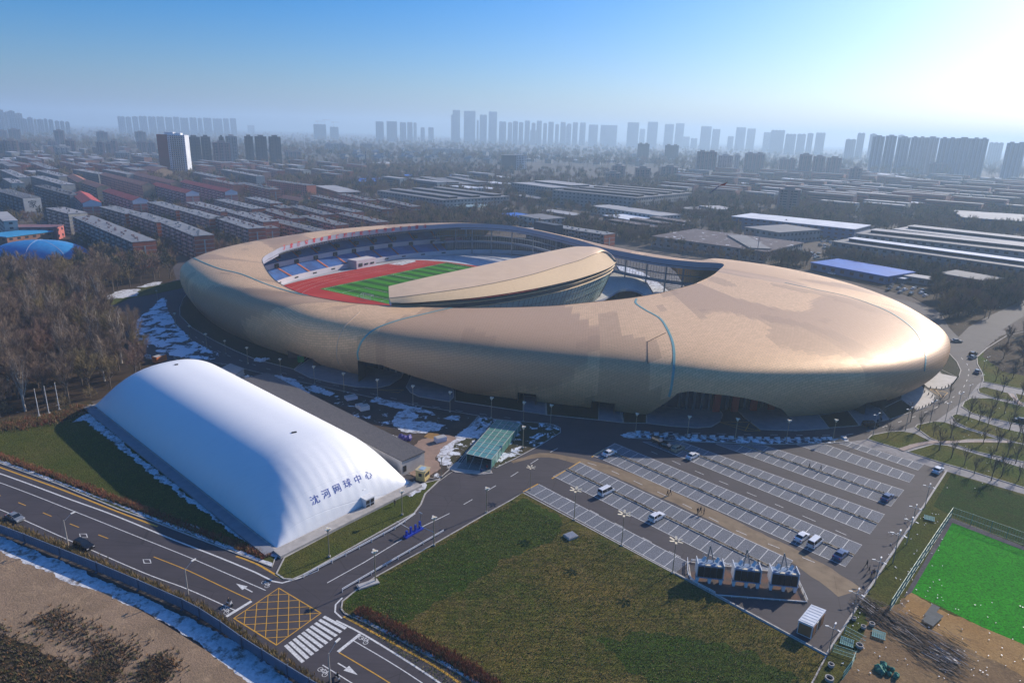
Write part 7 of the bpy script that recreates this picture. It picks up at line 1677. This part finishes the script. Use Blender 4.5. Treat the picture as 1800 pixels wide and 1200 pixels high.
# small slabs and site objects
def blk(px, d, name, label, cat, mat, z=0, rz=0.6, extra=None):
    c = G(*px); t = thing(name, label, cat, (c.x, c.y, z), rz); mb = MB(); mb.box((0, 0, d[2] / 2), d); mb.build('body', mat, t)
    mb = MB(); mb.box((0, 0, d[2] + .04), (d[0] * .9, d[1] * .9, .08)); mb.build('top', extra or m_curb, t); return t
blk((1003, 944), (2.6, 2.2, .5), 'shaft_cover', 'small concrete shaft with a grey steel lid on the lawn', 'shaft', m_concrete, .1, extra=m_greymetal); blk((647, 1028), (4.2, 1.6, .25), 'concrete_slab', 'pale concrete slab at the kerb under a lamp post', 'slab', m_concrete, .1, rz=.55)
blk((617, 701), (3.6, 2.8, .9), 'brick_pallet', 'pallet stack of pale blocks in the shaded yard, left one', 'pallet', m_fascia, .1); blk((640, 720), (3.0, 2.2, 1.4), 'crate', 'white crate beside the lumber in the shaded yard', 'crate', m_whitepaint, .1); blk((632, 716), (2.2, 1.8, 1.0), 'crate', 'small white crate left of the larger white crate', 'crate', m_whitepaint, .1)
blk((774, 776), (3.2, 2.0, 1.3), 'block_pallet', 'pallet of grey bags next to the orange sand', 'pallet', m_fascia, .25)
t = thing('tarpaulin_heap', 'violet tarpaulin heap beside the dark annex roof', 'tarpaulin', G(714, 772)); rg = random.Random(3); mb = MB()
for k in range(7): mb.ico((rg.uniform(-2, 2), rg.uniform(-1, 1), .5), rg.uniform(.6, 1.1), 1, rng=rg)
mb.build('sheet', M('violet_tarp', (.07, .05, .28), None, 1, .5), t)
t = thing('tarpaulin_heap', 'crumpled green netting heap near the bottom right corner', 'netting', G(1553, 1179)); mb = MB()
for k in range(16): mb.ico((rg.gauss(0, .9), rg.gauss(0, .7), .4), rg.uniform(.35, .7), 1, rng=rg)
mb.build('netting', M('green_net', (.01, .22, .13), (.01, .12, .09), 2, .6), t)
for i, (px, r) in enumerate((((1510, 1138), .62), ((1457, 1196), .7), ((1517, 1105), .45), ((1500, 1090), .45), ((1460, 1172), .5), ((1532, 1100), .5))):
    c = G(*px); t = thing('concrete_ring', ('large', 'low', 'small', 'tilted', 'flat', 'broken')[i] + ' concrete well ring on the churned ground by the fence', 'well ring', (c.x, c.y, .25), .2 * i); mb = MB(); n = 16
    vv = [(rr * math.cos(2 * math.pi * k / n), rr * math.sin(2 * math.pi * k / n), z) for rr, z in ((r, 0), (r, .5), (r * .75, .5), (r * .75, .1)) for k in range(n)]
    mb.add(vv, [(a * n + k, a * n + (k + 1) % n, (a + 1) * n + (k + 1) % n, (a + 1) * n + k) for a in range(3) for k in range(n)]); mb.build('ring', m_concrete, t); mb = MB(); mb.tube((0, 0, .02), (0, 0, .1), r * .74, n=16); mb.build('floor', m_dark, t)
for px, lab in (((1488, 1131), 'teal grate lying on the grass below the short fence panel'), ((1544, 1118), 'teal grate lying on the mud right of the short fence'), ((1633, 913), 'small teal grate on the strip beside the car park kerb')):
    c = G(*px); t = thing('steel_grate', lab, 'grate', (c.x, c.y, .45), GEa + .3); mb = MB()
    for k in range(7): mb.box((-1 + k / 3, 0, 0), (.1, 1.9, .08)); mb.box((0, -.95 + k * .316, .01), (2.1, .08, .06))
    mb.build('bars', M('pale_teal', (.2, .42, .4), None, 1), t); mb = MB()
    for s in (-1, 1): mb.box((0, s * 1.0, 0), (2.2, .12, .14))
    mb.build('frame', M('pale_teal', (.2, .42, .4)), t)
for k, (px, l) in enumerate((((1638, 1076), 'upper of three grey corrugated sheets on the orange clay'), ((1634, 1087), 'middle of three grey corrugated sheets on the orange clay'), ((1642, 1092), 'lowest of three grey corrugated sheets on the orange clay'))):
    c = G(*px); t = thing('corrugated_sheet', l, 'metal sheet', (c.x, c.y, .35 + .1 * k), .75 - .04 * k); mb = MB()
    for j in range(12): mb.box((0, -.6 + j * .11, .03 * (j % 2)), (4.8, .1, .04))
    mb.build('sheet', M('grey_sheet2', (.12, .13, .13), (.09, .10, .10), 1, .9) if 1 else M('grey_sheet', (.20, .22, .22), (.15, .165, .16), 1, .5, .3), t)
# stripped branches and poles
rg = random.Random(8); mbs = [MB(), MB(), MB()]
for k in range(520):
    s = rg.random(); x = 1512 + 175 * s + rg.gauss(0, 6); y = 1062 + 105 * s + rg.gauss(0, 7 + 14 * s); c = G(x, y); d0 = (G(1680, 1170) - G(1512, 1062)).normalized(); a = math.atan2(d0.y, d0.x) + rg.gauss(0, .22); L = rg.uniform(1, 4.5)
    q = Vector((math.cos(a), math.sin(a), rg.gauss(0, .05))) * L / 2; z = rg.uniform(.25, .8); mbs[0 if rg.random() < .6 else (1 if rg.random() < .8 else 2)].tube(c - q + Vector((0, 0, z)), c + q + Vector((0, 0, z)), rg.uniform(.02, .05), n=4)
for mb, mt in zip(mbs, (M('dark_wood', (.05, .035, .03)), M('pale_wood', (.24, .18, .13)), M('frosted_wood', (.45, .42, .42)))): tag(mb.build('brushwood', mt), kind='stuff')
mb = MB(); 
for k in range(16): p = G(1630 + k * 2.2, 1128 + k * 1.3 + 9 * (k % 3)); mb.tube(p + Vector((0, 0, .35)), G(1672 + k, 1160 + k * .6) + Vector((0, 0, .4)), .06, n=4)
tag(mb.build('brushwood', m_whitepaint), kind='stuff')
# bollards at the stadium gates
used = []; bp = thing('bollard', 'x', 'bollard'); mb = MB(); mb.tube((0, 0, 0), (0, 0, .8), .16, .13, 8); mb.build('post', m_dark, bp); mb = MB(); mb.ico((0, 0, .86), .15); mb.build('cap', m_dark, bp)
k = 0
for line_ in ([(1612, 681), (1635, 683), (1655, 684), (1672, 678), (1684, 664)], [(1625, 690), (1638, 698), (1644, 705), (1632, 713), (1615, 720)], [(1267, 741), (1285, 741), (1305, 742), (1318, 744)]):
    P = smooth_line(gp(line_), 1.9)
    for p in P: place(bp, used, (p.x, p.y, .1), 0, 'dark bollard edging the paved gate areas of the stadium', 'bollards at the stadium gates')
# orange loader, green bin
blk((281, 635), (4.5, 2.4, 2.2), 'loader', 'orange loader parked at the wood edge behind the dome', 'loader', M('orange_paint', (.55, .14, .02)), .1, 1.2); blk((529, 636), (2, 1.6, 2.4), 'green_bin', 'green bin standing against the stadium wall', 'bin', M('green_bin', (.03, .25, .06)), .1)
for px, r, l in (((460, 634), 2.4, 'pile of shovelled snow beside the ring road'), ((256, 626), 1.8, 'left small snow heap near the orange loader'), ((266, 631), 1.6, 'right small snow heap next to the orange loader')):
    c = G(*px); mb = MB(); rg = random.Random(int(r * 10))
    for k in range(6): mb.ico((rg.uniform(-r, r), rg.uniform(-r * .5, r * .5), .2), r * rg.uniform(.3, .55), 1, rng=rg)
    o = mb.build('snow_heap', m_snow); o.location = (c.x, c.y, 0); tag(o, l, 'snow heap')
# zigzag snow steps along the hedge of the ring road
P = smooth_line(gp([(1122, 762), (1210, 768), (1350, 773), (1460, 773), (1485, 771)]), 2.6)
for i, p in enumerate(P):
    mb = MB(); mb.sheet([p + Vector((-.9, 1.2, 0)), p + Vector((.9, 1.2, 0)), p + Vector((.2, -1.0, 0)), p + Vector((-.4, -1.0, 0))], .62); tag(mb.build('snow_patch', m_snow), kind='stuff') if 0 else None
mb = MB()
for p in P: mb.prism([p + Vector((-.9, 1.0, 0)), p + Vector((.9, 1.3, 0)), p + Vector((.3, -.6, 0)), p + Vector((-.5, -.7, 0))], .1, .5)
tag(mb.build('snow_patch', m_snow), kind='stuff')

# ================================================================== TREES
m_bark = M('grey_bark', (0.16, 0.12, 0.09), (0.11, .085, .065), 2, .9); m_barkp = M('pale_bark', (0.5, 0.45, 0.38), (.38, .33, .28), 2, .9)
m_tw = [M('brown_twigs', (0.25, 0.175, 0.12), (.19, .135, .095), .08, 1), M('olive_twigs', (0.27, 0.20, 0.09), (.20, .15, .07), .08, 1), M('red_twigs', (0.23, 0.14, 0.10), None, .1, 1)]
m_leaf = M('dry_leaves', (0.10, 0.085, 0.02), (.15, .085, .03), .5, 1); m_ever = M('dark_evergreen', (0.06, .065, .04), None, .5, 1)
def tree_mesh(seed, H=12, spread=.45, limbs=9, twigs=1300, mat=None, bark=None, upright=.75, tl=1.3, tw=.055, leafy=False, trunkf=.3):
    rg = random.Random(seed); tm = MB(); cm = MB(); ends = []
    tm.tube((0, 0, 0), (rg.uniform(-.2, .2), rg.uniform(-.2, .2), H * trunkf), H * .020, H * .015, 6)
    top = Vector((0, 0, H * .92)); tm.tube((0, 0, H * trunkf * .95), top, H * .015, .02, 5); tips = []
    for i in range(limbs):
        z0 = H * (trunkf * .7 + (1 - trunkf) * .55 * i / limbs); a = i * 2.4 + rg.uniform(-.4, .4); ln = H * rg.uniform(.38, .55) * (1 - .35 * i / limbs)
        d = Vector((math.cos(a) * spread, math.sin(a) * spread, upright + rg.uniform(-.1, .15))).normalized(); p0 = Vector((0, 0, z0)); p1 = p0 + d * ln * .5; d2 = (d + Vector((0, 0, .35))).normalized(); p2 = p1 + d2 * ln * .55
        tm.tube(p0, p1, H * .009, H * .006, 5, cap=False); tm.tube(p1, p2, H * .006, .02, 4, cap=False)
        for j in range(6):
            t_ = rg.uniform(.25, 1); q = p0.lerp(p1, t_ * 2) if t_ < .5 else p1.lerp(p2, t_ * 2 - 1); dd = (d2 + Vector((rg.uniform(-.7, .7), rg.uniform(-.7, .7), rg.uniform(-.1, .5)))).normalized(); l3 = H * rg.uniform(.1, .2)
            tm.tube(q, q + dd * l3, .05, .015, 3, cap=False); tips.append((q, dd, l3))
    for k in range(8): tips.append((top - Vector((0, 0, H * .05 * k)), Vector((rg.uniform(-.5, .5), rg.uniform(-.5, .5), 1)).normalized(), H * .1))
    for i in range(twigs):
        q, dd, l3 = rg.choice(tips); p = q + dd * l3 * rg.uniform(.1, 1) + Vector((rg.gauss(0, .25), rg.gauss(0, .25), rg.gauss(0, .2)))
        if leafy:
            s = rg.uniform(.12, .26); ax = Vector((rg.gauss(0, 1), rg.gauss(0, 1), rg.gauss(0, 1))).normalized(); b_ = ax.orthogonal().normalized(); c_2 = ax.cross(b_); p += Vector((rg.gauss(0, .35), rg.gauss(0, .35), rg.gauss(0, .3))); cm.add([p - b_ * s, p + b_ * s, p + c_2 * s * 1.4], [(0, 1, 2)]); continue
        e = (dd + Vector((rg.gauss(0, .45), rg.gauss(0, .45), rg.gauss(.25, .3)))).normalized(); s = e.cross(Vector((rg.gauss(0, 1), rg.gauss(0, 1), rg.gauss(0, 1)))).normalized() * tw; L = tl * rg.uniform(.5, 1.2); cm.add([p - s / 2, p + s / 2, p + e * L], [(0, 1, 2)])
    return tm.mesh('trunk', bark or m_bark), cm.mesh('crown', mat or m_tw[0])
def tree_proto(label, **k):
    a, b = tree_mesh(**k); t = thing('bare_tree', label, 'tree', (0, 0, 0)); link(bpy.data.objects.new('trunk', a), t); c = bpy.data.objects.new('crown', b); c['kind'] = 'stuff'; link(c, t); return t
big = [tree_proto('x', seed=1, H=13, twigs=2300), tree_proto('x', seed=2, H=11, spread=.7, upright=.55, twigs=2300, mat=m_tw[2]), tree_proto('x', seed=3, H=12, spread=.55, twigs=2300, mat=m_tw[1]), tree_proto('x', seed=4, H=15, spread=.28, upright=.95, limbs=12, twigs=1900, bark=m_barkp), tree_proto('x', seed=5, H=9, spread=.85, upright=.5, twigs=2300, mat=m_tw[0])]
labs = ['tall bare brown tree in the dense wood left of the stadium', 'spreading bare reddish tree in the dense wood left of the stadium', 'bare olive-tinged tree in the dense wood left of the stadium', 'slender pale-barked tree in the dense wood left of the stadium', 'low wide bare tree in the dense wood left of the stadium']
bused = [[] for _ in big]
wood = polyrand([(-120, 505), (0, 484), (60, 488), (130, 484), (180, 465), (300, 472), (306, 490), (250, 500), (170, 524), (178, 545), (215, 592), (262, 642), (250, 668), (168, 700), (110, 712), (60, 722), (0, 735), (-120, 740)])
rg = random.Random(21); pts = []
tries = 0
while len(pts) < 430 and tries < 40000:
    tries += 1; p = wood(rg)
    if any((p - q).length < 6.3 for q in pts[-0:]): continue
    if not free(p, 1): continue
    pts.append(p)
pts.sort(key=lambda p: p.y)
near_, farp = pts[:215], pts[215:]
for p in near_:
    i = rg.choice((0, 0, 1, 2, 3, 4, 0, 2)); o = place(big[i], bused[i], (p.x, p.y, .04), rg.uniform(0, 6), labs[i], ['tall bare trees in the wood', 'reddish trees in the wood', 'olive trees in the wood', 'pale-barked trees in the wood', 'low trees in the wood'][i], rg.uniform(.85, 1.45))
# individuals of the right edge and behind the stadium
used2 = [[] for _ in big]
def more(poly, n, lab, grp, sc=(.6, .9), md=5):
    f = polyrand(poly); done = []
    for _ in range(n * 20):
        if len(done) >= n: break
        p = f(rg)
        if any((p - q).length < md for q in done) or not free(p, 2): continue
        done.append(p); i = rg.choice((0, 1, 2, 4)); o = copy_tree(big[i]); o.location = (p.x, p.y, .05); o.rotation_euler = (0, 0, rg.uniform(0, 6)); o.scale = (rg.uniform(*sc),) * 3; o['label'] = lab; o['group'] = grp
more([(1680, 560), (1735, 545), (1800, 525), (1800, 480), (1740, 500), (1690, 520)], 24, 'bare dark tree in the grove beyond the stadium right end', 'trees beyond the right end')
more([(1745, 608), (1800, 585), (1860, 570), (1860, 640), (1790, 650), (1750, 630)], 20, 'bare dark tree on the wooded patch at the right edge', 'trees on the right wooded patch')
more([(860, 385), (1060, 412), (1250, 440), (1290, 445), (1290, 470), (1150, 440), (1000, 405), (860, 390)], 36, 'bare brown tree showing behind the open stadium colonnade', 'trees behind the colonnade')
sap = tree_proto('x', seed=9, H=6.5, spread=.4, limbs=7, twigs=170, tw=.03, tl=.8); us = []
sl_ = [(1545, 745), (1600, 742), (1650, 716), (1668, 700), (1702, 738), (1708, 722), (1720, 745), (1736, 750), (1742, 731), (1750, 715), (1765, 728), (1774, 757), (1782, 735), (1790, 770), (1728, 780), (1752, 790), (1771, 800), (1785, 815), (1740, 815), (1760, 838), (1650, 792), (1672, 805), (1695, 818), (1712, 834), (1640, 767), (1671, 769), (1616, 757), (1790, 845), (1795, 700), (1762, 690), (1750, 670), (1780, 665), (1742, 845), (1560, 770), (1795, 790)]
for x, y in sl_: p = G(x, y); place(sap, us, (p.x, p.y, .1), rg.uniform(0, 6), 'thin leafless sapling on the winter lawns of the park', 'saplings in the park', rg.uniform(.8, 1.2))
bush = tree_proto('x', seed=12, H=3, spread=1.0, upright=.4, limbs=8, twigs=500, tl=.7, tw=.05, mat=m_tw[1], trunkf=.1); bush.name = 'bare_shrub'; bush['category'] = 'shrub'; us = []
for x, y, l in ((113, 716, 'straw-coloured shrub right of the flagpoles'), (10, 728, 'brown shrub at the left edge in front of the wood'), (160, 700, 'small shrub at the far corner of the dome')): p = G(x, y); place(bush, us, (p.x, p.y, .1), 0, l, None, 1.3)
er = tree_proto('x', seed=14, H=8, spread=.8, upright=.5, limbs=11, twigs=2600, leafy=True, mat=m_leaf, trunkf=.15); er.name = 'leafy_tree'; us = []
for x, y, l, s in ((40, 490, 'green-yellow leafy tree among the bare wood at the left', 1.0), (52, 478, 'orange-brown leafy tree behind the green one at the left', 1.1), (1380, 408, 'rounded orange-brown tree beside the snow-dusted hall', 1.5), (1282, 409, 'dark rounded tree right of the snow-dusted hall', 1.6), (1035, 375, 'dark tree between the workshops behind the stadium', 1.7), (1028, 392, 'second dark tree in front of the workshops', 1.7), (934, 374, 'brown rounded tree beside the grey office block', 1.4), (655, 345, 'autumn-brown tree beside the grey factory hall', 1.5)):
    p = G(x, y); place(er, us, (p.x, p.y, 0), x, l, None, s)
# the rest of the woods and street trees: thousands, read as masses
kc = bpy.data.collections.new('tree_kinds')
for sd, mt, lf in ((31, m_tw[0], False), (32, m_tw[2], False), (33, m_tw[1], False), (34, m_ever, True)):
    a, b = tree_mesh(seed=sd, H=11, spread=.6, limbs=6, twigs=420, tl=1.9, tw=.16, mat=mt, leafy=False)
    bm = bmesh.new(); bm.from_mesh(a); n0 = len(bm.faces); bm.from_mesh(b); bm.faces.ensure_lookup_table()
    for i_, f in enumerate(bm.faces): f.material_index = 0 if i_ < n0 else 1
    me = bpy.data.meshes.new('grove_tree'); bm.to_mesh(me); bm.free(); me.materials.append(m_bark); me.materials.append(mt); o = bpy.data.objects.new('grove_tree', me); kc.objects.link(o)
def grove(name, P, seed, smin=.7, smax=1.1):
    me = bpy.data.meshes.new(name); me.from_pydata([tuple(p) for p in P], [], []); o = link(bpy.data.objects.new(name, me)); tag(o, kind='stuff')
    ng = bpy.data.node_groups.new(name, 'GeometryNodeTree'); ng.interface.new_socket('Geometry', in_out='INPUT', socket_type='NodeSocketGeometry'); ng.interface.new_socket('Geometry', in_out='OUTPUT', socket_type='NodeSocketGeometry')
    gi, go = ng.nodes.new('NodeGroupInput'), ng.nodes.new('NodeGroupOutput'); ci = ng.nodes.new('GeometryNodeCollectionInfo'); ci.inputs[0].default_value = kc; ci.inputs['Separate Children'].default_value = True; ci.inputs['Reset Children'].default_value = True
    ip = ng.nodes.new('GeometryNodeInstanceOnPoints'); ip.inputs['Pick Instance'].default_value = True
    ri = ng.nodes.new('FunctionNodeRandomValue'); ri.data_type = 'INT'; ri.inputs[4].default_value = 0; ri.inputs[5].default_value = 3; ri.inputs['Seed'].default_value = seed
    rs = ng.nodes.new('FunctionNodeRandomValue'); rs.data_type = 'FLOAT'; rs.inputs[2].default_value = smin; rs.inputs[3].default_value = smax; rs.inputs['Seed'].default_value = seed + 1
    rr = ng.nodes.new('FunctionNodeRandomValue'); rr.data_type = 'FLOAT_VECTOR'; rr.inputs[0].default_value = (0, 0, 0); rr.inputs[1].default_value = (0, 0, 6.28); rr.inputs['Seed'].default_value = seed + 2
    L = ng.links.new; L(gi.outputs[0], ip.inputs['Points']); L(ci.outputs[0], ip.inputs['Instance']); L(ri.outputs[2], ip.inputs['Instance Index']); L(rs.outputs[1], ip.inputs['Scale']); L(rr.outputs[0], ip.inputs['Rotation']); L(ip.outputs[0], go.inputs[0])
    md = o.modifiers.new('scatter', 'NODES'); md.node_group = ng; return o
grove('woodland', farp, 5, .9, 1.35)
def scatter(regions, seed):
    rg = random.Random(seed); P = []
    for x0, y0, x1, y1, n, sk in regions:
        k = tr = 0
        while k < n and tr < n * 4:
            tr += 1; x = rg.uniform(x0, x1); y = rg.uniform(y0, y1) + (x - x0) * sk
            if y < 232 + .03 * (x - 900): continue
            p = G(x, y)
            if free(p, 7.0 if sk >= .1 else 3.5) and not (BV.ray_cast(Vector((p.x, p.y, 50)), Vector((0, 0, -1)))[0]) and not (-185 < p.x < 190 and 215 < p.y < 470): P.append(p); k += 1
    return P
P1 = scatter([(130, 395, 480, 465, 200, -.05), (330, 380, 700, 430, 200, -.05), (640, 372, 880, 405, 320, .03), (860, 380, 1290, 395, 330, .13), (700, 340, 1300, 400, 500, .04), (0, 320, 700, 400, 420, .03), (1290, 425, 1800, 440, 160, .14), (1640, 500, 1800, 530, 240, .05), (1290, 448, 1420, 460, 60, .13), (1650, 520, 1740, 560, 70, 0), (1240, 380, 1480, 400, 120, .05)], 3)
grove('treeline', P1, 11)
P2 = scatter([(0, 236, 900, 330, 3000, 0), (500, 285, 1250, 345, 1500, .03), (1150, 290, 1800, 360, 1300, .05), (1100, 345, 1800, 385, 600, .06)], 4)
grove('distant_trees', P2, 17, .9, 1.5)
P3 = scatter([(0, 222, 1800, 262, 3500, .03)], 6); grove('distant_trees', P3, 23, 1.6, 2.6)
# ================================================================== HAZE
hz = MB(); hz.box((0, 6900, 139), (26000, 14600, 281))
m = bpy.data.materials.new('thin_haze'); m.use_nodes = True; t = m.node_tree; t.nodes.clear()
o_ = t.nodes.new('ShaderNodeOutputMaterial'); v_ = t.nodes.new('ShaderNodeVolumePrincipled')
v_.inputs['Color'].default_value = (0.58, 0.79, 1.0, 1); v_.inputs['Density'].default_value = 2.0e-4; v_.inputs['Anisotropy'].default_value = 0.25
t.links.new(v_.outputs[0], o_.inputs['Volume'])
tag(hz.build('haze', m), kind='stuff')
